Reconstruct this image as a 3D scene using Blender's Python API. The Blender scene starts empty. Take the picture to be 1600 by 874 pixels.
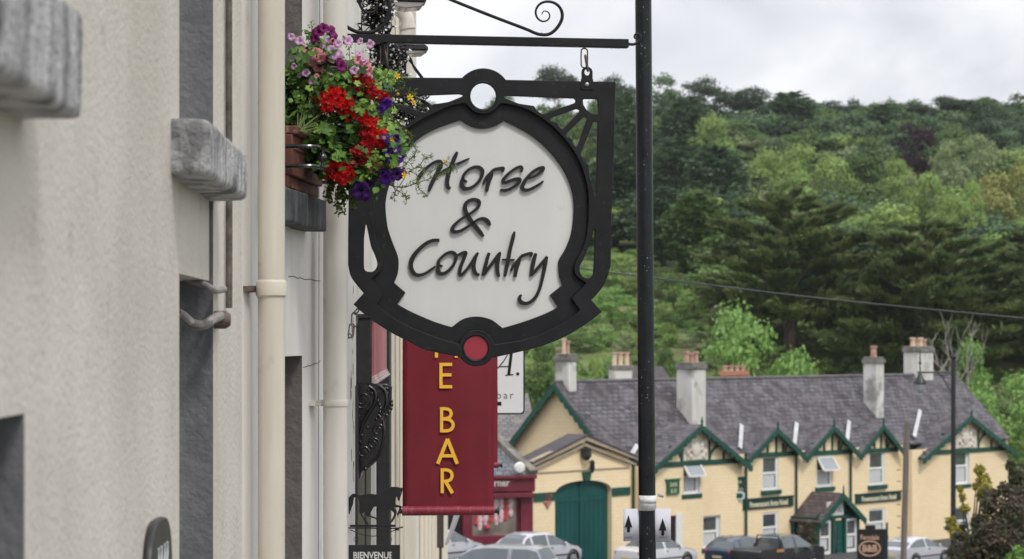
import bpy, bmesh, math, random
import numpy as np
from mathutils import Vector, Matrix, noise as mnoise

SC = bpy.context.scene
COL = SC.collection
# ------------------------------------------------------------------ camera
FPX = 85 / 36 * 1600.0      # focal length in pixels of the 1600 px wide photograph
HZ = 530.0                  # eye level line of the photograph
cam_d = bpy.data.cameras.new("camera")
cam = bpy.data.objects.new("camera", cam_d); COL.objects.link(cam)
cam.location = (0, 0, 0); cam.rotation_euler = (math.radians(90), 0, 0)
cam_d.lens = 85; cam_d.sensor_width = 36; cam_d.sensor_fit = 'HORIZONTAL'
cam_d.shift_y = (HZ - 437.0) / 1600.0
cam_d.clip_start = 0.1; cam_d.clip_end = 3000
cam_d.dof.use_dof = True; cam_d.dof.focus_distance = 11.4; cam_d.dof.aperture_fstop = 6.3
cam_d.dof.aperture_blades = 7
SC.camera = cam
# ------------------------------------------------------------------ world: overcast sky
SUN_EL, SUN_ROT = 52.0, 150.0
W = bpy.data.worlds.new("World"); SC.world = W; W.use_nodes = True
nt = W.node_tree; nt.nodes.clear()
def wn(t, **k):
    n = nt.nodes.new(t)
    for a, b in k.items(): setattr(n, a, b)
    return n
wo = wn('ShaderNodeOutputWorld'); bg = wn('ShaderNodeBackground'); bg.inputs[1].default_value = 0.1
sky = wn('ShaderNodeTexSky', sky_type='NISHITA', sun_disc=False)
sky.sun_elevation = math.radians(SUN_EL); sky.sun_rotation = math.radians(SUN_ROT)
tc = wn('ShaderNodeTexCoord')
mp = wn('ShaderNodeMapping'); mp.inputs['Scale'].default_value = (1.0, 1.0, 2.6); mp.inputs['Location'].default_value = (0.35, 0.2, 0.13)
nt.links.new(tc.outputs['Generated'], mp.inputs[0])
n1 = wn('ShaderNodeTexNoise'); n1.inputs['Scale'].default_value = 6.0; n1.inputs['Detail'].default_value = 5; n1.inputs['Roughness'].default_value = .48; n1.inputs['Distortion'].default_value = .5
nt.links.new(mp.outputs[0], n1.inputs[0])
cr = wn('ShaderNodeValToRGB')
cr.color_ramp.elements[0].position = .36; cr.color_ramp.elements[0].color = (5.5, 5.6, 6.1, 1)
cr.color_ramp.elements[1].position = .55; cr.color_ramp.elements[1].color = (8.6, 8.65, 8.9, 1)
nt.links.new(n1.outputs[0], cr.inputs[0])
# an overcast sky is brighter overhead than at the horizon
sx = wn('ShaderNodeSeparateXYZ'); nt.links.new(tc.outputs['Generated'], sx.inputs[0])
mr = wn('ShaderNodeMapRange'); mr.inputs[1].default_value = .12; mr.inputs[2].default_value = 1; mr.inputs[3].default_value = 1.0; mr.inputs[4].default_value = 1.75
nt.links.new(sx.outputs[2], mr.inputs[0])
vm = wn('ShaderNodeVectorMath', operation='SCALE'); nt.links.new(cr.outputs[0], vm.inputs[0]); nt.links.new(mr.outputs[0], vm.inputs['Scale'])
mx = wn('ShaderNodeMixRGB'); mx.inputs[0].default_value = .93
nt.links.new(sky.outputs[0], mx.inputs[1]); nt.links.new(vm.outputs[0], mx.inputs[2])
nt.links.new(mx.outputs[0], bg.inputs[0]); nt.links.new(bg.outputs[0], wo.inputs[0])
sun_d = bpy.data.lights.new("sun", 'SUN'); sun_d.energy = 1.5; sun_d.angle = math.radians(11); sun_d.color = (1, .96, .9)
sun = bpy.data.objects.new("sun", sun_d); COL.objects.link(sun)
_az = math.radians(SUN_ROT)
_sd = Vector((math.sin(_az) * math.cos(math.radians(SUN_EL)), math.cos(_az) * math.cos(math.radians(SUN_EL)), math.sin(math.radians(SUN_EL))))
sun.rotation_euler = _sd.to_track_quat('Z', 'Y').to_euler()
sun.location = (0, -5, 30)
SC.view_settings.view_transform = 'Standard'; SC.view_settings.look = 'None'
SC.view_settings.exposure = 0.28; SC.view_settings.gamma = 1.0
SC.render.engine = 'CYCLES'
SC.cycles.use_denoising = True
SC.cycles.max_bounces = 6; SC.cycles.diffuse_bounces = 3; SC.cycles.glossy_bounces = 3
SC.cycles.transmission_bounces = 4; SC.cycles.transparent_max_bounces = 8; SC.cycles.volume_bounces = 0
SC.cycles.volume_step_rate = 4.0
SC.cycles.use_adaptive_sampling = True; SC.cycles.adaptive_threshold = 0.02

# ------------------------------------------------------------------ helpers
def at(px, py, Y):
    "the point seen at photograph pixel (px, py) at distance Y"
    return Vector(((px - 800) / FPX * Y, Y, (HZ - py) / FPX * Y))
class Plane:
    "a vertical plane; a runs along it, z is up, d is the distance in front of it"
    def __init__(s, o, u):
        s.o = Vector((o[0], o[1], 0)); s.u = Vector((u[0], u[1], 0)).normalized()
        s.n = Vector((s.u.y, -s.u.x, 0))
    def pt(s, a, z, d=0): 
        v = s.o + s.u * a + s.n * d; return Vector((v.x, v.y, z))
    def hit(s, px, py, d=0):
        r = Vector(((px - 800) / FPX, 1, (HZ - py) / FPX))
        t = ((s.o + s.n * d).dot(s.n)) / r.dot(s.n)
        p = r * t
        return ((p - s.o).dot(s.u), p.z)
    def a(s, px, d=0): return s.hit(px, HZ, d)[0]
    def shifted(s, d): return Plane(s.o + s.n * d, s.u)

class MB:
    def __init__(s): s.v = []; s.f = []; s.fm = []; s.m = 0
    def add(s, vs, fs, m=None):
        b = len(s.v); s.v.extend([tuple(q) for q in vs])
        for f in fs: s.f.append(tuple(i + b for i in f)); s.fm.append(s.m if m is None else m)
    def quad(s, a, b, c, d): s.add([a, b, c, d], [(0, 1, 2, 3)])
    def tri(s, a, b, c): s.add([a, b, c], [(0, 1, 2)])
    def hexa(s, p): s.add(p, [(0, 3, 2, 1), (4, 5, 6, 7), (0, 1, 5, 4), (1, 2, 6, 5), (2, 3, 7, 6), (3, 0, 4, 7)])
    def box(s, x0, x1, y0, y1, z0, z1):
        s.hexa([(x0,y0,z0),(x1,y0,z0),(x1,y1,z0),(x0,y1,z0),(x0,y0,z1),(x1,y0,z1),(x1,y1,z1),(x0,y1,z1)])
    def pbox(s, P, a0, a1, z0, z1, d0, d1):
        q = lambda a, z, d: P.pt(a, z, d)
        s.hexa([q(a0,z0,d1), q(a1,z0,d1), q(a1,z0,d0), q(a0,z0,d0), q(a0,z1,d1), q(a1,z1,d1), q(a1,z1,d0), q(a0,z1,d0)])
    def bar(s, A, B, w, h, up=Vector((0,0,1))):
        A = Vector(A); B = Vector(B); t = (B - A).normalized(); r = t.cross(up)
        if r.length < 1e-4: r = t.cross(Vector((0,1,0)))
        r.normalize(); k = r.cross(t)
        o = [(-w/2,-h/2),(w/2,-h/2),(w/2,h/2),(-w/2,h/2)]
        s.hexa([A + r*x + k*y for x, y in o] + [B + r*x + k*y for x, y in o])
    def prism(s, pts0, pts1):
        "closed solid between two equal polygons"
        n = len(pts0); s.add(list(pts0) + list(pts1), [tuple(range(n))[::-1], tuple(range(n, 2*n))] + [(i, (i+1) % n, n + (i+1) % n, n + i) for i in range(n)])
    def pprism(s, P, pts, d0, d1): s.prism([P.pt(a, z, d0) for a, z in pts], [P.pt(a, z, d1) for a, z in pts])
    def tube(s, pts, r, n=8, cap=True, flat=1.0):
        pts = [Vector(p) for p in pts]; m = len(pts)
        if m < 2: return
        rs = r if isinstance(r, (list, tuple)) else [r] * m
        t = (pts[1] - pts[0]).normalized(); x = t.orthogonal().normalized(); vs = []
        for i in range(m):
            t = (pts[min(i+1, m-1)] - pts[max(i-1, 0)])
            if t.length < 1e-9: t = Vector((0,0,1))
            t.normalize(); x = x - t * x.dot(t)
            if x.length < 1e-6: x = t.orthogonal()
            x.normalize(); y = t.cross(x)
            for k in range(n):
                a = 2 * math.pi * k / n; vs.append(pts[i] + (x * math.cos(a) + y * math.sin(a) * flat) * rs[i])
        fs = [(i*n+k, i*n+(k+1) % n, (i+1)*n+(k+1) % n, (i+1)*n+k) for i in range(m-1) for k in range(n)]
        if cap: fs += [tuple(range(n))[::-1], tuple((m-1)*n+k for k in range(n))]
        s.add(vs, fs)
    def lathe(s, c, prof, n=16, axis=Vector((0,0,1))):
        "prof: list of (radius, height) round a point c"
        axis = Vector(axis).normalized(); x = axis.orthogonal().normalized(); y = axis.cross(x); c = Vector(c); vs = []
        for r, h in prof:
            for k in range(n):
                a = 2*math.pi*k/n; vs.append(c + axis*h + (x*math.cos(a) + y*math.sin(a))*max(r, 1e-4))
        m = len(prof)
        s.add(vs, [(i*n+k, i*n+(k+1) % n, (i+1)*n+(k+1) % n, (i+1)*n+k) for i in range(m-1) for k in range(n)] + [tuple(range(n))[::-1], tuple((m-1)*n+k for k in range(n))])
    def ball(s, c, r, n=10, sq=(1,1,1)):
        c = Vector(c); vs = []; m = max(4, n//2 + 1)
        for i in range(m+1):
            t = math.pi * i / m
            for k in range(n):
                a = 2*math.pi*k/n; vs.append(c + Vector((math.sin(t)*math.cos(a)*sq[0], math.sin(t)*math.sin(a)*sq[1], math.cos(t)*sq[2])) * r)
        s.add(vs, [(i*n+k, (i+1)*n+k, (i+1)*n+(k+1) % n, i*n+(k+1) % n) for i in range(m) for k in range(n)])
    def build(s, name, mat, parent=None, smooth=True, bevel=0, org=None, angle=35):
        return link_mesh(name, s.v, s.f, mat, parent, smooth, bevel, org, s.fm, angle)

def link_mesh(name, v, f, mat, parent=None, smooth=True, bevel=0, org=None, fm=None, angle=35):
    o0 = root_loc(parent) if parent else Vector(org or (0,0,0))
    me = bpy.data.meshes.new(name)
    va = np.array(v, dtype=float).reshape(-1, 3) - np.array(o0)
    me.from_pydata(va.tolist(), [], f)
    mats = mat if isinstance(mat, (list, tuple)) else [mat]
    for m in mats: me.materials.append(m)
    if fm and len(mats) > 1: me.polygons.foreach_set('material_index', fm)
    me.validate(); me.update()
    auto_uv(me)
    if smooth:
        me.polygons.foreach_set('use_smooth', [True]*len(me.polygons))
        me.set_sharp_from_angle(angle=math.radians(angle))
    o = bpy.data.objects.new(name, me); COL.objects.link(o)
    if parent: o.parent = parent
    else: o.location = o0
    if bevel:
        b = o.modifiers.new('bevel', 'BEVEL'); b.width = bevel; b.segments = 2; b.limit_method = 'ANGLE'; b.angle_limit = math.radians(40)
    return o
def root_loc(o):
    l = Vector((0,0,0))
    while o: l = l + Vector(o.location); o = o.parent
    return l
def auto_uv(me):
    "uv in metres: u horizontal along each face, v up its slope"
    if not len(me.loops): return
    uv = me.uv_layers.new(name='uv')
    nf = len(me.polygons); no = np.zeros(nf*3); me.polygons.foreach_get('normal', no); no = no.reshape(-1, 3)
    ls = np.zeros(nf, dtype=int); me.polygons.foreach_get('loop_total', ls)
    vi = np.zeros(len(me.loops), dtype=int); me.loops.foreach_get('vertex_index', vi)
    co = np.zeros(len(me.vertices)*3); me.vertices.foreach_get('co', co); co = co.reshape(-1, 3)
    h = np.cross([0,0,1.0], no); l = np.linalg.norm(h, axis=1); h[l < 1e-3] = (1,0,0); h /= np.maximum(np.linalg.norm(h, axis=1), 1e-9)[:, None]
    s = np.cross(no, h)
    fi = np.repeat(np.arange(nf), ls); p = co[vi]
    out = np.stack([(p*h[fi]).sum(1), (p*s[fi]).sum(1)], 1)
    uv.data.foreach_set('uv', out.ravel())

def tag(o, label=None, cat=None, group=None, kind=None):
    if label: o['label'] = label
    if cat: o['category'] = cat
    if group: o['group'] = group
    if kind: o['kind'] = kind
    return o
def thing(name, label, cat, loc, group=None):
    o = bpy.data.objects.new(name, None); COL.objects.link(o); o.location = loc; o.empty_display_size = .1
    return tag(o, label, cat, group)
def relook(o, mats):
    "new materials on an object that shares its mesh"
    for i, m in enumerate(mats):
        o.material_slots[i].link = 'OBJECT'; o.material_slots[i].material = m

def smooth_pts(pts, k=6, closed=False):
    "Catmull-Rom through the points; every point may carry extra numbers"
    P = [tuple(p) for p in pts]; n = len(P); out = []
    rng = n if closed else n - 1
    for i in range(rng):
        p0 = P[(i-1) % n] if closed or i > 0 else P[0]; p1 = P[i]; p2 = P[(i+1) % n]; p3 = P[(i+2) % n] if closed or i+2 < n else P[n-1]
        for j in range(k):
            t = j / k
            out.append(tuple(.5*((2*b) + (-a+c)*t + (2*a-5*b+4*c-d)*t*t + (-a+3*b-3*c+d)*t**3) for a, b, c, d in zip(p0, p1, p2, p3)))
    if not closed: out.append(P[-1])
    return out

def cutout(mb, P, outer, holes, d0, d1, bev=0.0):
    "a flat plate with holes: (a, z) outlines on plane P, from depth d0 to d1"
    cu = bpy.data.curves.new('c', 'CURVE'); cu.dimensions = '2D'; cu.fill_mode = 'BOTH'
    for loop in [outer] + list(holes):
        sp = cu.splines.new('POLY'); sp.points.add(len(loop)-1); sp.use_cyclic_u = True
        for i, (a, z) in enumerate(loop): sp.points[i].co = (a, z, 0, 1)
    cu.extrude = abs(d1-d0)/2 - bev; cu.bevel_depth = bev; cu.bevel_resolution = 1; cu.offset = -bev
    ob = bpy.data.objects.new('c', cu); me = bpy.data.meshes.new_from_object(ob)
    dm = (d0+d1)/2
    mb.add([P.pt(v.co.x, v.co.y, dm + v.co.z) for v in me.vertices], [tuple(p.vertices) for p in me.polygons])
    bpy.data.objects.remove(ob); bpy.data.curves.remove(cu); bpy.data.meshes.remove(me)

def text(mb, P, a, z, body, size, d0, d1, align='CENTER', xs=1.0, shear=0, offset=0, spacing=1.0):
    cu = bpy.data.curves.new('t', 'FONT'); cu.body = body; cu.size = size; cu.align_x = align; cu.align_y = 'CENTER'
    cu.extrude = abs(d1-d0)/2; cu.shear = shear; cu.offset = offset; cu.space_character = spacing; cu.resolution_u = 3
    ob = bpy.data.objects.new('t', cu); me = bpy.data.meshes.new_from_object(ob); dm = (d0+d1)/2
    mb.add([P.pt(a + v.co.x*xs, z + v.co.y, dm + v.co.z) for v in me.vertices], [tuple(p.vertices) for p in me.polygons])
    bpy.data.objects.remove(ob); bpy.data.curves.remove(cu); bpy.data.meshes.remove(me)

def ribbon(mb, P, pts, d0, d1, k=6, round_end=True):
    "a brush stroke of varying width: pts (a, z, width), from depth d0 to d1"
    S = smooth_pts(pts, k); L = []; R = []; n = len(S)
    for i, (a, z, w) in enumerate(S):
        p, q = S[max(i-1, 0)], S[min(i+1, n-1)]
        t = Vector((q[0]-p[0], q[1]-p[1])); t = t.normalized() if t.length > 1e-9 else Vector((1,0))
        nn = Vector((-t.y, t.x)) * w/2
        L.append((a+nn.x, z+nn.y)); R.append((a-nn.x, z-nn.y))
    vs = []
    for dd in (d0, d1):
        vs += [P.pt(a, z, dd) for a, z in L] + [P.pt(a, z, dd) for a, z in R]
    fs = []
    for i in range(n-1):
        fs += [(i, i+1, n+i+1, n+i), (2*n+i, 3*n+i, 3*n+i+1, 2*n+i+1), (i, 2*n+i, 2*n+i+1, i+1), (n+i, n+i+1, 3*n+i+1, 3*n+i)]
    fs += [(0, n, 3*n, 2*n), (n-1, 3*n-1, 4*n-1, 2*n-1)]
    mb.add(vs, fs)

def spiral(P, ca, cz, r0, r1, turns, a0, d=0, n=40):
    return [P.pt(ca + (r0+(r1-r0)*i/n)*math.cos(a0+turns*2*math.pi*i/n), cz + (r0+(r1-r0)*i/n)*math.sin(a0+turns*2*math.pi*i/n), d) for i in range(n+1)]

# ------------------------------------------------------------------ materials
def hexc(r, g, b):
    f = lambda c: (c/255/12.92 if c/255 <= .04045 else ((c/255+.055)/1.055)**2.4)
    return (f(r), f(g), f(b))
_mats = {}
def mat(name, c1, c2=None, rough=.7, scale=6, stretch=(1,1,1), bump=0, bscale=60, bdist=.01, metal=0, spec=.4, lo=.35, hi=.65, detail=6, c3=None, s3=30, f3=.5, coat=0, bstretch=None):
    if name in _mats: return _mats[name]
    m = bpy.data.materials.new(name); m.use_nodes = True; t = m.node_tree; N = t.nodes; b = N['Principled BSDF']; Lk = t.links.new
    b.inputs['Roughness'].default_value = rough; b.inputs['Metallic'].default_value = metal; b.inputs['Specular IOR Level'].default_value = spec
    b.inputs['Coat Weight'].default_value = coat; b.inputs['Coat Roughness'].default_value = .08
    b.inputs['Base Color'].default_value = (*c1, 1)
    co = N.new('ShaderNodeTexCoord'); mp = N.new('ShaderNodeMapping'); mp.inputs['Scale'].default_value = stretch; Lk(co.outputs['Object'], mp.inputs[0])
    out = None
    if c2:
        n = N.new('ShaderNodeTexNoise'); n.inputs['Scale'].default_value = scale; n.inputs['Detail'].default_value = detail; n.inputs['Roughness'].default_value = .6
        Lk(mp.outputs[0], n.inputs[0]); r = N.new('ShaderNodeValToRGB'); r.color_ramp.elements[0].position = lo; r.color_ramp.elements[1].position = hi
        r.color_ramp.elements[0].color = (*c1, 1); r.color_ramp.elements[1].color = (*c2, 1); Lk(n.outputs[0], r.inputs[0]); out = r.outputs[0]
        rr = N.new('ShaderNodeMapRange'); rr.inputs[3].default_value = rough - .08; rr.inputs[4].default_value = min(1, rough + .1); Lk(n.outputs[0], rr.inputs[0]); Lk(rr.outputs[0], b.inputs['Roughness'])
    if c3:
        n = N.new('ShaderNodeTexNoise'); n.inputs['Scale'].default_value = s3; n.inputs['Detail'].default_value = 4; Lk(co.outputs['Object'], n.inputs[0])
        r = N.new('ShaderNodeValToRGB'); r.color_ramp.elements[0].position = f3; r.color_ramp.elements[1].position = min(1, f3+.12); Lk(n.outputs[0], r.inputs[0])
        x = N.new('ShaderNodeMixRGB'); Lk(r.outputs[0], x.inputs[0]); x.inputs[2].default_value = (*c3, 1)
        if out: Lk(out, x.inputs[1])
        else: x.inputs[1].default_value = (*c1, 1)
        out = x.outputs[0]
    if out: Lk(out, b.inputs['Base Color'])
    if bump:
        n = N.new('ShaderNodeTexNoise'); n.inputs['Scale'].default_value = bscale; n.inputs['Detail'].default_value = 5
        if bstretch:
            m2 = N.new('ShaderNodeMapping'); m2.inputs['Scale'].default_value = bstretch; Lk(co.outputs['Object'], m2.inputs[0]); Lk(m2.outputs[0], n.inputs[0])
        else: Lk(co.outputs['Object'], n.inputs[0])
        bp = N.new('ShaderNodeBump'); bp.inputs['Strength'].default_value = bump; bp.inputs['Distance'].default_value = bdist; Lk(n.outputs[0], bp.inputs['Height']); Lk(bp.outputs[0], b.inputs['Normal'])
    _mats[name] = m; return m
def brickmat(name, c1, c2, mortar, bw, rh, ms, rough=.75, stain=None, sscale=.6, slo=.5, shi=.65, stain2=None, bump=.3, s2scale=2.2):
    m = bpy.data.materials.new(name); m.use_nodes = True; t = m.node_tree; N = t.nodes; b = N['Principled BSDF']; Lk = t.links.new
    uv = N.new('ShaderNodeUVMap'); uv.uv_map = 'uv'
    k = N.new('ShaderNodeTexBrick'); k.inputs['Scale'].default_value = 1; k.inputs['Brick Width'].default_value = bw; k.inputs['Row Height'].default_value = rh; k.inputs['Mortar Size'].default_value = ms
    k.inputs['Color1'].default_value = (*c1, 1); k.inputs['Color2'].default_value = (*c2, 1); k.inputs['Mortar'].default_value = (*mortar, 1); Lk(uv.outputs[0], k.inputs[0])
    out = k.outputs[0]
    co = N.new('ShaderNodeTexCoord')
    for st, sc, seed in ((stain, sscale, 0), (stain2, s2scale, 9)):
        if st:
            mp = N.new('ShaderNodeMapping'); mp.inputs['Location'].default_value = (seed, seed, 0); Lk(co.outputs['Object'], mp.inputs[0])
            n = N.new('ShaderNodeTexNoise'); n.inputs['Scale'].default_value = sc; n.inputs['Detail'].default_value = 7; n.inputs['Roughness'].default_value = .65; Lk(mp.outputs[0], n.inputs[0])
            r = N.new('ShaderNodeValToRGB'); r.color_ramp.elements[0].position = slo; r.color_ramp.elements[1].position = shi; Lk(n.outputs[0], r.inputs[0])
            x = N.new('ShaderNodeMixRGB'); Lk(r.outputs[0], x.inputs[0]); Lk(out, x.inputs[1]); x.inputs[2].default_value = (*st, 1); out = x.outputs[0]
    Lk(out, b.inputs['Base Color']); b.inputs['Roughness'].default_value = rough; b.inputs['Specular IOR Level'].default_value = .3
    bp = N.new('ShaderNodeBump'); bp.inputs['Strength'].default_value = bump; bp.inputs['Distance'].default_value = .02; bp.invert = True; Lk(k.outputs['Fac'], bp.inputs['Height']); Lk(bp.outputs[0], b.inputs['Normal'])
    _mats[name] = m; return m
def leafmat(name, c1, c2, trans=.3, rough=.6, noisec=None, nscale=.5, spec=.25):
    m = bpy.data.materials.new(name); m.use_nodes = True; t = m.node_tree; N = t.nodes; b = N['Principled BSDF']; Lk = t.links.new
    g = N.new('ShaderNodeNewGeometry'); r = N.new('ShaderNodeMixRGB'); Lk(g.outputs['Random Per Island'], r.inputs[0])
    r.inputs[1].default_value = (*c1, 1); r.inputs[2].default_value = (*c2, 1); out = r.outputs[0]
    if noisec:
        co = N.new('ShaderNodeTexCoord'); n = N.new('ShaderNodeTexNoise'); n.inputs['Scale'].default_value = nscale; n.inputs['Detail'].default_value = 2; Lk(co.outputs['Object'], n.inputs[0])
        rp = N.new('ShaderNodeValToRGB'); rp.color_ramp.elements[0].position = .42; rp.color_ramp.elements[1].position = .62; Lk(n.outputs[0], rp.inputs[0])
        x = N.new('ShaderNodeMixRGB'); Lk(rp.outputs[0], x.inputs[0]); Lk(out, x.inputs[1]); x.inputs[2].default_value = (*noisec, 1); out = x.outputs[0]
    Lk(out, b.inputs['Base Color']); b.inputs['Roughness'].default_value = rough; b.inputs['Specular IOR Level'].default_value = spec
    if trans:
        tr = N.new('ShaderNodeBsdfTranslucent'); Lk(out, tr.inputs[0]); ms = N.new('ShaderNodeMixShader'); ms.inputs[0].default_value = trans
        Lk(b.outputs[0], ms.inputs[1]); Lk(tr.outputs[0], ms.inputs[2]); Lk(ms.outputs[0], N['Material Output'].inputs[0])
    _mats[name] = m; return m
def glassmat(name, c, rough=.05, spec=.8):
    return mat(name, c, rough=rough, spec=spec)
# ------------------------------------------------------------------ ground
def lerp_tab(tab, x):
    if x <= tab[0][0]: return tab[0][1]
    for (x0, y0), (x1, y1) in zip(tab, tab[1:]):
        if x <= x1: return y0 + (y1-y0)*(x-x0)/(x1-x0)
    return tab[-1][1]
PROF = [(-60,2.0),(0,-2.0),(85,-8.7),(100,-9.4),(108,-10.3),(118,-11.0),(160,-11.1),(175,-5.5),(190,-1),(230,4),(280,10),(340,19),(430,35),(480,38),(600,38),(900,20),(1500,10)]
def ground(x, y):
    z = lerp_tab(PROF, y)
    if y > 165:
        px = 800 + FPX*x/y
        k = min(1, (y-165)/40)
        z -= k * max(0, min(1, (850-px)/250)) * 5
        z += k * (mnoise.noise(Vector((x*.02, y*.02, 0))) * 3.0 + mnoise.noise(Vector((x*.09, y*.09, 3))) * .5)
    return z
M_ground = mat('hillside_grass', (.06,.10,.022), (.15,.19,.055), rough=.95, scale=.12, c3=(.22,.19,.10), s3=.25, f3=.55, bump=.6, bscale=1.2, bdist=.3)
M_road = mat('asphalt', (.045,.045,.047), (.07,.07,.07), rough=.9, scale=3, bump=.3, bscale=120, bdist=.004)
M_pave = mat('paving', (.25,.24,.22), (.33,.32,.3), rough=.9, scale=2, bump=.2, bscale=60)
M_kerb = mat('kerb_stone', (.3,.3,.29), (.4,.39,.37), rough=.85, scale=3)
ys = sorted(set(list(np.linspace(-60,160,45)) + list(np.linspace(160,500,100)) + list(np.linspace(500,1500,20)) + [p[0] for p in PROF]))
xs_ = np.linspace(-1, 1, 121)
mb = MB()
vs = []
for y in ys:
    hw = 130 + max(0, y)*.9
    for t in xs_:
        x = hw * (t*.55 + .45*t**3) + max(0, y)*.05
        vs.append((x, y, ground(x, y) - .02))
nx = len(xs_)
mb.add(vs, [(j*nx+i, j*nx+i+1, (j+1)*nx+i+1, (j+1)*nx+i) for j in range(len(ys)-1) for i in range(nx-1)])
g = mb.build('ground', M_ground, angle=180); tag(g, kind='structure')
def strip(name, m, x0, x1, lift, ylist, depth=0):
    mb = MB()
    L = [(x0(y), x1(y), y) for y in ylist]
    for (a0, b0, y0), (a1, b1, y1) in zip(L, L[1:]):
        z0, z1 = ground(0, y0)+lift, ground(0, y1)+lift
        if depth: mb.hexa([(a0,y0,z0-depth),(b0,y0,z0-depth),(b1,y1,z1-depth),(a1,y1,z1-depth),(a0,y0,z0),(b0,y0,z0),(b1,y1,z1),(a1,y1,z1)])
        else: mb.quad((a0,y0,z0),(b0,y0,z0),(b1,y1,z1),(a1,y1,z1))
    return tag(mb.build(name, m), kind='structure')
yl = [-30,-15,0,10,20,35,50,65,85,100,108,112]
strip('road', M_road, lambda y: .9+y*.002, lambda y: 8.5+y*.02, .02, yl)
strip('forecourt', M_road, lambda y: -14, lambda y: 42, .015, [70,85,100,108,118,126,140,150])
strip('pavement', M_pave, lambda y: -1.0 if y < 12 else -1.3, lambda y: .75, .12, [-30,-15,0,10,12,20,35,50,65], .2)
strip('kerb', M_kerb, lambda y: .752, lambda y: .895, .123, [-30,-15,0,10,20,35,50,65], .2)

# ------------------------------------------------------------------ near buildings on the left
M_wallA = mat('cream_render', (.525,.485,.425), (.635,.592,.53), rough=.9, scale=1.6, bump=.6, bscale=60, bdist=.010, c3=(.49,.45,.40), s3=9, f3=.62)
M_wallB = mat('pale_pink_render', (.63,.60,.57), (.75,.72,.69), rough=.85, scale=3, stretch=(1,1,.25), bump=.3, bscale=25, bdist=.006, c3=(.5,.46,.43), s3=4, f3=.66)
M_wallC = mat('white_render', (.6,.58,.54), (.72,.7,.66), rough=.85, scale=4, bump=.2, bscale=30, bdist=.005)
M_revA = mat('dark_grey_masonry_paint', (.12,.124,.135), (.165,.168,.178), rough=.8, scale=12, bump=.7, bscale=45, bdist=.01)
M_revB = mat('brown_grey_reveal', (.12,.105,.1), (.17,.15,.145), rough=.85, scale=9, bump=.6, bscale=30, bdist=.012)
M_sill = mat('weathered_sill_stone', (.17,.17,.175), (.52,.51,.51), rough=.9, scale=9, stretch=(1.2,1.2,.5), bump=.8, bscale=55, bdist=.015, lo=.36, hi=.60, c3=(.09,.085,.085), s3=5, f3=.60)
M_sillD = mat('dark_painted_sill_stone', (.035,.037,.042), (.15,.155,.165), rough=.8, scale=14, stretch=(1,1,.4), bump=.5, bscale=50, bdist=.01, lo=.4, hi=.75)
M_pipe = mat('cream_pipe_paint', (.53,.485,.40), (.62,.575,.485), rough=.45, scale=9, stretch=(1,1,.12), spec=.5, c3=(.40,.36,.29), s3=6, f3=.64, bump=.05, bscale=20)
M_pipe2 = mat('pale_pipe_paint', (.58,.55,.49), (.67,.64,.59), rough=.45, scale=9, stretch=(1,1,.12), spec=.5, c3=(.47,.43,.38), s3=6, f3=.64)
M_cable = mat('dirty_cable', (.06,.05,.04), (.16,.14,.12), rough=.8, scale=20)
M_lead = mat('grey_metal_conduit', (.22,.20,.19), (.36,.34,.33), rough=.5, scale=14, metal=.3)
M_rust = mat('rusty_bracket', (.08,.05,.035), (.16,.13,.11), rough=.8, scale=30)
M_black = mat('black_paint', (.012,.0125,.014), (.02,.021,.023), rough=.42, scale=30, spec=.5, bump=.08, bscale=80, bdist=.003)
M_winglass = mat('window_glass', (.02,.025,.03), rough=.08, spec=.8)
M_winframe = mat('white_window_paint', (.72,.72,.70), (.78,.78,.76), rough=.5, scale=8)
M_slate0 = mat('grey_slate_plain', (.10,.10,.11), (.15,.15,.16), rough=.8, scale=6)

def facade(wall, rev, P, a0, a1, z0, z1, holes, t):
    "front face of plane P with rectangular holes (a0, a1, z0, z1) and their reveals of depth t"
    A = sorted(set([a0, a1] + [h[i] for h in holes for i in (0, 1)])); Z = sorted(set([z0, z1] + [h[i] for h in holes for i in (2, 3)]))
    A = [a for a in A if a0 <= a <= a1]; Z = [z for z in Z if z0 <= z <= z1]
    for i in range(len(A)-1):
        for j in range(len(Z)-1):
            ca, cz = (A[i]+A[i+1])/2, (Z[j]+Z[j+1])/2
            if any(h[0] < ca < h[1] and h[2] < cz < h[3] for h in holes): continue
            wall.quad(P.pt(A[i],Z[j]), P.pt(A[i+1],Z[j]), P.pt(A[i+1],Z[j+1]), P.pt(A[i],Z[j+1]))
    for h in holes:
        if isinstance(rev, tuple): par_, mt_ = rev; rv = MB()
        else: rv = rev
        p = lambda a, z, d: P.pt(a, z, d)
        x0, x1, y0, y1 = h[:4]
        rv.quad(p(x0,y0,0), p(x0,y1,0), p(x0,y1,-t), p(x0,y0,-t))
        rv.quad(p(x1,y0,-t), p(x1,y1,-t), p(x1,y1,0), p(x1,y0,0))
        rv.quad(p(x0,y1,0), p(x1,y1,0), p(x1,y1,-t), p(x0,y1,-t))
        rv.quad(p(x0,y0,-t), p(x1,y0,-t), p(x1,y0,0), p(x0,y0,0))
        if isinstance(rev, tuple): rv.build('reveal', mt_, par_, smooth=False)
def shell(mb, P, a0, a1, z0, z1, depth, back=.02, hole_t=.3):
    "sides, back and top behind a front face"
    q = P.pt
    mb.quad(q(a0,z0,-depth), q(a0,z0,0), q(a0,z1,0), q(a0,z1,-depth)); mb.quad(q(a1,z0,0), q(a1,z0,-depth), q(a1,z1,-depth), q(a1,z1,0))
    mb.quad(q(a1,z0,-depth), q(a0,z0,-depth), q(a0,z1,-depth), q(a1,z1,-depth)); mb.quad(q(a0,z1,0), q(a1,z1,0), q(a1,z1,-depth), q(a0,z1,-depth))
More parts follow.
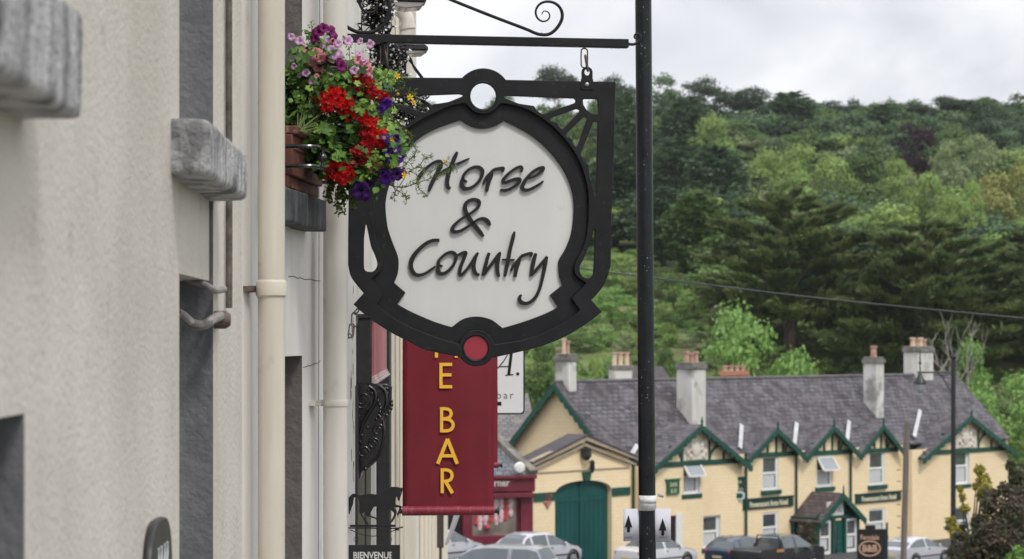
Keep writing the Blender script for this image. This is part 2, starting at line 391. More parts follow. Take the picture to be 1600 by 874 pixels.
def sash(parent, P, h, t, frame_m=None, glass_m=None, fw=.05):
    "sash window filling hole h at depth t"
    a0, a1, z0, z1 = h[:4]; f = MB(); zm = (z0+z1)/2
    f.pbox(P, a0+.002, a0+fw, z0+.002, z1-.002, -t, -t+.05); f.pbox(P, a1-fw, a1-.002, z0+.002, z1-.002, -t, -t+.05)
    f.pbox(P, a0+fw, a1-fw, z0+.002, z0+fw*1.4, -t+.002, -t+.048); f.pbox(P, a0+fw, a1-fw, z1-fw, z1-.002, -t+.002, -t+.048); f.pbox(P, a0+fw, a1-fw, zm-fw/2, zm+fw/2, -t+.002, -t+.044)
    w = f.build('window', frame_m or M_winframe, parent)
    g = MB(); g.pbox(P, a0+fw, a1-fw, z0+fw, z1-fw, -t+.012, -t+.02); g.build('pane', glass_m or M_winglass, w)
    return w
def stone(P, a0, a1, z0, z1, d0, d1, seed=0, amp=.005, cut=.03, n=22):
    "a worn, rounded block of stone"
    h = Vector(((a1-a0)/2, (z1-z0)/2, (d1-d0)/2)); c = ((a0+a1)/2, (z0+z1)/2, (d0+d1)/2); m = MB()
    for ax in range(3):
        for sg in (-1, 1):
            i1, i2 = [(1,2),(2,0),(0,1)][ax]; vs = []
            for j in range(n+1):
                for k in range(n+1):
                    p = Vector((0,0,0)); p[ax] = sg*h[ax]; e = lambda t: math.sin((t-.5)*math.pi)*.5+.5
                    p[i1] = (2*e(j/n)-1)*h[i1]; p[i2] = (2*e(k/n)-1)*h[i2]
                    inn_ = Vector([max(-(h[q_]-cut), min(h[q_]-cut, p[q_])) for q_ in range(3)]); dd = p-inn_
                    if dd.length > 1e-6: p = inn_ + dd.normalized()*cut
                    w_ = P.pt(c[0]+p[0], c[1]+p[1], c[2]+p[2]); q = w_*6 + Vector((seed*7.1, 0, 0))
                    w_ += Vector((mnoise.noise(q), mnoise.noise(q+Vector((9,0,0))), mnoise.noise(q+Vector((0,9,0))))) * amp
                    q = w_*25; w_ += Vector((mnoise.noise(q), mnoise.noise(q+Vector((9,0,0))), mnoise.noise(q+Vector((0,9,0))))) * amp*.35
                    vs.append(w_)
            fs = [(j*(n+1)+k, (j+1)*(n+1)+k, (j+1)*(n+1)+k+1, j*(n+1)+k+1) for j in range(n) for k in range(n)]
            if sg > 0: fs = [f[::-1] for f in fs]
            m.add(vs, fs)
    v = {}; remap = []
    for p in m.v:
        key = tuple(round(x, 5) for x in p); remap.append(v.setdefault(key, len(v)))
    m.v = list(v.keys()); m.f = [tuple(remap[i] for i in f) for f in m.f]
    o_ = m; return o_

# --- first house: rendered wall with two window bays
PA = Plane((-.70, 0), (-.0291, 1))     # a is close to the distance along the street
a_of = PA.a
zb = lambda a: ground(0, a) - .3
hA = thing('rendered_house', 'cream rough-rendered house at the left edge with dark grey window reveals', 'house', (-.7, 4, -2.2))
aE = a_of(378)
f0, f1 = a_of(38) - 1.15, a_of(38)
s0, s1 = a_of(280), a_of(333)
holesA = [(f0, f1, .55, 3.2), (f0, f1, -2.2, -.125), (s0, s1, -2.4, 3.2)]
wA, rA = MB(), MB()
facade(wA, (hA, M_revA), PA, -6, aE, -3.2, 3.2, holesA, .16)
shell(wA, PA, -6, aE, -3.2, 3.2, 6)
w = wA.build('wall', M_wallA, hA, smooth=False)
for h in holesA[:2] + [(s0, s1, .572, 3.2), (s0, s1, -2.4, .178)]: sash(hA, PA, h, .16)
sd_ = MB(); sd_.pbox(PA, s0+.001, s1-.001, .178, .572, -.159, -.012); sd_.build('spandrel', M_wallA, hA, smooth=False)
scar = [(45,545),(60,530),(80,518),(98,507),(115,519),(138,509),(165,517)]
sc = MB(); pts = []
for x, y in scar:
    a, z = PA.hit(x+5, y); pts.append(PA.pt(a, z, -.001))
sc.tube(smooth_pts(pts, 5), .0016, 6); sc.build('plaster_scar', mat('pale_filler', (.56,.53,.485), (.5,.47,.43), rough=.9, scale=30), w)
stone(PA, f0-.1, f1-.005, .364, .55, -.15, .10, 1, amp=.005, cut=.018).build('sill', M_sill, hA, angle=80)
stone(PA, s0-.20, s1+.03, .425, .572, -.15, .10, 2, amp=.0055, cut=.019).build('sill', M_sill, hA, angle=80)
# slim drain cable and the bent conduits by the second window bay
cb = thing('wall_cable', 'dirty upright cable run down the cream wall beside the second sill', 'cable', PA.pt(a_of(350), -.2, .02))
m1 = MB(); aa = a_of(351)
m1.tube([PA.pt(aa + .006*math.sin(z*5), z, .014) for z in np.linspace(3.1, .57, 14)] , .011, 8)
m1.tube([PA.pt(aa + .006*math.sin(z*5), z, .014) for z in np.linspace(.45, .10, 6)], .011, 8); m1.build('cable', M_cable, cb)
for i, (y0, y1, r, dd) in enumerate(((432, 452, .011, .014), (494, 492, .015, .03))):
    m1 = MB(); pts = []
    for x, y, d_ in ((276, y0-6, -.09), (286, y0, -.075), (300, y0+ (12 if i else 8), -.05), (318, y0+(14 if i else 12), -.015), (335, y1+(6 if i else 2), .015), (350, y1, .02)):
        a, z = PA.hit(x, y, d_); pts.append(PA.pt(a, z, d_))
    m1.tube(smooth_pts(pts, 5), r, 10); c = m1.build('conduit', M_lead, cb)
m1 = MB(); a, z = PA.hit(350, 500, .03); m1.lathe(PA.pt(a, z, .0), [(.028, 0), (.028, .035), (.018, .05)], 14, PA.n); m1.build('junction_cap', M_rust, cb)
# round topped plaque low on the first house
pq = thing('wall_plaque', 'black round-topped plaque with white crest low on the cream wall', 'plaque', PA.pt(a_of(246), -.7, 0))
ac0, ac1 = a_of(221), a_of(256); cA = (ac0+ac1)/2; ra = (ac1-ac0)/2
def sup(k, zc, rz, n=40, e=.62): return [(cA + k*ra*math.copysign(abs(math.cos(t))**e, math.cos(t)), zc + k*rz*math.copysign(abs(math.sin(t))**e, math.sin(t))) for t in [2*math.pi*i/n for i in range(n)]]
zt = (HZ-804)/FPX*6.0; zc = zt - .2
m1 = MB(); cutout(m1, PA, sup(1, zc, .2), [], .002, .022, .004); m1.build('board', M_black, pq)
m1 = MB()
for k, s in enumerate((-.4, -.15, .15, .4)):
    m1.tube([PA.pt(cA + s*ra + .03*ra*math.sin(t*3), zc + .10 + .035*t, .024) for t in np.linspace(-.8, 1, 6)], .003, 5)
m1.tube([PA.pt(cA - .3*ra, zc + .04, .024), PA.pt(cA, zc + .07, .024), PA.pt(cA + .3*ra, zc + .04, .024)], .006, 5)
m1.build('crest', mat('plaque_white', (.55,.57,.58)), pq)
m1 = MB(); m1.pbox(PA, cA-.3*ra, cA-.05*ra, zc-.2, zc+.03, .0225, .0245); m1.build('emblem', mat('plaque_green', (.05,.08,.03)), pq)
m1 = MB(); m1.pbox(PA, cA+.02*ra, cA+.14*ra, zc-.2, zc+.04, .0225, .0245); m1.build('emblem', mat('plaque_ochre', (.4,.22,.1)), pq)

# --- second house: pinkish white, drain pipes, sill with flowers
PB = Plane((-1.034 - .084*9.3, 0), (.084, 1)); b_of = PB.a
hB = thing('white_house', 'pinkish white plastered house behind two cream rainwater pipes', 'house', PB.pt(10, -2.6, 0))
bs, be = 8.5, b_of(548)
hw0, hw1 = 9.75, b_of(472)
holesB = [(hw0, hw1, .60, 3.3), (hw0, hw1, -2.5, -.073)]
wB, rB = MB(), MB(); facade(wB, (hB, M_revB), PB, bs, be, -3.4, 4.2, holesB, .22); shell(wB, PB, bs, be, -3.4, 4.2, 6)
w = wB.build('wall', M_wallB, hB, smooth=False);
for h in holesB: sash(hB, PB, h, .22)
stone(PB, hw0-.1, 10.75, .475, .615, -.1, .095, 3, cut=.012).build('sill', M_sillD, hB, angle=80)
# corner moulding strips and hairline cracks
m1 = MB(); e0, e1 = b_of(536), be
m1.pbox(PB, e0, e1, -3.4, 4.19, .001, .02); m1.build('corner_strip', M_wallC, hB)
m1 = MB()
for x0, y0, x1, y1 in ((450,432,500,439), (499,0,497,874), (474,575,500,565)):
    n_ = 10; pts = []
    for i in range(n_+1):
        a, z = PB.hit(x0+(x1-x0)*i/n_, y0+(y1-y0)*i/n_); pts.append(PB.pt(a, z + random.uniform(-.004,.004)*(x1 != x0 and y1-y0 < 100), 0))
    m1.tube(pts, .0022, 5)
m1.build('crack', M_rust, w)
random.seed(5)
m1 = MB()
for i in range(26):
    zz = random.uniform(-.9, .65); a = random.uniform(e0+.1, e1-.03); s_ = random.uniform(.006, .02)
    m1.pprism(PB, [(a+s_*.5*math.cos(t)*random.uniform(.5,1), zz+s_*2.5*math.sin(t)*random.uniform(.5,1)) for t in np.linspace(0, 6, 7)], .0205, .0213)
m1.build('peeling_patch', M_rust, hB)

def rainpipe(label, px, Y, r, m, joints, brackets, wallP):
    top = 2.2; c = at(px, HZ, Y)
    t = thing('rainwater_pipe', label, 'drainpipe', (c.x, c.y, ground(0, Y)), 'rainwater pipes on the white house')
    b = MB(); b.tube([(c.x, c.y, z) for z in (ground(0, Y)+.1, -1, 0, 1, top+1)], r, 28); b.build('pipe', m, t)
    for jy in joints:
        z = (HZ-jy)/FPX*Y
        b = MB(); b.lathe((c.x, c.y, z), [(r+.001, -.035), (r+.008, -.03), (r+.008, .02), (r+.004, .028), (r+.001, .03)], 28); b.build('collar', m, t)
    for jy in brackets:
        z = (HZ-jy)/FPX*Y; wp = wallP.pt(wallP.a(px), z)
        a_ = (Vector((c.x, c.y, z)) - wallP.o).dot(wallP.u)
        b = MB(); b.bar(wallP.pt(a_, z, -.02), Vector((c.x, c.y, z)), .03, .026); b.lathe((c.x, c.y, z), [(r+.004, -.014), (r+.0045, -.012), (r+.0045, .012), (r+.004, .014)], 28)
        b.bar(wallP.pt(a_-.11, z, .012), wallP.pt(a_, z, .012), .03, .02)
        b.build('bracket', M_rust if jy == 452 else m, t)
    return t
rainpipe('nearer and yellower cream rainwater pipe', 424, 9.4, .0525, M_pipe, [450], [452], PB)
rainpipe('farther and paler cream rainwater pipe beside the hanging board', 524, 10.9, .0545, M_pipe2, [], [630], PB)
# twigs growing out by the first bracket
tw = MB(); random.seed(2)
for i in range(7):
    a, z = PB.hit(400+random.uniform(-3,3), 449); p0 = PB.pt(a, z, .03); d = Vector((random.uniform(-.04,.04), 0, random.choice((-1,1))*random.uniform(.02,.06)))
    tw.tube([p0, p0+d*.5, p0+d+Vector((random.uniform(-.01,.01),0,0))], [.0012,.001,.0006], 4)
    tw.ball(p0+d, .004, 6)
tag(tw.build('dry_weed', M_rust, None, org=PB.pt(b_of(400), .2, .03)), 'tiny dry weed sprouting behind the nearer pipe bracket', 'weed')

# --- shop front with fascia, corbel, pilasters
PC = Plane((-.46, 0), (-.0291, 1)); c_of = PC.a
hC = thing('shop_front_house', 'white house above a black shop front with red name board', 'house', PC.pt(14, -3, 0))
c0, c1 = 12.08, 17.3
m1 = MB(); shell(m1, PC, c0, c1, -3.6, 4.5, 6); m1.quad(PC.pt(c0,-3.6), PC.pt(c1,-3.6), PC.pt(c1,4.5), PC.pt(c0,4.5)); m1.build('wall', M_wallC, hC, smooth=False)
segs = [(12.1,552,'k'),(551,557.5,'l'),(557.5,569,'k'),(569,571,'l'),(571,579,'k'),(579,588,'l')]
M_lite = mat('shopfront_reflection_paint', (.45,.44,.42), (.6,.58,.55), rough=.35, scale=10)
a_prev = 12.09
zt_ = (HZ-600)/FPX*13.3
for i, (_, pe, kk) in enumerate(segs):
    a1_ = c_of(pe, .012); m1 = MB(); m1.pbox(PC, a_prev+.002, a1_-.002, -3.3, zt_, .001, .012 if kk == 'k' else .004)
    if kk == 'k': m1.pbox(PC, a_prev+.02, a1_-.02, -3.3, zt_-.05, .0125, .016)
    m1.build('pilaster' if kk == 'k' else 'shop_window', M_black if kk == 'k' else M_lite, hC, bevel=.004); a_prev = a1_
# fascia: its black end faces the camera, its red panel the street
PF = Plane((-.378, 0), (-.0291, 1)); Yf0, Yf1 = 13.0, 16.3
ztop = (HZ-498)/FPX*Yf0; zbot = (HZ-600)/FPX*Yf0
dF = .378-.46
m1 = MB(); m1.pbox(PF, Yf0, Yf1, zbot, ztop, dF-.04, 0); m1.pbox(PF, Yf0-.01, Yf1, ztop, ztop+.025, dF-.04, .015); fb = m1.build('fascia', M_black, hC, bevel=.004)
m1 = MB(); m1.pbox(PF, Yf0+.06, Yf1-.1, zbot+.035, ztop-.02, .001, .01); m1.build('name_panel', mat('faded_red_panel', (.36,.10,.12), (.46,.17,.18), rough=.5, scale=8, stretch=(3,3,.5)), fb)
m1 = MB()
for k, (zz, dd) in enumerate(((0,.03),(.014,.02),(.028,.012))): m1.pbox(PF, Yf0+.05, Yf1-.06, zbot+zz+.001, zbot+zz+.013, .0015, dd+.002)
m1.build('moulding', mat('pink_white_moulding', (.5,.36,.36), (.6,.5,.5), rough=.4), fb)
# carved corbel
cbp = MB(); PX = Plane(at(548, HZ, 13.0), (1, 0))
def cpt(px, py): 
    a, z = PX.hit(px, py); return (a, z)
prof = [cpt(x, y) for x, y in ((547,601),(588,601),(606,603),(610,622),(606,645),(596,655),(598,675),(594,700),(588,720),(578,730),(566,737),(562,748),(556,752),(552,742),(547,735))]
prof = smooth_pts(prof, 4, True)
cbp.pprism(PX, prof, -.16, 0.0)
S = lambda x, y: PX.hit(x, y)
for (x, y, r0, t0, tn, rr) in ((567,625,15,2.2,2.2,.0042),(591,672,9.5,.5,1.5,.005),(583,693,9,.3,1.6,.005),(568,707,9.5,.2,1.6,.005),(557,736,6,1,1.3,.004),(602,612,7,0,1.4,.004)):
    a, z = S(x, y); cbp.tube(spiral(PX, a, z, r0/FPX*13, 1.5/FPX*13, tn, t0, .004, 36), [rr*1.35*(1-.5*i/36) for i in range(37)], 8)
for pl, rr in (([(556,700),(562,680),(568,660),(580,640),(586,628),(586,612),(576,604)], .011), ([(610,604),(608,625),(600,642),(592,655)], .010), ([(592,603),(602,612),(604,630),(598,645)], .011), ([(552,640),(560,650),(568,648),(574,640)], .006), ([(598,656),(600,680),(592,712),(576,728)], .008), ([(552,655),(556,668),(562,668)], .005)):
    cbp.tube(smooth_pts([PX.pt(*S(x, y), .004) for x, y in pl], 6), rr, 8)
for k in range(9):   # leaf lobes along the acanthus
    t = k/8; x = 590+16*math.sin(t*2.6)+6; y = 604+46*t; a, z = S(x, y); cbp.ball(PX.pt(a, z, .006), .012, 8, (.8,.5,1.1))
    a, z = S(x-20+4*t, y+6); cbp.ball(PX.pt(a, z, .006), .010, 8, (.8,.5,1.1))
for x, y, r in ((594,652,.013),(571,733,.011),(574,668,.008),(566,680,.007),(563,690,.007),(556,747,.012),(600,648,.009)):
    a, z = S(x, y); cbp.ball(PX.pt(a, z, .004), r, 10)
cbp.build('corbel', mat('glossy_black_paint', (.007,.007,.008), (.012,.012,.013), rough=.17, scale=20, spec=.9), hC, angle=50)

# --- farther houses
hD = thing('tall_cream_house', 'tall cream house just beyond the black shop front', 'house', (-.9, 20, -3.5))
PD = Plane((-.866 - (-.164/8.6)*17.4, 0), (-.164/8.6, 1))
m1 = MB(); shell(m1, PD, 17.35, 26, -5, 6.5, 6); m1.quad(PD.pt(17.35,-5), PD.pt(26,-5), PD.pt(26,6.5), PD.pt(17.35,6.5)); m1.build('wall', mat('cream_gloss_wall', (.60,.54,.44), (.68,.62,.52), rough=.8, scale=3), hD, smooth=False)
for k, px in enumerate((617, 624, 630)):
    a = PD.a(px); m1 = MB(); m1.pbox(PD, a, a+.35+.2*k, -4.9, 6.4, .001, .02); m1.build('pilaster', mat('cream_trim', (.66,.6,.5), rough=.6), hD, bevel=.01)
m1 = MB(); m1.pbox(PC, 17.0, 17.36, -3.5, zt_+.45, .002, .10); m1.build('pilaster', M_black, hC, bevel=.01)
hE = thing('low_cream_house', 'low cream fluted house front under the red banner', 'house', (-1, 34, -4.5))
PE = Plane((-1.03 + (.165/19)*26, 0), (-.165/19, 1))
m1 = MB(); shell(m1, PE, 26.02, 45, -7, 1.0, 6); m1.quad(PE.pt(26.02,-7), PE.pt(45,-7), PE.pt(45,1), PE.pt(26.02,1)); m1.build('wall', mat('pale_cream_wall', (.66,.62,.52), (.73,.69,.6), rough=.8, scale=2), hE, smooth=False)
for k, px in enumerate((655, 662, 668, 674, 679, 690)):
    a = PE.a(px); m1 = MB(); m1.pbox(PE, a, a+.5, -6.9, .98, .001, .045); m1.build('pilaster', mat('cream_trim', (.66,.6,.5)), hE, bevel=.015)
# brown post and grey cloth under the banner
ps = MB(); p = at(688, 805, 24); q = at(688, 856, 24); ps.box(p.x-.033, p.x+.033, 23.97, 24.03, q.z, p.z+.3)
ps.box(p.x-.012, p.x+.012, 23.985, 24.015, ground(0,24), q.z)
tag(ps.build('sign_post', mat('brown_wood_post', (.06,.045,.04), rough=.7), None, org=(p.x, 24, ground(0, 24))), 'short brown post seen just below the red banner', 'post')
fp = MB(); pts = [at(x, y, 30) for x, y in ((716,798),(709,820),(702,840),(696,852))]
fp.tube(pts, [.05,.045,.035,.02], 10, flat=.35)
tag(fp.build('furled_parasol', mat('grey_canvas', (.4,.4,.42), rough=.8), None, org=at(700, 850, 30)), 'slanting furled grey parasol beside the brown post', 'parasol')
bpy.data.objects['furled_parasol'].location = bpy.data.objects['furled_parasol'].location
# ------------------------------------------------------------------ hanging sign and its bracket
PS = Plane((0, 0), (.983, .186)); _c = at(755, 350, 11.2); PS = Plane((_c.x, _c.y), (.983, .186))
def H(x, y, d=0): return PS.hit(x, y, d)
def HP(x, y, d=0): a, z = PS.hit(x, y, d); return PS.pt(a, z, d)
def hs(L, d=0): return [PS.hit(x, y, d) for x, y in L]
KX = 1.0/ (PS.hit(756, 350)[0] - PS.hit(755, 350)[0])   # pixels per metre on the sign
def px2m(p): return p / KX
def arc(cx, cy, r, a0, a1, n=16): return [(cx + r*math.cos(math.radians(a0+(a1-a0)*i/n)), cy - r*math.sin(math.radians(a0+(a1-a0)*i/n))) for i in range(n+1)]
def sm(L, k=3): return smooth_pts(L, k)
M_sign = mat('powder_coated_black', (.0075,.008,.0092), (.014,.0145,.0165), rough=.5, scale=9, spec=.25, bump=.12, bscale=160, bdist=.002, c3=(.026,.027,.030), s3=45, f3=.62)
M_panel = mat('pale_grey_panel', (.60,.60,.585), (.645,.645,.63), rough=.42, scale=5, stretch=(1,1,.18), spec=.4, bump=.03, bscale=30, bdist=.002, c3=(.57,.57,.55), s3=9, f3=.66)
M_letter = mat('raised_black_lettering', (.008,.008,.009), rough=.38, spec=.4)
sign = thing('hanging_sign', 'big shield-shaped black framed sign lettered Horse & Country', 'sign', PS.pt(0, H(744, 572)[1]))
# front frame plate -------------------------------------------------
TL = (549, 121)
outer = [TL, (610,121.3), (723.7,122)] + arc(755,150.5,43.5,137,36,18) + [(791,125), (961.8,128.3), (958.5,250), (955,350), (954.3,405)] \
  + sm([(954.3,414),(949.5,432),(942,448),(931,462)], 4) + [(924,469), (940,487)] + sm([(940,487.5),(917,505.6),(883,526),(849,540),(814,549.5),(771,559)], 4) \
  + arc(744.4,543.6,29,-33,-147,18) + sm([(718,557.5),(687,552),(660,545),(644,536.5),(610,519),(576,496),(553,476)], 4) + [(553,475.5), (568.5,458.7)] + sm([(568.5,458),(555,441.5),(548,430),(544.4,414)], 4) + [(544.4,373), (545.8,250)]
win = arc(755,150.5,28,-20,-160,16)[::-1]     # lower rim of the top ring
inner = [(785,162)] + sm([(785,162),(810,167),(835.5,178),(861,196),(878,213),(896,236),(908.6,261),(917.4,291.5),(919.5,320),(918.4,350),(915,373),(908,393.5),(899,409.5),(896.7,421),(901,432),(916,442.7)], 4) \
  + [(893,465.6), (905.4,485)] + sm([(905.4,485.5),(883,503),(848.6,520.5),(814,532),(774,538)], 4) + arc(744.4,543.6,27.5,12,168,16) + sm([(716,537),(690,530),(644,512.5),(610,494),(588.4,475.4)], 4) \
  + [(600,459.4), (580,435.8)] + sm([(581,435),(595,423),(600,412),(597.5,400),(589.5,380),(583.8,350),(581.5,320),(584,291),(592,262),(606,236),(624,213),(641,199),(663,185),(684,175),(704.5,166),(727,161.5)], 4)
inner = inner + [p for p in win if 731 < p[0] < 781]
mirr = lambda L, ax=755.5, dy=-2.5: [(2*ax-x, y+dy) for x, y in L]
H1 = [(787,151.5),(793,150),(897,154),(900,157),(898.5,161),(850,178),(846,178.2),(839,172.5),(834,165.6),(822,164),(810,162),(790,154)]
H2 = [(859.5,186.5),(862,184),(901,170.6),(905.6,172),(905.2,175),(881,200.5),(877.5,201.5),(873.4,198),(871.6,193),(868,191),(861,189)]
H3 = [(884.7,212),(886,208),(911,184),(914.5,182.5),(917.4,185.7),(903,227),(900.5,230),(896,226),(894,218),(890,214.5),(886,215)]
H4 = [(926.5,191.5),(930,189.6),(933.5,191),(933.8,195),(931,303),(929.8,306),(928.5,304),(921.5,277),(919.5,258),(912,251),(907.9,243),(908,239)]
H5 = [(910.6,157),(912.5,155),(932,155),(934,157),(934.8,176),(933,178.3),(924,177.5),(916,171.5),(911.5,164)]
H6 = sm([(928,359),(929.8,361),(929,380),(927.6,424),(925,431),(919,434.5),(912,433.3),(907,427),(905.8,417),(912.7,403),(921.9,379.7)], 3)
H6L = sm([(571.5,352),(573.5,353),(580,384),(586,398),(590,411),(588.5,419),(583,424.5),(576,424.8),(570.5,422.5),(568.8,414),(568.9,373)], 3)
ring_hole = arc(755.2,150.4,20.3,0,342,19)
fr = MB()
cutout(fr, PS, hs(outer, .006), [hs(x, .006) for x in (inner, H1, H2, H3, H4, H5, H6, H6L, ring_hole, mirr(H1), mirr(H2), mirr(H3), mirr(H4), mirr(H5), arc(743.8,543.6,18.8,0,342,19))], -.012, .010, .003)
fr.build('frame', M_sign, sign, angle=50)
# small rim ring round the top hole, set into the frame
# second, recessed oval rim ----------------------------------------
rim_in = [(719.6,188)] + arc(755,151.5,49.5,-134,-47,14) + sm([(788.5,189),(810,199.5),(835.5,215),(860.8,238.6),(881,266),(893.5,296.6),(897,322),(895.6,350),(892,368),(884,389),(874,406),(873,416),(874.5,432),(879.5,445.7)], 4) \
  + [(860,461), (872.7,480)] + sm([(872.5,480.3),(848.6,492),(814,504.5),(785.5,512.8)], 4) + sm([(785,512.5),(770,501),(757,496.3),(745,494.8),(733,496),(721,500.5),(707,511)], 4) + sm([(706,511.3),(679,503),(644,488),(621,475.5)], 4) \
  + [(633.7,457.5), (616,442)] + sm([(616,441.5),(621.5,428),(623,412),(621.5,400),(614.7,382),(606.7,359),(603.6,339),(602.6,319),(605,302.5),(609.6,286),(618,262),(631.5,242),(653.5,218),(682.8,201),(719,188.2)], 4)
cx0, cy0 = 750, 345
rim_out = [(cx0+(x-cx0)*1.025, cy0+(y-cy0)*1.018) for x, y in inner if not (700 < x < 800 and y > 500) and not (725 < x < 786 and y < 185)]
rim_out = [(x, y) for x, y in rim_out]
# the rim plate lies behind the frame, so its outside follows the frame and stays hidden
ro = []
for x, y in inner:
    v = Vector((x-cx0, y-cy0)); v = v*(1+5/v.length); ro.append((cx0+v.x, cy0+v.y))
rm = MB(); cutout(rm, PS, hs(ro, -.013), [hs(rim_in, -.013)], -.030, -.0125, .0015)
rm.build('inner_rim', M_sign, sign, angle=50)
po = []
for x, y in rim_in:
    v = Vector((x-cx0, y-cy0)); v = v*(1+5/v.length); po.append((cx0+v.x, cy0+v.y))
pn = MB(); cutout(pn, PS, hs(po, -.031), [], -.040, -.0305)
panel = pn.build('panel', M_panel, sign)
dk = MB(); a, z = H(743.7, 543.5, .01); dk.lathe(PS.pt(a, z, -.011), [(px2m(19.5), 0), (px2m(19.5), .014)], 40, PS.n)
dk.build('red_disc', mat('crimson_disc', (.30,.026,.045), (.33,.03,.05), rough=.45, scale=5), sign)
# bevelled collar of the bottom ring
for (cxr, cyr, r0) in ((743.8, 543.6, 20.5), (755.2, 150.4, 22.2)):
    rg = MB(); a, z = H(cxr, cyr, .01); rg.tube([PS.pt(a+px2m(r0)*math.cos(t), z+px2m(r0)*math.sin(t), .008) for t in np.linspace(0, 2*math.pi, 41)], .0045, 8, cap=False)
    rg.build('ring_moulding', M_sign, sign)
# lettering ----------------------------------------------------------
def Z7(L): return [(640+x/5.464, 220+y/5.464, w) for x, y, w in L]
def Z8(L): return [(630+x/6.242, 350+y/6.242, w) for x, y, w in L]
strokes = {
 'h': [Z7([(68,328,3),(82,312,5.5),(120,258,4.6),(190,198,4.2),(240,176,4.6),(268,184,5.5),(270,215,5.4),(245,258,5.6),(222,300,6),(196,352,6),(176,400,5),(164,436,2.2)]),
       Z7([(408,96,3),(392,130,5.5),(370,180,6),(345,245,6),(328,310,5.8),(322,360,5.4),(330,395,5.2),(350,410,3.6)]),
       Z7([(512,152,2),(480,166,3.2),(430,190,4),(378,212,4.2),(330,238,4),(285,260,3.6),(235,300,2.6)])],
 'o': [Z7([(492,352,2),(476,344,4),(458,330,4),(462,295,4),(500,252,4.2),(545,228,4.4),(590,226,4.8),(622,252,5),(620,295,4.6),(594,345,4.2),(550,388,4.2),(500,410,5),(462,402,6),(446,370,6),(448,335,4.5),(462,318,3)])],
 'r': [Z7([(630,374,2),(640,345,3.4),(662,305,3.6),(692,275,3)]), Z7([(706,262,3.4),(694,305,6),(676,350,6),(664,400,5.6),(660,434,4)]), Z7([(690,276,3),(722,248,4.4),(765,238,4.4),(800,232,4),(800,250,4),(795,266,2.6)])],
 's': [Z7([(955,268,2.6),(962,240,3.6),(950,222,4.2),(912,234,4),(862,268,4),(818,310,4.4),(800,342,5),(818,358,4.6),(860,342,4.6),(905,328,4.8),(940,328,5),(938,352,4.8),(900,388,4.4),(850,416,4.4),(812,424,4.6),(776,420,3)])],
 'e': [Z7([(1012,322,2.6),(1050,312,3.6),(1100,286,4),(1140,250,4.2),(1142,228,4),(1108,234,4),(1060,262,4.2),(1012,308,4.6),(978,356,5.2),(964,396,5.6),(980,420,5.4),(1022,418,4.4),(1080,390,4),(1120,364,3.4),(1144,344,2)])],
 'and': [Z7([(634,818,2.6),(612,790,5),(578,748,6),(540,702,6),(505,652,6),(480,605,6),(474,560,5.6),(494,522,5),(540,502,4.6),(586,510,4.8),(598,532,4.6),(586,566,4.2),(548,602,3.6),(492,638,3.4),(438,672,3.6),(392,712,4.2),(366,752,5.4),(380,778,5.4),(430,772,4.4),(482,744,4),(530,712,3.6),(578,678,3.6),(618,664,4.4),(652,674,5.6),(676,700,5.6),(688,726,3)])],
 'c': [Z8([(354,162,4.6),(300,160,4.8),(240,182,5),(180,226,5.4),(118,292,6),(84,352,6.6),(76,400,6.4),(86,450,6),(116,490,5.4),(160,500,4.8),(215,484,4.2),(268,450,3.8),(316,412,2)])],
 'oo': [Z8([(386,408,2),(366,410,3.6),(344,396,4.4),(346,362,4),(385,318,4),(430,286,4.2),(480,276,4.6),(512,300,4.4),(516,340,4.2),(494,395,4),(450,450,4.2),(400,484,5),(358,482,6),(338,450,5.6),(342,410,4)])],
 'u': [Z8([(512,314,3),(548,298,3.6),(590,280,4.6),(612,284,5),(600,320,5),(572,390,5),(556,440,5.4),(552,490,4.6),(570,498,4.4),(610,458,4),(660,392,4),(704,320,4.4),(734,282,3)]), Z8([(728,284,3.4),(704,330,5.4),(690,390,5.6),(694,450,5.4),(714,488,5),(746,496,3.4)])],
 'n': [Z8([(840,282,4),(824,330,5),(806,400,5.2),(790,460,5.2),(780,504,4.4)]), Z8([(788,500,3.4),(830,436,4.4),(880,370,4.4),(930,300,4.2),(952,278,3)]), Z8([(946,284,3.6),(930,340,5.2),(920,400,5.6),(922,460,5.4),(936,516,3.4)])],
 't': [Z8([(1088,76,2.4),(1076,120,5),(1062,180,5.2),(1044,250,5.2),(1030,330,5.2),(1012,420,5.2),(994,512,3.6)]), Z8([(968,348,2.6),(1010,350,3),(1050,352,3),(1088,350,2.6)])],
 'rr': [Z8([(1052,462,2),(1066,425,3.4),(1094,384,3.6),(1130,344,3)]), Z8([(1142,336,3.4),(1128,370,5.4),(1106,440,5.4),(1092,518,4.4)]), Z8([(1126,348,3.4),(1160,314,4.4),(1205,296,4.2),(1250,286,4),(1250,305,3.8),(1244,322,2.6)])],
 'y': [Z8([(1296,288,4),(1278,345,5.4),(1262,420,5.6),(1246,510,3)]), Z8([(1250,505,3.4),(1300,448,4.4),(1352,385,4.4),(1406,318,3)]), Z8([(1400,322,4.4),(1388,390,5.2),(1370,480,5),(1352,560,4.6),(1326,650,4.4),(1280,730,4.6),(1215,775,5),(1160,768,5.6),(1136,738,5.2),(1140,710,4),(1156,692,2.6)])],
}
k_ = 0
for nm, L in strokes.items():
    lt = MB()
    for st in L:
        k_ += 1; r_ = random.Random(k_)
        pts = [(*PS.hit(x, y, -.015), px2m(w*1.03)*r_.uniform(.96, 1.05)) for x, y, w in st]
        ribbon(lt, PS, pts, -.027, -.0145 + .00012*(k_ % 7), 5)
    lt.build('letter', M_letter, sign, angle=45)
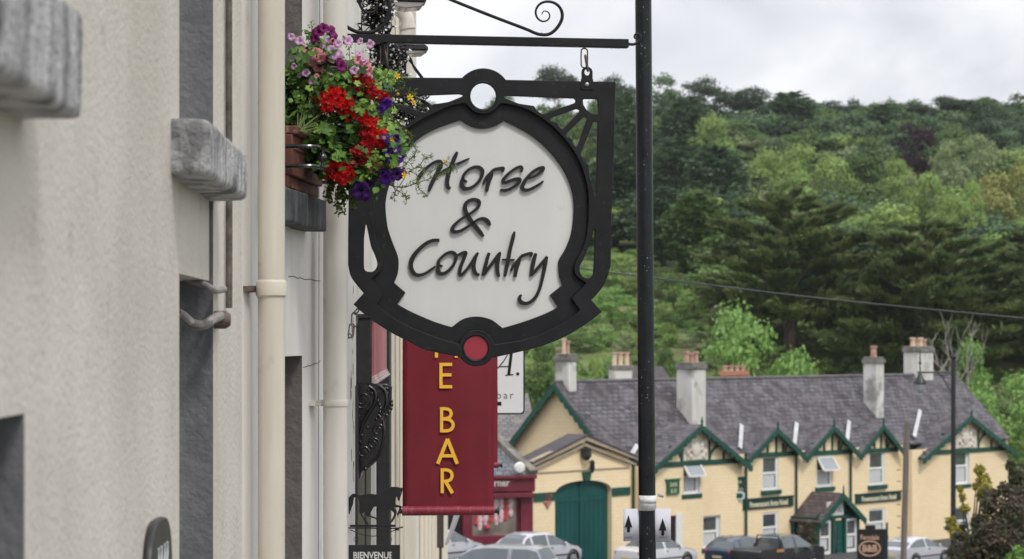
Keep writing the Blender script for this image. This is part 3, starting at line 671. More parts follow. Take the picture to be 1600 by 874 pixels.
# hangers: folded plates bolted through the frame top
def link(mb, c, w, h, r, ux, uz):
    n = 20; pts = []
    for i in range(n+1):
        t = 2*math.pi*i/n; x = w*math.cos(t); z = w*math.sin(t) + math.copysign(h-w, math.sin(t)) * (1 if abs(math.sin(t)) > 1e-6 else 0)
        pts.append(c + ux*x + uz*z)
    mb.tube(pts, r, 8, cap=False)
for (x, y0, y1) in ((918, 104, 140), (600, 97, 132)):
    m1 = MB(); a0, z0 = H(x-10, y1, .02); a1, z1 = H(x+9.5, y1-16, .02); ac = (a0+a1)/2; w2 = (a1-a0)/2
    pl = [(a0, z0), (a1, z0), (a1, z1), (ac+w2*.9, z1), (ac+w2*.9, H(x, y0+9, .02)[1])] + [(ac+w2*.9*math.cos(t), H(x, y0+9, .02)[1] + w2*.9*math.sin(t)) for t in np.linspace(.2, math.pi-.2, 9)] + [(ac-w2*.9, H(x, y0+9, .02)[1]), (ac-w2*.9, z1), (a0, z1)]
    hz_ = H(x, y0+9, .02)[1]; hl = [(ac+w2*.42*math.cos(t), hz_+w2*.5*math.sin(t)) for t in np.linspace(0, 2*math.pi, 15)[:-1]]
    cutout(m1, PS, pl, [hl], .0105, .0145, .001)
    hp = m1.build('hanger_plate', M_sign, sign)
    m1 = MB(); a, z = H(x-.5, y1-8, .02); m1.lathe(PS.pt(a, z, .0147), [(.0095,0),(.0095,.003),(.005,.006)], 12, PS.n); m1.build('bolt', mat('zinc_bolt', (.35,.35,.36), rough=.35, metal=.7), hp)
# chain links between bracket and sign
uu, zz_ = PS.u, Vector((0,0,1))
for (x, yb, yp) in ((913, 76, 113), (600, 70, 106)):
    ch = thing('hanger_chain', 'two iron chain links holding the %s end of the hanging sign' % ('right' if x > 800 else 'left'), 'chain', HP(x, 90), 'chains holding the hanging sign')
    A = HP(x, yb+15, .0); m1 = MB(); link(m1, A, px2m(5.2), px2m(15), .0034, uu, zz_); m1.build('link', M_rust, ch)
    B = HP(x+3.5, yp-14+ (0 if x > 800 else 0), .012); d_ = (HP(x+5, yp, .016) - HP(x+1, yp-24, 0)).normalized(); m1 = MB(); link(m1, B, px2m(4.6), px2m(13.5), .0034, PS.n, d_); m1.build('link', M_rust, ch)

# ------------------------------------------------------------------ bracket
br = thing('sign_bracket', 'black square iron bracket beam with scrolls above the shield sign', 'bracket', HP(543, 62))
# the beam slopes a little; its end is cut square
a0, zt0 = H(538, 53.5); a1, zt1 = H(981, 62); _, zb0 = H(538, 66); _, zb1 = H(981, 75.5)
m1 = MB(); q = PS.pt; m1.hexa([q(a0,zb0,.022), q(a1,zb1,.022), q(a1,zb1,-.022), q(a0,zb0,-.022), q(a0,zt0,.022), q(a1,zt1,.022), q(a1,zt1,-.022), q(a0,zt0,-.022)])
bm_ = m1.build('beam', M_sign, br, bevel=.003)
m1 = MB()
for i in range(34):     # drops hanging from the underside
    t = random.random(); m1.ball(q(a0+(a1-a0)*t, zb0+(zb1-zb0)*t - .001, random.uniform(-.02,.022)), random.uniform(.0012,.0026), 6)
for i in range(30):
    t = random.random(); a, z = H(792+(897-792)*t, 151.3+3*t, .0); m1.ball(q(a, z-.001, random.uniform(-.01,.01)), random.uniform(.001,.002), 6)
m1.build('water_drop', mat('water_drops', (.5,.52,.55), rough=.05, spec=1), br)
m1 = MB(); L = [(981,69,0),(990,69.5,0),(997,66,0),(1000.5,60,0),(998.5,54.5,0),(993.5,53.5,0),(991,57.5,0),(993,60.5,0),(995.5,59,0)]
m1.tube(smooth_pts([HP(x, y, 0) for x, y, _ in L], 5), [.0075*(1-.55*i/40) for i in range(41)], 8); m1.build('finial', M_sign, br)
# brace and spiral on top (flat bar)
L = [(640,-28),(705,0),(770,26),(820,45),(835,51.5),(846,54.5),(858,53.5),(868,46.5),(876.5,34),(878.5,22),(874,11),(864,4),(852,3),(842,8),(837,18),(839.5,28),(847,33.5),(855,32),(859,25.5),(856,19),(849.5,18),(846.5,23)]
S_ = smooth_pts([HP(x, y, 0) for x, y in L], 6); n_ = len(S_)
m1 = MB(); m1.tube(S_, [.0078 if i < n_*.45 else .0072*(1-.7*(i/n_-.45)/.55) for i in range(n_)], 10); m1.build('brace', M_sign, br)
m1 = MB(); m1.ball(HP(846, 53.8, 0), .008, 10); m1.ball(HP(840, 54.4, 0), .0055, 8); m1.ball(HP(571, 50, 0), .008, 10); m1.build('rivet', M_sign, br)
L = [(534,36),(545,44),(558,50),(571,51),(585,49),(600,38),(608,20),(607,2),(598,-14),(584,-19),(570,-13),(562,0),(565,13),(574,20),(585,18),(590,9)]
S_ = smooth_pts([HP(x, y, 0) for x, y in L], 6); n_ = len(S_)
m1 = MB(); m1.tube(S_, [.009*(1-.35*i/n_) for i in range(n_)], 10); m1.build('scroll', M_sign, br)
m1 = MB(); A = HP(601, 66); B = HP(599, 100); m1.tube([A, (A+B)/2, B], .014, 10); m1.build('drop_bar', M_sign, br)
# chain tying the sign's lower tip to the wall
ch = thing('stay_chain', 'short rusty chain tying the lower left tip of the sign to the wall', 'chain', HP(556, 505))
for (x, y, ang, w, h) in ((557,487,.7,2,5),(553.5,500,.05,4.2,11),(549,517,.1,3.8,11),(541,526,1.35,3.2,8),(535.5,523,.3,2,3)):
    m1 = MB(); c = HP(x, y, -.02); dz = Vector((0,0,1))*math.cos(ang) + PS.u*math.sin(ang); dx = dz.cross(PS.n); link(m1, c, px2m(w), px2m(h), .0034, dx, dz); m1.build('link', mat('grey_chain', (.09,.085,.08), (.22,.21,.2), rough=.5, metal=.5, scale=60), ch)

# ------------------------------------------------------------------ floodlights, elbow pipe, fairy lights
for i, (x0, x1, yt, yb, lab) in enumerate(((607, 664, -12, 17, 'upper black floodlight above the bracket beam'), (612, 667, 70, 88, 'lower black floodlight just under the bracket beam'))):
    Yf = 14.2; PFl = Plane(at(x0, HZ, Yf), (1, .1)); fl = thing('floodlight', lab, 'floodlight', at(x0, yt, Yf), 'floodlights on the white house')
    a0, zt_f = PFl.hit(x0, yt); a1, zb_f = PFl.hit(x1, yb); h_ = zt_f-zb_f
    m1 = MB(); bod = [(a0, zt_f), (a1-.02, zt_f-.1*h_), (a1, zt_f-.3*h_), (a1+.003, zb_f+.38*h_), (a0-.02, zb_f+.42*h_)]
    m1.pprism(PFl, bod, -.10, .10); m1.build('housing', mat('floodlight_black', (.02,.022,.025), rough=.4, spec=.5), fl, bevel=.006)
    m1 = MB(); le = [(a0+.01, zb_f+.40*h_), (a1-.008, zb_f+.36*h_), (a1-.03, zb_f+.1*h_), (a0+.09, zb_f), (a0+.03, zb_f+.15*h_)]
    m1.pprism(PFl, le, -.09, .09); m1.build('lens', mat('cloudy_lens', (.30,.27,.27), rough=.15, spec=.8), fl, bevel=.006)
    m1 = MB(); m1.bar(PFl.pt(a0, (zt_f+zb_f)/2, 0), Vector((PD.pt(17.6,0,0).x-.05, 17.6, (zt_f+zb_f)/2)), .03, .03); m1.build('arm', M_black, fl)
el = thing('gutter_elbow', 'cream swan-neck gutter elbow between the two floodlights', 'drainpipe', at(632, 40, 15))
m1 = MB(); L = [(622,8),(628,18),(636,30),(637,45),(634,60),(636,75),(638,95),(639,300)]
m1.tube(smooth_pts([at(x, y, 15.3) for x, y in L], 5), .045, 20); m1.build('pipe', M_pipe2, el)
m1 = MB(); p0, p1 = at(636, 40, 15.3), at(637, 46, 15.3); m1.tube([p0, p1], .053, 20); m1.build('collar', M_pipe2, el)
random.seed(11)
fs_ = thing('fairy_lights', 'tangled bunch of black wired fairy lights hung behind the flowers', 'string lights', at(590, 60, 12.6))
wr, bl = MB(), MB()
def tangle(cx, cy, rx, ry, n, Y):
    for i in range(n):
        x, y = random.gauss(cx, rx*.55), random.gauss(cy, ry*.55); pts = []; d = random.uniform(0, 6.28)
        for k in range(6):
            pts.append(at(x, y, Y + random.uniform(-.12,.12))); d += random.uniform(-1.1,1.1); x += 6*math.cos(d); y += 6*math.sin(d)
            if abs(x-cx) > rx: x = cx + math.copysign(rx, x-cx)
            if abs(y-cy) > ry: y = cy + math.copysign(ry, y-cy)
        wr.tube(smooth_pts(pts, 3), .0032, 5)
        if random.random() < .8:
            p = pts[-1]; q_ = p + Vector((random.uniform(-1,1), random.uniform(-.3,.3), random.uniform(-1,1))).normalized()*.02
            wr.tube([p, q_], .0048, 5); bl.tube([q_, q_+(q_-p)*.7], [.0062,.0035], 6)
tangle(588, 10, 23, 40, 105, 12.6); tangle(592, 75, 14, 42, 60, 12.6); tangle(612, 95, 22, 24, 80, 12.7); tangle(632, 168, 34, 18, 85, 12.7); tangle(640, 205, 26, 20, 45, 12.7)
for L in ([(626,95),(640,92),(650,108),(668,128)], [(560,0),(575,20),(592,12),(586,50)], [(640,150),(662,158),(676,170),(690,178)], [(600,60),(596,90),(600,120),(610,170)]):
    for j in range(3): wr.tube(smooth_pts([at(x+random.uniform(-3,3), y+random.uniform(-3,3), 12.7) for x, y in L], 6), .005, 6)
wr.build('wire', mat('black_wire', (.008,.008,.009), rough=.5), fs_); _bl = bl.build('bulb', mat('clear_bulb', (.85,.85,.87), rough=.1, spec=.9), fs_); _bl['kind'] = 'stuff'

# ------------------------------------------------------------------ horse bracket with the small welcome board
YH = 11.85; PH = Plane(at(580, HZ, YH), (1, .03))
hp_ = lambda x, y: PH.hit(x, y)
Z9 = lambda L: [(530+x/6.525, 740+y/6.525) for x, y in L]
hb = thing('horse_bracket', 'black iron bracket with walking horse silhouette under the corbel', 'bracket', PH.pt(*hp_(537, 870)))
horse = Z9(sm([(140,205),(175,210),(215,222),(260,214),(320,208),(385,214),(425,196),(460,165),(500,145),(560,136),(610,142),(632,150)], 3) + [(636,140),(640,150),(650,142),(648,158)] + sm([(648,160),(642,185),(634,215),(622,250),(616,275),(604,280),(596,268),(592,250),(584,235),(578,262),(574,290),(575,318)], 3)
  + sm([(578,318),(605,325),(632,332),(638,345),(622,385),(606,425),(600,450),(592,430),(588,410),(600,390),(612,352),(590,346),(560,350)], 3) + sm([(562,352),(582,372),(586,400),(575,440),(545,490),(520,512),(530,530),(505,530),(512,510),(545,450),(558,410),(540,385),(500,355),(470,342)], 3)
  + sm([(466,341),(420,338),(385,336),(352,345),(335,375),(318,400),(316,425),(345,438),(378,452),(392,475),(396,500),(385,490),(374,466),(340,454),(305,440),(278,430),(272,400),(268,385)], 3) + sm([(262,384),(250,400),(232,410),(246,440),(275,480),(300,520),(288,522),(262,492),(236,450),(212,408),(204,380),(206,330),(200,280),(190,245)], 3)
  + sm([(180,243),(155,245),(145,275),(142,310),(128,345),(112,385),(106,415),(95,410),(85,405),(62,375),(52,345),(72,310),(90,270),(105,235)], 3))
m1 = MB(); cutout(m1, PH, [hp_(x, y) for x, y in horse], [[hp_(x, y) for x, y in Z9([(624,190),(630,190),(630,196),(624,196)])]], -.003, .003); m1.build('horse', M_black, hb)
m1 = MB(); x0, z0 = hp_(*Z9([(110,524)])[0]); x1, z1 = hp_(*Z9([(575,546)])[0]); m1.pbox(PH, x0, x1, z1, z0, -.004, .004)
m1.tube(smooth_pts([PH.pt(*hp_(x, y), .006) for x, y in Z9([(28,850),(32,700),(30,590),(36,555),(60,548),(120,556),(300,556),(520,560),(600,556),(650,545)])], 6), .0033, 8)
m1.tube(smooth_pts([PH.pt(*hp_(x, y), .006) for x, y in Z9([(110,572),(180,602),(260,628),(345,638),(440,622),(520,596),(600,566)])], 6), .0022, 8)
m1.ball(PH.pt(*hp_(*Z9([(590,570)])[0]), .006), .008, 8, (1.6,1,.8))
m1.build('frame', M_black, hb)
bw = thing('welcome_board', 'small black board lettered BIENVENUE hanging from the horse bracket', 'sign', PH.pt(*hp_(582, 870)))
x0, z0 = hp_(*Z9([(68,730)])[0]); x1, _ = hp_(*Z9([(620,730)])[0]); _, z1 = hp_(*Z9([(0,1000)])[0])
m1 = MB(); m1.pbox(PH, x0, x1, z1, z0, -.004, .004); m1.build('board', mat('matt_black_board', (.02,.02,.02), (.03,.03,.03), rough=.7, scale=20), bw, bevel=.0015)
m1 = MB()
for xx in (174, 512):
    c = PH.pt(*hp_(*Z9([(xx, 672)])[0]), .004); m1.tube([c + Vector((.0022*6*math.cos(t)*.9, 0, .0022*9*math.sin(t)*.6)) for t in np.linspace(0, 2*math.pi, 15)], .0012, 6)
    for ya, yb_ in ((600,650),(696,735)): m1.tube([PH.pt(*hp_(*Z9([(xx, ya)])[0]), .004), PH.pt(*hp_(*Z9([(xx, yb_)])[0]), .004)], .0012, 6)
m1.build('hook', M_black, bw)
m1 = MB(); xa, za = hp_(*Z9([(340,838)])[0]); text(m1, PH, (x0+x1)/2, za, 'BIENVENUE', .047, .0042, .0052, xs=.80, offset=.001)
m1.build('lettering', mat('worn_white_lettering', (.75,.75,.73), (.06,.06,.06), rough=.6, scale=14, stretch=(1,.2,.15), lo=.53, hi=.6, detail=2), bw)

# ------------------------------------------------------------------ red banners and white board behind the sign
M_ban = mat('burgundy_banner_cloth', (.155,.010,.019), (.195,.015,.026), rough=.75, scale=3, bump=.15, bscale=200, bdist=.001)
M_banh = mat('burgundy_hem', (.24,.02,.04), (.4,.1,.14), rough=.5, scale=20, stretch=(3,1,.3), lo=.5, hi=.8)
M_gold = mat('golden_yellow_print', (.95,.52,.05), rough=.6)
def banner(label, x0, x1, y0, y1, Y, hem, rod_px, letters):
    P = Plane(at(x0, HZ, Y), (1, .06)); t = thing('banner', label, 'banner', P.pt(*P.hit(x0, y1)), 'burgundy banners hanging from the house fronts')
    a0, zb_ = P.hit(x0, y1); a1, _ = P.hit(x1, y1); _, zt_ = P.hit(x0, y0); m = MB(); nA, nZ = 14, 30; vs = []
    for j in range(nZ+1):
        for i in range(nA+1):
            a = a0+(a1-a0)*i/nA; z = zb_+(zt_-zb_)*j/nZ
            vs.append(P.pt(a, z, .0035*math.sin(i*.55+j*.22) + .0022*math.sin(j*.5-i*.4) + .003*math.sin(i*1.3+2*math.sin(j*.2))*(1-j/nZ) - .004*abs(i-nA/2)/nA))
    m.add(vs, [(j*(nA+1)+i, j*(nA+1)+i+1, (j+1)*(nA+1)+i+1, (j+1)*(nA+1)+i) for j in range(nZ) for i in range(nA)])
    c = m.build('cloth', M_ban, t, angle=180); so = c.modifiers.new('thickness', 'SOLIDIFY'); so.thickness = .003; so.offset = -1
    m = MB(); hh = (hem)/FPX*Y/2; m.tube([P.pt(a0-.003+(a1-a0+.006)*i/20, zb_+hh, 0) for i in range(21)], [hh*(1+.03*math.sin(i*2.1)) for i in range(21)], 14, flat=1); m.build('hem', M_banh, t)
    m = MB(); m.tube([P.pt(a0-.02, zb_+hh*.9, 0), P.pt(a1+rod_px/FPX*Y, zb_+hh*.9, 0)], hh*.5, 12); m.lathe(P.pt(a1+rod_px/FPX*Y-.008, zb_+hh*.9, 0), [(hh*.8, 0), (hh*.8, .01)], 12, P.u); m.build('bottom_rod', M_black, t)
    m = MB(); m.tube([P.pt(a0-.1, zt_-.01, 0), P.pt(a1+.02, zt_-.01, 0)], .014, 12); m.build('top_rod', M_black, t)
    if letters:
        m = MB(); lw = 5.0
        def st(L, w=lw, k=1):
            pts = [(*P.hit(x, y, .012), w/FPX*Y) for x, y in L]; ribbon(m, P, pts, .0088, .0098 + .0002*len(m.f)/100, k)
        def T(x0, x1, yt, yb): st([(x0,yt+2.6),(x1,yt+2.6)], 5.2); st([((x0+x1)/2,yt),((x0+x1)/2,yb)])
        T(682,714,471,511)
        st([(682,519),(682,559)]); st([(713,519),(713,559)]); st([(682,538.5),(713,538.5)], 5.2)
        st([(689,567.2),(689,607)]); 
        for yy in (569.7, 586, 604.5): st([(687,yy),(706.5 if yy != 586 else 705.5,yy)], 5)
        st([(690,636.5),(690,675.8)])
        st([(688,639),(697,639),(703,641.5),(705,646.5),(702.5,652),(696,654.4),(690,654.6)], 5, 4); st([(690,655),(700,655.4),(706,659),(708.2,664.5),(705.5,670.5),(699,673.3),(688,673.4)], 5, 4)
        st([(684,725),(699.3,686)], 5.6); st([(714.5,725),(699.1,686)], 5.6); st([(689,712.5),(710,712.5)], 5)
        st([(691,732),(691,770.8)]); st([(689,734.6),(698,734.6),(704,737),(706.5,743),(704,749.5),(698,752),(691,752.2)], 5, 4); st([(696,752),(707,770.8)], 5.6)
        m.build('lettering', M_gold, t)
    return t
banner('nearer burgundy banner reading THE BAR in yellow capitals', 629, 771.5, 330, 806, 13.4, 15, 8, True)
banner('farther plain burgundy banner peeping out behind the lettered one', 650, 777.5, 335, 732, 15.4, 10, 7, False)
Yw = 17.5; PW = Plane(at(720, HZ, Yw), (1, .05)); wb = thing('white_sign_board', 'white rounded board with black A. and small grey bar lettering', 'sign', at(760, 648, Yw))
def rrect(P, x0, y0, x1, y1, r):
    out = []
    for cx, cy, a in ((x1-r, y0+r, 90), (x0+r, y0+r, 180), (x0+r, y1-r, 270), (x1-r, y1-r, 360)):
        out += arc(cx, cy, r, a-90 if a != 90 else 0, a, 6)[:] if False else [(cx + r*math.cos(math.radians(a-90+15*i)), cy - r*math.sin(math.radians(a-90+15*i))) for i in range(7)]
    return [P.hit(x, y) for x, y in out]
m1 = MB(); cutout(m1, PW, rrect(PW, 690, 470, 820, 648, 7), [], -.02, .0); m1.build('frame', M_black, wb)
m1 = MB(); cutout(m1, PW, rrect(PW, 692, 472, 817.5, 645.5, 5), [], .001, .004); wp = m1.build('panel', mat('white_board_paint', (.74,.74,.75), rough=.4), wb)
m1 = MB(); W2 = lambda x, y: PW.hit(x, y, .005)
def st2(L, w, k=4, dd=0): ribbon(m1, PW, [(*W2(x, y), w/FPX*Yw) for x, y in L], .0045, .0065+dd, k)
st2([(801,535),(798,560),(795,585)], 4.6, 3); st2([(801,536),(790,560),(776,577),(768,582)], 1.6, 4, .0002); st2([(780,573),(797,573)], 1.6, 2, .0004); st2([(790,586.5),(802,585.5)], 1.8, 2, .0006)
a, z = W2(809, 584.5); m1.lathe(PW.pt(a, z, .0045), [(2.6/FPX*Yw, 0), (2.6/FPX*Yw, .002)], 14, PW.n)
m1.build('lettering', M_letter, wp)
m1 = MB(); a, z = W2(789, 618); text(m1, PW, a, z, 'bar', 17/FPX*Yw, .0045, .006, xs=.95, spacing=1.35); m1.build('small_lettering', mat('grey_print', (.16,.16,.17)), wp)
m1 = MB(); a0, z0 = W2(770, 634); a1, z1 = W2(783.5, 628); m1.pbox(PW, a0, a1, z0, z1, .0045, .006); m1.build('print_block', M_letter, wp)
m1 = MB(); m1.bar(PW.pt(W2(700, 490)[0]-.4, W2(700, 490)[1]+.15, -.01), PW.pt(W2(815, 490)[0], W2(700, 490)[1]+.15, -.01), .02, .02)
for x in (705, 800): m1.tube([PW.pt(W2(x, 480)[0], W2(x, 472)[1]+.17, -.01), PW.pt(W2(x, 480)[0], W2(x, 474)[1], -.01)], .006, 6)
m1.build('hanging_bar', M_black, wb)

# ------------------------------------------------------------------ black post with paper notices
Yp = 13.0; T0 = at(1004.3, -120, Yp); T1 = at(1014.8, 1300, Yp); gz = ground(.7, Yp)+.1
post = thing('lamp_column', 'tall chipped black column standing in front of the inn', 'post', (T1.x, Yp, gz))
Bt = T0 + (T1-T0)*((T0.z-gz)/(T0.z-T1.z))
m1 = MB(); m1.tube([Bt + (T0-Bt)*t for t in np.linspace(0, 1.15, 8)], [.0475,.0468,.0462,.0456,.045,.0444,.044,.044], 36)
M_post = mat('blue_black_gloss_paint', (.009,.011,.014), (.016,.018,.022), rough=.3, scale=14, spec=.3, bump=.25, bscale=90, bdist=.002, c3=(.02,.022,.024), s3=40, f3=.6)
m1.build('shaft', M_post, post)
m1 = MB(); m1.lathe(Bt, [(.11,-.05),(.11,.5),(.09,.55),(.06,.6)], 24); m1.build('base', M_post, post)
chips = MB(); random.seed(9)
axis = (T0-T1).normalized()
for i in range(60):
    py = random.choice([random.uniform(10,140), random.uniform(200,480), random.uniform(560,720), random.uniform(800,874)])
    zz = (HZ-py)/FPX*Yp; c = T1 + (T0-T1)*((zz-T1.z)/(T0.z-T1.z)); th = math.radians(random.gauss(-95, 30)); s_ = random.uniform(.0006,.0019); l_ = random.uniform(1,3.5)
    r_ = .0458; o = Vector((math.cos(th), math.sin(th), 0)); tt = Vector((-math.sin(th), math.cos(th), 0)); n_ = 7
    p = c + o*r_; chips.add([p + (tt*math.cos(k/n_*6.28)*random.uniform(.6,1) + axis*math.sin(k/n_*6.28)*l_)*s_ + o*.0006 for k in range(n_)], [tuple(range(n_))])
chips.build('paint_chip', mat('white_chip', (.55,.55,.53)), post)
M_tape = mat('white_tape', (.62,.62,.62), (.7,.7,.7), rough=.4, scale=30, bump=.3, bscale=60, bdist=.004)
tp = MB()
def band(y0, y1, r, th0, th1, n=24, slant=0):
    vs = []
    for i in range(n+1):
        th = math.radians(th0+(th1-th0)*i/n)
        for py in (y0 + slant*i/n, y1 + slant*.3*i/n):
            zz = (HZ-py)/FPX*Yp; c = T1 + (T0-T1)*((zz-T1.z)/(T0.z-T1.z)); vs.append(c + Vector((math.cos(th), math.sin(th), 0))*(r + .0008*math.sin(i*1.3)))
    tp.add(vs, [(2*i, 2*i+1, 2*i+3, 2*i+2) for i in range(n)])
band(774, 797.5, .0475, -160, 20)
band(776, 786, .0485, -150, 10, slant=2)
tapo = tp.build('tape', M_tape, None, org=(T1.x, Yp, at(0, 785, Yp).z)); tag(tapo, 'white tape wrapped round the black column above the notices', 'tape')
so = tapo.modifiers.new('thickness', 'SOLIDIFY'); so.thickness = .0015; so.offset = 1
fl_ = MB(); fl_.add([at(1027,773,Yp-.01), at(1033,771,Yp-.02), at(1038,775,Yp-.02), at(1036,778,Yp-.01), at(1028,776,Yp-.005)], [(0,1,2,3,4)]); f_ = fl_.build('loose_end', M_tape, tapo)
f_.modifiers.new('thickness', 'SOLIDIFY').thickness = .001
M_paper = mat('laminated_paper', (.66,.66,.74), (.62,.62,.70), rough=.75, scale=3, spec=.2)
for (x0, x1, y0, y1, ax, ayt, lab) in ((974, 1004, 795, 846, 982, 805, 'white notice with black arrow on the left side of the column'), (1022, 1045, 795, 847, 1035.5, 810, 'white notice with black arrow on the right side of the column')):
    PN = Plane(at(x0, HZ, Yp-.02), (1, .1 if x0 < 1000 else -.1)); Q = lambda x, y, d=0: PN.hit(x, y, d)
    t = thing('paper_notice', lab, 'notice', PN.pt(*Q((x0+x1)/2, y1)), 'paper arrow notices on the column')
    m1 = MB(); a0, z0 = Q(x0, y1); a1, z1 = Q(x1+3, y0); cv = [PN.pt(a0+(a1-a0)*i/6, z, .0006*math.sin(i*.9)) for z in (z0, z1) for i in range(7)]
    m1.add(cv, [(i, i+1, i+8, i+7) for i in range(6)]); s_ = m1.build('sheet', M_paper, t, angle=180); s_.modifiers.new('thickness', 'SOLIDIFY').thickness = .0012
    m1 = MB(); ar = [(ax, ayt), (ax+6, ayt+19.5), (ax+2.2, ayt+19), (ax+2.2, ayt+27), (ax-2.2, ayt+27), (ax-2.2, ayt+19), (ax-6, ayt+19.5)]
    m1.pprism(PN, [Q(x, y, .006) for x, y in ar], .0055, .0065); m1.build('arrow', M_letter, t)
    m1 = MB(); a, z = Q(ax, 840, .006); text(m1, PN, a, z, 'Level 2', 4.2/FPX*Yp, .0055, .006); m1.build('caption', M_letter, t)

# ------------------------------------------------------------------ overhead cable
A = at(560, 378, 19); B = at(1800, 512, 70); pts = []
ca = MB()
A2, M2, B2 = at(640, 375, 24), at(955, 426, 34), at(1600, 497.5, 40)
ext = B2 + (B2 - M2)*.6
L = smooth_pts([A2, at(790, 402, 29), M2, at(1280, 466, 37.5), B2, at(1760, 512, 42), at(2600, 560, 52)], 12)
ca.tube(L, .0125, 6)
tag(ca.build('overhead_cable', mat('grey_black_cable', (.035,.035,.04), (.07,.07,.075), rough=.5, scale=3), None, org=L[0]), 'thin overhead cable strung across the street in front of the woods', 'cable')
# ------------------------------------------------------------------ the inn across the square
_o = at(965, HZ, 100.5/(.926-165/FPX))
PI = Plane((_o.x, _o.y), (.926, 1))
def U(px, d=0): return PI.hit(px, HZ, d)[0]
def UZ(px, py, d=0): return PI.hit(px, py, d)
M_inn = brickmat('cream_painted_brick', hexc(240,220,183), hexc(236,214,175), hexc(226,203,163), .45, .16, .012, rough=.85, stain=hexc(226,204,166), sscale=.35, slo=.52, shi=.75, bump=.15)
M_slate = brickmat('old_roof_slates', (.044,.039,.047), (.150,.138,.158), (.012,.011,.014), .42, .27, .03, rough=.55, stain=(.046,.036,.038), sscale=.55, slo=.46, shi=.68, stain2=(.13,.12,.13), bump=.6, s2scale=1.3)
M_green = mat('bottle_green_paint', (.004,.052,.036), (.008,.075,.052), rough=.45, scale=2, spec=.4)
M_greend = mat('gate_green_paint', (.002,.060,.056), (.004,.078,.070), rough=.5, scale=.8, spec=.35)
M_lead_ = mat('lead_flashing', (.42,.42,.43), (.6,.6,.6), rough=.5, scale=1.2)
M_chim = mat('stained_white_chimney', (.52,.50,.47), (.66,.65,.62), rough=.9, scale=1.5, stretch=(1.5,1.5,.3), c3=(.30,.29,.27), s3=.9, f3=.52)
M_chimcap = mat('mossy_chimney_cap', (.10,.10,.09), (.25,.24,.22), rough=.9, scale=3)
M_pot = mat('terracotta_pot', (.30,.15,.10), (.48,.34,.27), rough=.8, scale=2.5)
M_potp = mat('pale_clay_pot', (.60,.48,.38), (.55,.36,.26), rough=.8, scale=2.5)
M_iglass = mat('inn_window_glass', (.05,.06,.065), (.10,.11,.115), rough=.12, scale=.9, spec=.8)
M_curt = mat('net_curtain', (.45,.47,.47), (.62,.63,.62), rough=.9, scale=6, stretch=(6,6,.3))
M_crest = mat('crest_plaster', (.60,.53,.44), (.70,.66,.60), rough=.8, scale=3)
M_stone_ = mat('stone_trim', (.30,.24,.17), (.42,.35,.26), rough=.85, scale=3)
gZ = -12.0
inn = thing('inn', 'long cream two-storey inn with slate roof and green half-timbered gables', 'inn', PI.pt(12, -11, 0))
uR = U(1575)
# window table: (x0, x1, y0, y1, open?)   first floor and ground floor
WIN = [(1068,1094,719,772,1,.5),(1099,1126,806,856,0,.5),(1191,1216,713,766,0,0),(1191,1216,801,848,0,0),(1276,1300,711,761,1,0),(1358,1382,706,758,0,0),(1357,1383,795,838,0,0),(1491,1515,700,757,0,.5),(1491,1515,793,836,0,.5)]
OFF = {1: .6, 5: .6}
bays = [(U(1000,.6)+0, U(1160,.6), .6), (U(1425,.6), U(1575,.6), .6)]
EAVE = -5.75
def gable_z(u, uc, zp, sl): return zp - abs(u-uc)*sl
# gables: peak px, peak py, left foot px, right foot px, forward offset, with crest
GAB = [(1084.5,663,1005,1164,.6,1),(1206.5,668,1160,1250,0,0),(1289.5,664,1251,1335,0,0),(1372,662,1336,1405,0,0),(1506,648.5,1434,1579,.6,1)]
gab = []
for (xp, yp, xl, xr, off, cr_) in GAB:
    uc, zp = UZ(xp, yp, off); ur = UZ(xr, 700, off)[0]; ul = UZ(xl, 700, off)[0]; hw = (ur-ul)/2
    uc = (ur+ul)/2 if abs((ur+ul)/2-uc) < .5 else uc
    zf = UZ(xr, {1164:726,1250:711,1335:708,1405:705,1579:706}[xr], off)[1]
    gab.append((uc, zp, hw, zf, off, cr_))
wallM, revM = MB(), (inn, M_winframe)
def ih(w, off): 
    x0, x1, y0, y1 = w[:4]; a0, z1 = UZ(x0, y0, off); a1, z0 = UZ(x1, y1, off); zt = (UZ((x0+x1)/2, y0, off)[1]); zb_ = UZ((x0+x1)/2, y1, off)[1]
    return (a0, a1, zb_, zt)
main_h, b1h, b2h = [], [], []
for w in WIN:
    (main_h if w[5] == 0 else (b1h if w[0] < 1200 else b2h)).append(ih(w, w[5]+ (.1 if w[5] else 0)))
doorh = (UZ(1046,0,.6)[0], UZ(1058,0,.6)[0], gZ+1.1, UZ(1052,806,.6)[1]); b1h.append(doorh)
PB1 = PI.shifted(.6)
q = PI.pt
segM = [(bays[0][1], bays[1][0])]
facade(wallM, revM, PI, bays[0][1]-.01, bays[1][0]+.01, gZ, EAVE, main_h, .14)
for (u0, u1, off), hl in zip(bays, (b1h, b2h)):
    facade(wallM, revM, PB1, u0, u1, gZ, EAVE-.25, hl, .14)
    for uu_ in (u0, u1): wallM.quad(q(uu_,gZ,0), q(uu_,gZ,off), q(uu_,EAVE-.25,off), q(uu_,EAVE-.25,0))
wallM.quad(q(0,gZ,0), q(bays[0][0]+.01,gZ,0), q(bays[0][0]+.01,EAVE,0), q(0,EAVE,0))
# gable triangles
for (uc, zp, hw, zf, off, cr_) in gab:
    zb_ = EAVE-.25 if off else EAVE
    sl = (zp-zf)/hw; hb_ = min(hw, (zp-.12-zb_)/sl)
    wallM.add([q(uc-hb_,zb_,off), q(uc+hb_,zb_,off), q(uc,zp-.12,off)], [(0,1,2)])
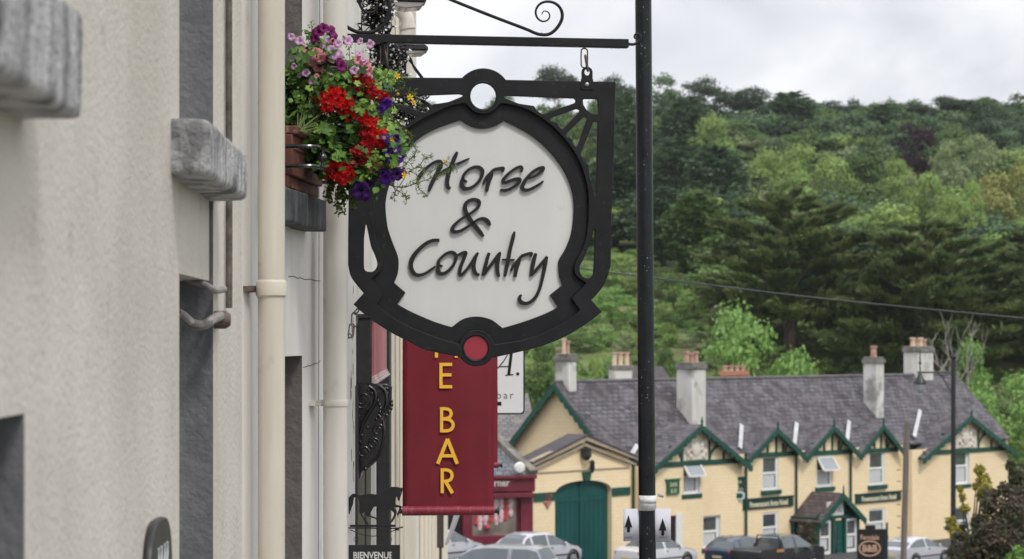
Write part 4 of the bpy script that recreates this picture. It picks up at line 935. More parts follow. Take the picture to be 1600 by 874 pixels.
# end gable and back
RV, RZ = 3.70, -2.07; DB = 7.9; ZBK = RZ - (DB-RV)*1.0
wallM.add([q(0,gZ,0), q(0,gZ,-DB), q(0,ZBK,-DB), q(0,RZ-.1,-RV), q(0,EAVE,0)], [(0,4,3,2,1)])
wallM.add([q(uR,gZ,0), q(uR,gZ,-DB), q(uR,ZBK,-DB), q(uR,RZ-.1,-RV), q(uR,EAVE,0)], [(0,1,2,3,4)])
wallM.quad(q(uR,gZ,-DB), q(0,gZ,-DB), q(0,ZBK,-DB), q(uR,ZBK,-DB))
W_inn = wallM.build('wall', M_inn, inn, smooth=False);
# windows with panes, curtains, sills; two top sashes stand open
def inn_window(w):
    off = w[5]; PW_ = PI.shifted(off) if off else PI
    h = ih(w, off + (.1 if off else 0)); a0, a1, z0, z1 = h; fw = .11; zm = (z0+z1)/2; t = .10
    f = MB(); f.pbox(PW_, a0+.003, a0+fw, z0, z1-.003, -t, -t+.07); f.pbox(PW_, a1-fw*1.6, a1-.003, z0, z1-.003, -t, -t+.07)
    f.pbox(PW_, a0+fw, a1-fw*1.6, z0, z0+.14, -t+.003, -t+.067); f.pbox(PW_, a0+fw, a1-fw*1.6, z1-.1, z1-.003, -t+.003, -t+.067); f.pbox(PW_, a0+fw, a1-fw*1.6, zm-.06, zm+.06, -t+.003, -t+.075)
    f.pbox(PW_, a0-.06, a1+.06, z1+.002, z1+.07, -.02, .012) if False else None
    wo_ = f.build('window', M_winframe, inn, bevel=.01)
    g_ = MB(); g_.pbox(PW_, a0+fw, a1-fw*1.6, z0+.14, (zm-.06), -t+.02, -t+.03); g_.pbox(PW_, a0+fw, a1-fw*1.6, zm+.06, z1-.1, -t+.005, -t+.015); g_.build('pane', M_iglass, wo_)
    c = MB(); c.pbox(PW_, a0+fw+.06, a1-fw*1.6-.08, z0+.16, zm-.08, -t+.032, -t+.036); c.build('curtain', M_curt, wo_)
    if w[4]:
        o_ = MB(); zt = z1-.12; L_ = (z1-zm-.05); A_ = [PW_.pt(a0+.02, zt, .03), PW_.pt(a1-.02, zt, .03)]; dn = PW_.n*.55*L_ + Vector((0,0,-.84*L_)); Bq = [p+dn for p in A_]; th = PW_.n.cross(PW_.u).normalized()
        for P0, P1 in ((A_[0], Bq[0]), (A_[1], Bq[1]), (A_[0], A_[1]), (Bq[0], Bq[1])): o_.bar(P0, P1, .08, .08)
        ws = o_.build('open_sash', M_winframe, wo_)
        i_ = MB(); nn = dn.cross(PW_.u).normalized()*.01; i_.hexa([A_[0]-nn, A_[1]-nn, Bq[1]-nn, Bq[0]-nn, A_[0]+nn, A_[1]+nn, Bq[1]+nn, Bq[0]+nn]); i_.build('open_pane', mat('sky_lit_glass', (.28,.31,.33), rough=.1, spec=.9), wo_)
    s_ = MB(); s_.pbox(PW_, a0-.14, a1+.12, z0-.22, z0-.003, -.05, .14); s_.build('sill', M_green, inn, bevel=.01)
for w in WIN: inn_window(w)
m1 = MB(); m1.pbox(PB1, doorh[0], doorh[1]-.12, doorh[2], doorh[3], -.12, -.08); m1.build('door', mat('dark_brown_door', (.03,.018,.014), rough=.4), inn)
m1 = MB(); m1.pbox(PB1, doorh[1]-.1, doorh[1]+.35, doorh[2], doorh[3]+.1, .002, .03); m1.build('door_surround', M_winframe, inn)
# main roof with the gablets' own roofs
roofM = MB(); OV = .35
def rq(*P_): roofM.add([P_[0], P_[1], P_[2], P_[3]], [(0,1,2,3)])
ez = EAVE - OV*1.0
def slab(mb, A, B, C, D, t=.09):
    "thin slab under the quad A B C D"
    n = (Vector(B)-Vector(A)).cross(Vector(D)-Vector(A)).normalized()
    if n.z < 0: n = -n
    mb.hexa([Vector(p)-n*t for p in (A,B,C,D)] + [Vector(p) for p in (A,B,C,D)])
slab(roofM, q(-OV,EAVE,-.03), q(uR+OV,EAVE,-.03), q(uR+OV,RZ,-RV), q(-OV,RZ,-RV))
slab(roofM, q(uR+OV,ZBK-OV,-DB-OV), q(-OV,ZBK-OV,-DB-OV), q(-OV,RZ,-RV), q(uR+OV,RZ,-RV))
roof = roofM.build('roof', M_slate, inn, smooth=False)
m1 = MB(); m1.tube([q(-OV-.02, RZ+.02, -RV), q(uR+OV, RZ+.02, -RV)], .09, 8); m1.build('ridge_tiles', mat('ridge_tile', (.09,.085,.09), (.16,.15,.15), rough=.8, scale=2), roof)
def gablet(uc, zp, hw, zf, off, cr_):
    sl = (zp-zf)/hw; f_ = off+.38; vb = zp - EAVE + .3     # how far the ridge runs back into the main slope
    g = MB()
    for s in (-1, 1):
        # left or right slope: ridge from front to the main roof, foot dying into the valley
        rf, rb = q(uc, zp, f_), q(uc, zp+.02, -(zp-EAVE)-.1); ff = q(uc+s*hw, zf, f_)
        fb = q(uc+s*hw, zf, -(zf-EAVE) -.0 if zf > EAVE else .25)
        slab(g, *( (rf, rb, fb, ff) if s < 0 else (ff, fb, rb, rf) ), t=.08)
    g.build('gablet_roof', M_slate, inn, smooth=False)
    # bargeboards with a scalloped lower edge
    for s in (-1, 1):
        n = 11; top, bot = [], []
        for i in range(n*4+1):
            t = i/(n*4); u_ = uc+s*hw*t*1.02; z_ = zp - (zp-zf)*t*1.02 - .03
            top.append((u_, z_)); bot.append((u_, z_ - .22 - .13*abs(math.sin(t*n*math.pi))))
        if s > 0: pts = top + bot[::-1]
        else: pts = top[::-1] + bot
        g = MB()
        for i in range(len(top)-1):
            a_, b_, c_, d_ = top[i], top[i+1], bot[i+1], bot[i]
            g.hexa([q(a_[0],a_[1],f_), q(b_[0],b_[1],f_), q(c_[0],c_[1],f_), q(d_[0],d_[1],f_), q(a_[0],a_[1],f_+.06), q(b_[0],b_[1],f_+.06), q(c_[0],c_[1],f_+.06), q(d_[0],d_[1],f_+.06)])
        g.build('bargeboard', M_green, inn, smooth=False)
    # half timbering, set just proud of the wall
    g = MB(); zt = zf + (.10 if not cr_ else .22); bw_ = .15
    wt = (zp-zt)/sl
    g.pbox(PI, uc-wt, uc+wt, zt-.12, zt+.12, off+.003, off+.06)
    for k in ((-.42,-.16,.16,.42) if not cr_ else (-.62,-.3,.3,.62)):
        g.pbox(PI, uc+k*wt-bw_/2, uc+k*wt+bw_/2, zt+.12, zp-abs(k)*wt*sl-.25, off+.005, off+.05)
    if cr_:
        for s in (-1, 1):
            R_ = .28*wt; cx_ = uc+s*.62*wt
            for j in range(8):
                t0, t1 = j/8*1.5, (j+1)/8*1.5
                p0 = (uc+s*(.31*wt) + s*R_*(1-math.cos(t0)), zt+.12+ R_*.72*math.sin(t0)); p1 = (uc+s*(.31*wt) + s*R_*(1-math.cos(t1)), zt+.12+R_*.72*math.sin(t1))
                g.bar(q(p0[0],p0[1],off+.03), q(p1[0],p1[1],off+.03), .05, .12, up=PI.n.cross(Vector((0,0,1))) if False else Vector((0,0,1)))
    else:
        for s in (-1, 1):
            for j in range(4):
                t0, t1 = j/4*1.4, (j+1)/4*1.4; R_ = .2*wt
                p0 = (uc+s*.5*wt+s*R_*(1-math.cos(t0)), zt+.12+R_*math.sin(t0)); p1 = (uc+s*.5*wt+s*R_*(1-math.cos(t1)), zt+.12+R_*math.sin(t1))
                g.bar(q(p0[0],p0[1],off+.03), q(p1[0],p1[1],off+.03), .05, .08)
    g.build('timber_frame', M_green, inn, smooth=False)
    g = MB(); g.tube([q(uc, zp-.1, f_+.03), q(uc, zp+.35, f_+.03)], [.06,.03], 8); g.ball(q(uc, zp+.15, f_+.03), .08, 8); g.build('finial', M_green, inn)
    if cr_:
        g = MB(); random.seed(int(uc*10)); s0_, z0_ = .26*wt, zt+.16; z1_ = min(zp-.62, zp-.26*wt*sl-.28)
        g.pbox(PI, uc-s0_, uc+s0_, z0_, z1_, off+.004, off+.03)
        hcz = (z0_+z1_)/2
        g.lathe(q(uc, hcz, off+.03), [(.33,0),(.33,.05),(.25,.08)], 12, PI.n)
        for s in (-1, 1):
            for k in range(5):
                g.ball(q(uc+s*(.5+.18*math.sin(k*1.9)), z0_+.18+(z1_-z0_-.3)*k/4, off+.05), .15, 8, (1,.6,1))
            g.bar(q(uc+s*.35, hcz+.3, off+.06), q(uc+s*.8, hcz+.55, off+.06), .06, .1)
        g.bar(q(uc-.7, z0_+.08, off+.05), q(uc+.7, z0_+.08, off+.05), .06, .12)
        g.build('crest', M_crest, inn, angle=60)
for G in gab: gablet(*G)
# lead valleys between the gablets
for k, (x0, y0, x1, y1) in enumerate(((1157,666,1155,702),(1243,663,1240,695),(1325,660,1322,692),(1436,643,1427,684),(994,698,984,714))):
    # lie on the main slope: z = EAVE + v  (v is distance behind the front)
    def onroof(px, py):
        lo_, hi_ = -.3, 4.
        for _ in range(30):
            md = (lo_+hi_)/2; z_ = PI.hit(px, py, -md)[1]
            if z_ > EAVE+md: lo_ = md
            else: hi_ = md
        a, z_ = PI.hit(px, py, -md); return PI.pt(a, z_+.0, -md)
    A_, B_ = onroof(x0, y0), onroof(x1, y1)
    m1 = MB(); up = (PI.n + Vector((0,0,1))).normalized(); m1.bar(A_+up*.10, B_+up*.08, .22, .06, up=up); m1.build('valley_lead', M_lead_, roof)
# chimneys
def chimney(parent, px0, px1, ytop, v, pots, zbot, depth=.9, potm=None, poth=.75, cap=True):
    a0, zt = PI.hit(px0, ytop, -v-depth/2-.07); a1, _ = PI.hit(px1, ytop, -v+depth/2+.07)
    # the visible width takes in the front and the left flank, so the front is narrower
    w_ = (a1-a0); c = (a0+a1)/2; fw_ = max(.55, w_-.14)
    u0, u1 = a1-.07-fw_, a1-.07
    m = MB(); m.pbox(PI, u0, u1, zbot, zt-.35, -v-depth/2, -v+depth/2); ch_ = m.build('chimney', M_chim, parent, bevel=.02)
    m = MB(); m.pbox(PI, u0-.07, u1+.07, zt-.35, zt-.12, -v-depth/2-.07, -v+depth/2+.07); m.pbox(PI, u0-.01, u1+.01, zt-.12, zt, -v-depth/2-.01, -v+depth/2+.01); m.build('chimney_cap', M_chimcap, ch_, bevel=.02)
    for i in range(pots):
        uu2 = u0 + (u1-u0)*(i+.5)/pots; m = MB(); r_ = min(.2, (u1-u0)/pots*.42); h_ = poth*(1 if i % 2 == 0 else .85)
        m.lathe(PI.pt(uu2, zt, -v), [(r_,0),(r_*.85,.1),(r_*.78,h_-.15),(r_*1.05,h_-.12),(r_*1.05,h_),(r_*.7,h_),(r_*.7,h_-.1)], 12)
        m.build('chimney_pot', (potm if potm and i % 2 == 0 else M_pot), ch_)
    return ch_
chimney(inn, 1054, 1106, 566, 1.9, 3, -4.8, 1.0, poth=.55)
chimney(inn, 1346, 1384, 558, 1.9, 1, -4.8, .9, poth=.62)
chimney(inn, 1409, 1461, 541, 3.9, 4, -3.4, 1.0, potm=M_potp, poth=.5)
chimney(inn, 866, 904, 553, 3.7, 2, -3.0, .9, potm=M_potp, poth=.75)
# eaves gutter, downpipes
m1 = MB()
for xg, yg0, yg1 in ((1166,712,846),(1244.5,712,846),(1329.5,709,846),(1421,700,846)):
    off = .0; a, z0_ = UZ(xg, yg0, .1); m1 = MB(); m1.tube([PI.pt(a, z0_+.1, .1), PI.pt(a, gZ+.8, .1)], .065, 8); m1.build('downpipe', M_green, inn)
# scalloped boards on the end gable (runs up the left end)
def endboard(v0, z0_, v1, z1_):
    g = MB(); n = 13; N4 = n*4
    for i in range(N4):
        t0, t1 = i/N4, (i+1)/N4; f = lambda t: (v0+(v1-v0)*t, z0_+(z1_-z0_)*t)
        A_, B_ = f(t0), f(t1); d0_ = .30+.14*abs(math.sin(t0*n*math.pi)); d1_ = .30+.14*abs(math.sin(t1*n*math.pi))
        g.hexa([q(-OV-.02, A_[1]-.05, -A_[0]), q(-OV-.02, B_[1]-.05, -B_[0]), q(-OV-.02, B_[1]-.05-d1_, -B_[0]), q(-OV-.02, A_[1]-.05-d0_, -A_[0]), q(-OV-.08, A_[1]-.05, -A_[0]), q(-OV-.08, B_[1]-.05, -B_[0]), q(-OV-.08, B_[1]-.05-d1_, -B_[0]), q(-OV-.08, A_[1]-.05-d0_, -A_[0])])
    g.build('bargeboard', M_green, inn, smooth=False)
endboard(-.3, ez, RV, RZ); endboard(RV, RZ, DB+.3, ZBK-.3)
# name boards and small signs: things hung on the inn
def signboard(px0, px1, y0, y1, off, lab, body):
    a0, zt = UZ(px0, y0, off+.06); a1, zb_ = UZ(px1, (y0+y1)/2, off+.06); _, zb_ = UZ(px0, y1, off+.06)
    t = thing('name_board', lab, 'sign', PI.pt(a0, zb_, off), 'green name boards on the inn')
    PP = PI.shifted(off); m = MB(); m.pbox(PP, a0, a1, zb_, zt, .004, .08); m.pbox(PP, a0-.03, a1+.03, zt, zt+.06, .004, .12); b = m.build('board', mat('dark_green_board', (.006,.035,.026), rough=.5), t, bevel=.01)
    m = MB(); text(m, PP, (a0+a1)/2, (zt+zb_)/2-.02, body, (zt-zb_)*.80, .083, .10, xs=(a1-a0)/(zt-zb_)/len(body)*2.02, offset=.012); m.build('lettering', mat('cream_gold_lettering', (.62,.58,.42)), t)
signboard(1161, 1239.5, 782, 797.5, 0, 'green board lettered Powerscourt Arms Hotel left of the porch', 'Powerscourt Arms Hotel')
signboard(1337, 1408, 774, 788, 0, 'green board lettered Powerscourt Arms Hotel right of the porch', 'Powerscourt Arms Hotel')
t = thing('wall_sign', 'small square green sign with pale scrolls left of the open first window', 'sign', PB1.pt(*UZ(1051, 772, .7)))
PS2 = PI.shifted(.6); a0, zt = UZ(1042, 751, .66); a1, zb_ = UZ(1061, 772, .66)
m1 = MB(); m1.pbox(PS2, a0, a1, zb_, zt, .03, .1); m1.pbox(PS2, a0-.1, a1+.08, zt, zt+.06, .004, .12); m1.build('board', mat('leaf_green_board', (.012,.08,.03), (.02,.12,.05), rough=.5, scale=3), t)
m1 = MB(); text(m1, PS2, (a0+a1)/2, (zt+zb_)/2+.12, 'BAR', .3, .102, .11); text(m1, PS2, (a0+a1)/2, (zt+zb_)/2-.18, '& B', .3, .102, .11); m1.build('lettering', mat('cream_gold_lettering', (.62,.58,.42)), t)
# projecting corner sign
PJ = Plane(q(bays[0][1], 0, .65), (1, .12)); t = thing('projecting_sign', 'green hanging sign with white oval lamp at the corner of the first gable', 'sign', at(1152, 781, 121))
_y = 119.8; PJ = Plane(at(1152, HZ, _y), (1, .25)); a0, zt = PJ.hit(1141, 748); a1, zb_ = PJ.hit(1163, 781)
m1 = MB(); m1.pbox(PJ, a0, a1, zb_+.25*(zt-zb_), zt, -.08, .08); m1.pbox(PJ, a0-.06, a1+.04, zt, zt+.08, -.1, .1); m1.build('board', mat('dark_green_board', (.006,.035,.026)), t)
m1 = MB(); rr_ = [( (a0+a1)/2 + (a1-a0)*.48*math.copysign(abs(math.cos(k))**.5, math.cos(k)), zb_+.20*(zt-zb_)+ .2*(zt-zb_)*math.copysign(abs(math.sin(k))**.6, math.sin(k))) for k in np.linspace(0, 2*math.pi, 25)[:-1]]
m1.pprism(PJ, rr_, -.1, .12); m1.build('oval_panel', mat('pale_grey_enamel', (.5,.55,.56)), t)
m1 = MB(); m1.pprism(PJ, [((a0+a1)/2+(x-(a0+a1)/2)*.68, zb_+.20*(zt-zb_)+(z-(zb_+.20*(zt-zb_)))*.55) for x, z in rr_], .12, .14); m1.build('oval_centre', M_green, t)
m1 = MB(); text(m1, PJ, (a0+a1)/2, zt-.17*(zt-zb_), 'BAR', .24, .082, .09); text(m1, PJ, (a0+a1)/2, zt-.36*(zt-zb_), '&', .22, .082, .09); text(m1, PJ, (a0+a1)/2, zt-.52*(zt-zb_), 'FOOD', .2, .082, .09); m1.build('lettering', mat('cream_gold_lettering', (.62,.58,.42)), t)
# porch -------------------------------------------------------------
pf = 1.6; PP_ = PI.shifted(pf)
pu0, _ = PP_.hit(1277, 800); pu1, _ = PP_.hit(1339, 800); puc, pzp = PP_.hit(1308, 771, .3); pzf = PP_.hit(1349, 810, .3)[1]
puc = (pu0+pu1)/2; phw = (pu1-pu0)/2+.25
pz_e = PP_.hit(1308, 806)[1]
m1 = MB()
for a_ in (pu0, pu0+.62*(pu1-pu0)/1.0*.60+.0, pu0+(pu1-pu0)*.67, pu1):
    m1.pbox(PP_, a_-.1, a_+.1, gZ+.6, pz_e, -.1, .1)
for a_ in (pu0, pu1): m1.pbox(PP_, a_-.1, a_+.1, gZ+.6, pz_e, -pf+.01, -pf+.2)
m1.pbox(PP_, pu0-.1, pu1+.1, pz_e-.14, pz_e, -.11, .11); m1.pbox(PP_, pu0-.1, pu0+.1, pz_e-.14, pz_e, -pf, -.12); m1.pbox(PP_, pu1-.1, pu1+.1, pz_e-.14, pz_e, -pf, -.12)
m1.tri(PP_.pt(pu0-.1, pz_e, -.02), PP_.pt(pu1+.1, pz_e, -.02), PP_.pt(puc, pzp-.1, -.02))
por = m1.build('porch', M_green, inn, smooth=False)
m1 = MB(); sl = (pzp-pzf)/phw
for s in (-1, 1):
    A_ = PP_.pt(puc, pzp, .35); B_ = PP_.pt(puc, pzp, -pf); C_ = PP_.pt(puc+s*phw, pzf, -pf); D_ = PP_.pt(puc+s*phw, pzf, .35)
    slab(m1, *((A_,B_,C_,D_) if s < 0 else (D_,C_,B_,A_)), t=.1)
m1.build('porch_roof', brickmat('porch_slates', (.07,.052,.055), (.12,.10,.105), (.03,.025,.027), .42, .27, .03, rough=.7, stain=(.09,.074,.074), sscale=1), inn, smooth=False)
for s in (-1, 1):
    g = MB()
    for i in range(32):
        t0, t1 = i/32, (i+1)/32; d0_, d1_ = .26+.12*abs(math.sin(t0*8*math.pi)), .26+.12*abs(math.sin(t1*8*math.pi))
        P4 = [(puc+s*phw*1.02*t0, pzp-(pzp-pzf)*1.02*t0), (puc+s*phw*1.02*t1, pzp-(pzp-pzf)*1.02*t1)]
        g.hexa([PP_.pt(P4[0][0],P4[0][1],.36), PP_.pt(P4[1][0],P4[1][1],.36), PP_.pt(P4[1][0],P4[1][1]-d1_,.36), PP_.pt(P4[0][0],P4[0][1]-d0_,.36), PP_.pt(P4[0][0],P4[0][1],.42), PP_.pt(P4[1][0],P4[1][1],.42), PP_.pt(P4[1][0],P4[1][1]-d1_,.42), PP_.pt(P4[0][0],P4[0][1]-d0_,.42)])
    g.build('porch_bargeboard', M_green, inn, smooth=False)
m1 = MB(); m1.tube([PP_.pt(puc, pzp-.1, .39), PP_.pt(puc, pzp+.4, .39)], [.06,.025], 8); m1.build('finial', M_green, inn)
fwd = (pu1-pu0)
def pwin(a0, a1):
    z0_, z1_ = PP_.hit(1300, 864)[1], pz_e-.2
    m = MB(); m.pbox(PP_, a0, a1, z0_-.9, z0_, -.05, .05); m.pbox(PP_, a0, a0+.12, z0_, z1_, -.05, .05); m.pbox(PP_, a1-.12, a1, z0_, z1_, -.05, .05); zm = (z0_+z1_)/2
    for zz_ in (z0_, zm-.06, z1_-.12): m.pbox(PP_, a0+.12, a1-.12, zz_+.001, zz_+.12, -.045, .045)
    w_ = m.build('window', M_winframe, inn)
    m = MB(); m.pbox(PP_, a0+.12, a1-.12, z0_+.12, z1_-.1, -.02, -.01); m.build('pane', M_iglass, w_)
    m = MB(); zc_ = (z0_+zm)/2; m.pbox(PP_, a0+.2, a1-.25, z0_+.2, zm-.1, -.009, -.006); m.build('curtain', M_curt, w_)
pwin(pu0+.11, pu0+fwd*.31); pwin(pu0+fwd*.69+.02, pu1-.11)
d0u, d1u = pu0+fwd*.33, pu0+fwd*.65
m1 = MB(); m1.pbox(PP_, d0u, d0u+.5*(d1u-d0u), gZ+.6, pz_e-.25, -.5, -.44); m1.build('door', mat('white_door', (.6,.58,.58), rough=.5), inn)
m1 = MB(); m1.pbox(PP_, d0u+.5*(d1u-d0u), d1u, gZ+1.6, pz_e-.25, -.06, 0); m1.pbox(PP_, d0u+.5*(d1u-d0u), d1u, gZ+.6, gZ+1.59, -.06, .0); m1.build('door', M_greend, inn)
a0_, z0_ = PP_.hit(1293, 804, .1); a1_, z1_ = PP_.hit(1318, 787, .1)
m1 = MB(); m1.pbox(PP_, a0_, a1_, pz_e+.03, pz_e+.75, .02, .1); fs2 = m1.build('fanlight_sign', mat('white_sign_face', (.6,.62,.6), rough=.5), inn)
m1 = MB(); text(m1, PP_, (a0_+a1_)/2, pz_e+.3, 'HOTEL', .36, .102, .11, offset=.008); m1.build('lettering', mat('dark_grey_letter', (.1,.12,.12)), fs2)
# ------------------------------------------------------------------ gate house
PG = PI.shifted(1.0); gu0, gu1 = PG.a(833), PG.a(984); gh = thing('gate_house', 'low cream gate building with arched green carriage doors and stone pediment', 'building', PG.pt((gu0+gu1)/2, -11, 0))
gx = lambda x, y, d=0: PG.hit(x, y, d)
gpk = gx(906, 683); gfl = gx(836, 727); gfr = gx(982, 719); ge = min(gfl[1], gfr[1])+.15
au0, azs = gx(867, 775); au1, _ = gx(956, 775); auc = (au0+au1)/2; azt = gx(911, 751)[1]
wl = MB(); arcp = [(auc+(au1-au0)/2*math.cos(t), azs+(azt-azs)*math.sin(t)**.8) for t in np.linspace(math.pi, 0, 19)]
outl = [(gu0, gZ+.5), (au0, gZ+.5)] + arcp + [(au1, gZ+.5), (gu1, gZ+.5), (gu1, ge), ((gu0+gu1)/2, gpk[1]-.3), (gu0, ge)]
cutout(wl, PG, outl, [], -.45, 0)
wl.quad(PG.pt(gu0,gZ+.5,-.85), PG.pt(gu0,gZ+.5,-.45), PG.pt(gu0,ge,-.45), PG.pt(gu0,ge,-.85)); wl.quad(PG.pt(gu1,gZ+.5,-.45), PG.pt(gu1,gZ+.5,-.85), PG.pt(gu1,ge,-.85), PG.pt(gu1,ge,-.45))
wl.build('wall', M_inn, gh, smooth=False)
gd = MB(); cutout(gd, PG, [(au0+.01, gZ+.5)] + [(auc+(a-auc)*.995, z-.01) for a, z in arcp] + [(au1-.01, gZ+.5)], [], -.35, -.25)
for k in range(1, 12): 
    a = au0+(au1-au0)*k/12; gd.pbox(PG, a-.012, a+.012, gZ+.6, azs-.1, -.249, -.235)
gd.pbox(PG, auc-.04, auc+.04, gZ+.6, azt-.1, -.249, -.20); gd.pbox(PG, au0+.05, au1-.05, azs-.35, azs-.2, -.234, -.215)
gd.build('gate', M_greend, gh, smooth=False)
m1 = MB(); m1.pbox(PG, gu0+.01, au0-.001, azs-.2, azs+.18, .003, .06); m1.build('green_band', M_green, gh); m1 = MB(); m1.pbox(PG, au1+.001, gu1-.01, azs-.2, azs+.18, .003, .06); m1.build('green_band', M_green, gh); m1 = MB()
k0, kz = gx(909, 752); k1, kz1 = gx(921, 737); m1.pprism(PG, [(k0+.1, azt-.02), (k1-.1, azt-.02), (k1+.02, kz1), (k0-.02, kz1)], .002, .14)
m1.build('keystone', M_green, gh)
m1 = MB(); zc_ = gx(906, 735)[1]
m1.pbox(PG, gu0-.02, gu1+.02, zc_-.03, zc_+.03, .001, .05); pe = [(gu0-.3, ge+.0), ((gu0+gu1)/2, gpk[1]), (gu1+.3, ge+.0)]
for (A_, B_) in ((pe[0], pe[1]), (pe[1], pe[2])):
    m1.bar(PG.pt(A_[0], A_[1]-.05, .12), PG.pt(B_[0], B_[1]-.05, .12), .3, .22)
    m1.bar(PG.pt(A_[0], A_[1]-.36, .08), PG.pt(B_[0], B_[1]-.36, .08), .16, .12)
m1.build('pediment', M_stone_, gh)
m1 = MB(); mid = (gu0+gu1)/2
slab(m1, PG.pt(gu0-.4, ge-.0, .3), PG.pt(mid, gpk[1]+.12, .3), PG.pt(mid, gpk[1]+.12, -.9), PG.pt(gu0-.4, ge, -.9)); slab(m1, PG.pt(mid, gpk[1]+.12, .3), PG.pt(gu1+.4, ge, .3), PG.pt(gu1+.4, ge, -.9), PG.pt(mid, gpk[1]+.12, -.9))
m1.build('roof', mat('dark_slate_edge', (.05,.045,.05), (.09,.08,.085), rough=.8, scale=3), gh, smooth=False)
for (x, y, s_, nm) in ((910, 709, .24, 'lantern'), (919, 732, .12, 'lantern')):
    a, z = gx(x, y); m1 = MB(); m1.lathe(PG.pt(a, z-.2*s_/.24, .25), [(.1*s_/.24,-.1),(s_,.1),(s_*.9,.35),(s_*1.1,.4),(.03,.5)], 8); m1.bar(PG.pt(a, z+.3, .0), PG.pt(a, z+.3, .28), .05, .05); m1.build(nm, M_black, gh)
a, z = gx(855, 782); m1 = MB(); m1.pprism(PG, [(a-.28, z+.3), (a-.28, z-.05), (a, z-.4), (a+.28, z-.05), (a+.28, z+.3)], .01, .06)
tag(m1.build('wall_shield', mat('faded_red_shield', (.35,.08,.07), (.5,.32,.25), scale=5), None, org=PG.pt(a, z-.4, .01)), 'small faded red shield plaque left of the green gates', 'plaque')
# downpipe between the gate house and the inn
a, z = gx(988, 722); m1 = MB(); m1.tube([PG.pt(gu1+.2, z, .05), PG.pt(gu1+.2, gZ+.8, .05)], .08, 8); m1.ball(PG.pt(gu1+.2, z+.1, .05), .22, 8, (1,1,.8)); m1.build('downpipe', M_green, gh)

# ------------------------------------------------------------------ burgundy corner shop
Ysh = 106.0; PQ = Plane(at(760, HZ, Ysh), (.98, .2)); shp = thing('corner_shop', 'burgundy shop with slate roof and pink streamers in its window', 'shop', PQ.pt(0, -10.3, 0))
sx = lambda x, y, d=0: PQ.hit(x, y, d)
M_mar = mat('maroon_shop_paint', (.12,.012,.024), (.17,.02,.035), rough=.45, scale=1.2)
b0, _ = sx(560, 740); b1, zt = sx(831, 742); _, zfb = sx(800, 768); _, zw0 = sx(780, 836); _, zwb = sx(780, 772)
m1 = MB(); m1.pbox(PQ, b0, b1, -10.9, zt, -5, -.01); m1.build('wall', M_mar, shp, smooth=False)
m1 = MB(); m1.pbox(PQ, b0, b1+.1, zfb, zt-.15, 0, .25); m1.pbox(PQ, b0, b1+.15, zt-.15, zt, 0, .4); m1.pbox(PQ, b0, b1, zfb-.25, zfb-.05, .01, .5); fa = m1.build('fascia', M_mar, shp, bevel=.02)
a, z = sx(779, 755, .27); m1 = MB(); text(m1, PQ, sx(796,755,.27)[0], z, 'Corner', .46, .26, .30, align='RIGHT', offset=.01, xs=.85); m1.build('lettering', mat('pale_grey_letter', (.55,.5,.45)), fa)
w0, w1 = sx(738, 0, .02)[0], sx(806, 0, .02)[0]
for pa, pb in ((sx(722,0)[0], sx(736,0)[0]), (sx(812,0)[0], b1)):
    m1 = MB(); m1.pbox(PQ, pa, pb, -10.8, zfb-.26, .001, .22); m1.build('pilaster', M_mar, shp, bevel=.02)
m1 = MB(); m1.pbox(PQ, w0-.08, w1+.1, -10.8, zw0, .001, .3); m1.build('stall_riser', M_mar, shp, bevel=.02)
m1 = MB(); m1.pbox(PQ, w0, w1, zw0, zfb-.27, .002, .02); m1.build('shop_window', mat('shop_window_glass', (.10,.085,.07), (.34,.29,.24), rough=.15, scale=.8, spec=.8), shp)
m1 = MB(); m1.pbox(PQ, sx(694,0)[0], sx(720,0)[0], -10.8, zfb-.3, .002, .02); m1.build('doorway', mat('dark_doorway', (.012,.011,.013), rough=.3), shp)
random.seed(3)
for k, x in enumerate((743, 749, 758, 767, 775, 783, 790, 798)):
    m1 = MB(); yt, yb = 773+random.uniform(0,12), 805+random.uniform(0,26)
    y = yt
    while y < min(yb, 832):
        a, z = sx(x+random.uniform(-1,1), y, .04); m1.ball(PQ.pt(a, z, .05), random.uniform(.07,.12), 8, (1,.35,1.2)); y += 3.2
    m1.build('streamer', mat('pink_streamer', (.62,.32,.36), (.75,.62,.62), scale=4) if k % 3 else mat('red_streamer', (.45,.06,.06)), shp)
a, z = sx(761, 824, .05); m1 = MB(); m1.ball(PQ.pt(a, z, .12), .13, 10); m1.build('red_ornament', mat('red_streamer', (.45,.06,.06)), shp)
m1 = MB(); bz = sx(800, 655)[1]
slab(m1, PQ.pt(b0, zt, .3), PQ.pt(b1-.1, zt, .3), PQ.pt(b1-1.9, bz, -3.6), PQ.pt(b0, bz, -3.6)); slab(m1, PQ.pt(b0, bz, -3.6), PQ.pt(b1-1.9, bz, -3.6), PQ.pt(b1-.1, zt, -7.5), PQ.pt(b0, zt, -7.5))
m1.build('roof', brickmat('blue_grey_slates', (.12,.13,.15), (.19,.20,.22), (.05,.05,.06), .35, .3, .03, rough=.7, stain=(.11,.115,.125), sscale=1.5), shp, smooth=False)
A_ = PQ.pt(b1-2.0, bz+.05, -3.6); B_ = PQ.pt(b1, zt+.1, .3); m1 = MB(); m1.bar(A_, B_, .45, .25); m1.build('verge_coping', mat('mossy_coping', (.06,.055,.045), (.24,.22,.19), rough=.9, scale=2), shp)
a, z = sx(811, 731, .3); m1 = MB(); m1.lathe(PQ.pt(a, z, .2), [(.02,0),(.2,.05),(.26,.2),(.2,.33),(.02,.36)], 12, PQ.n); m1.build('globe_lamp', mat('white_globe', (.7,.7,.68), rough=.3), shp)
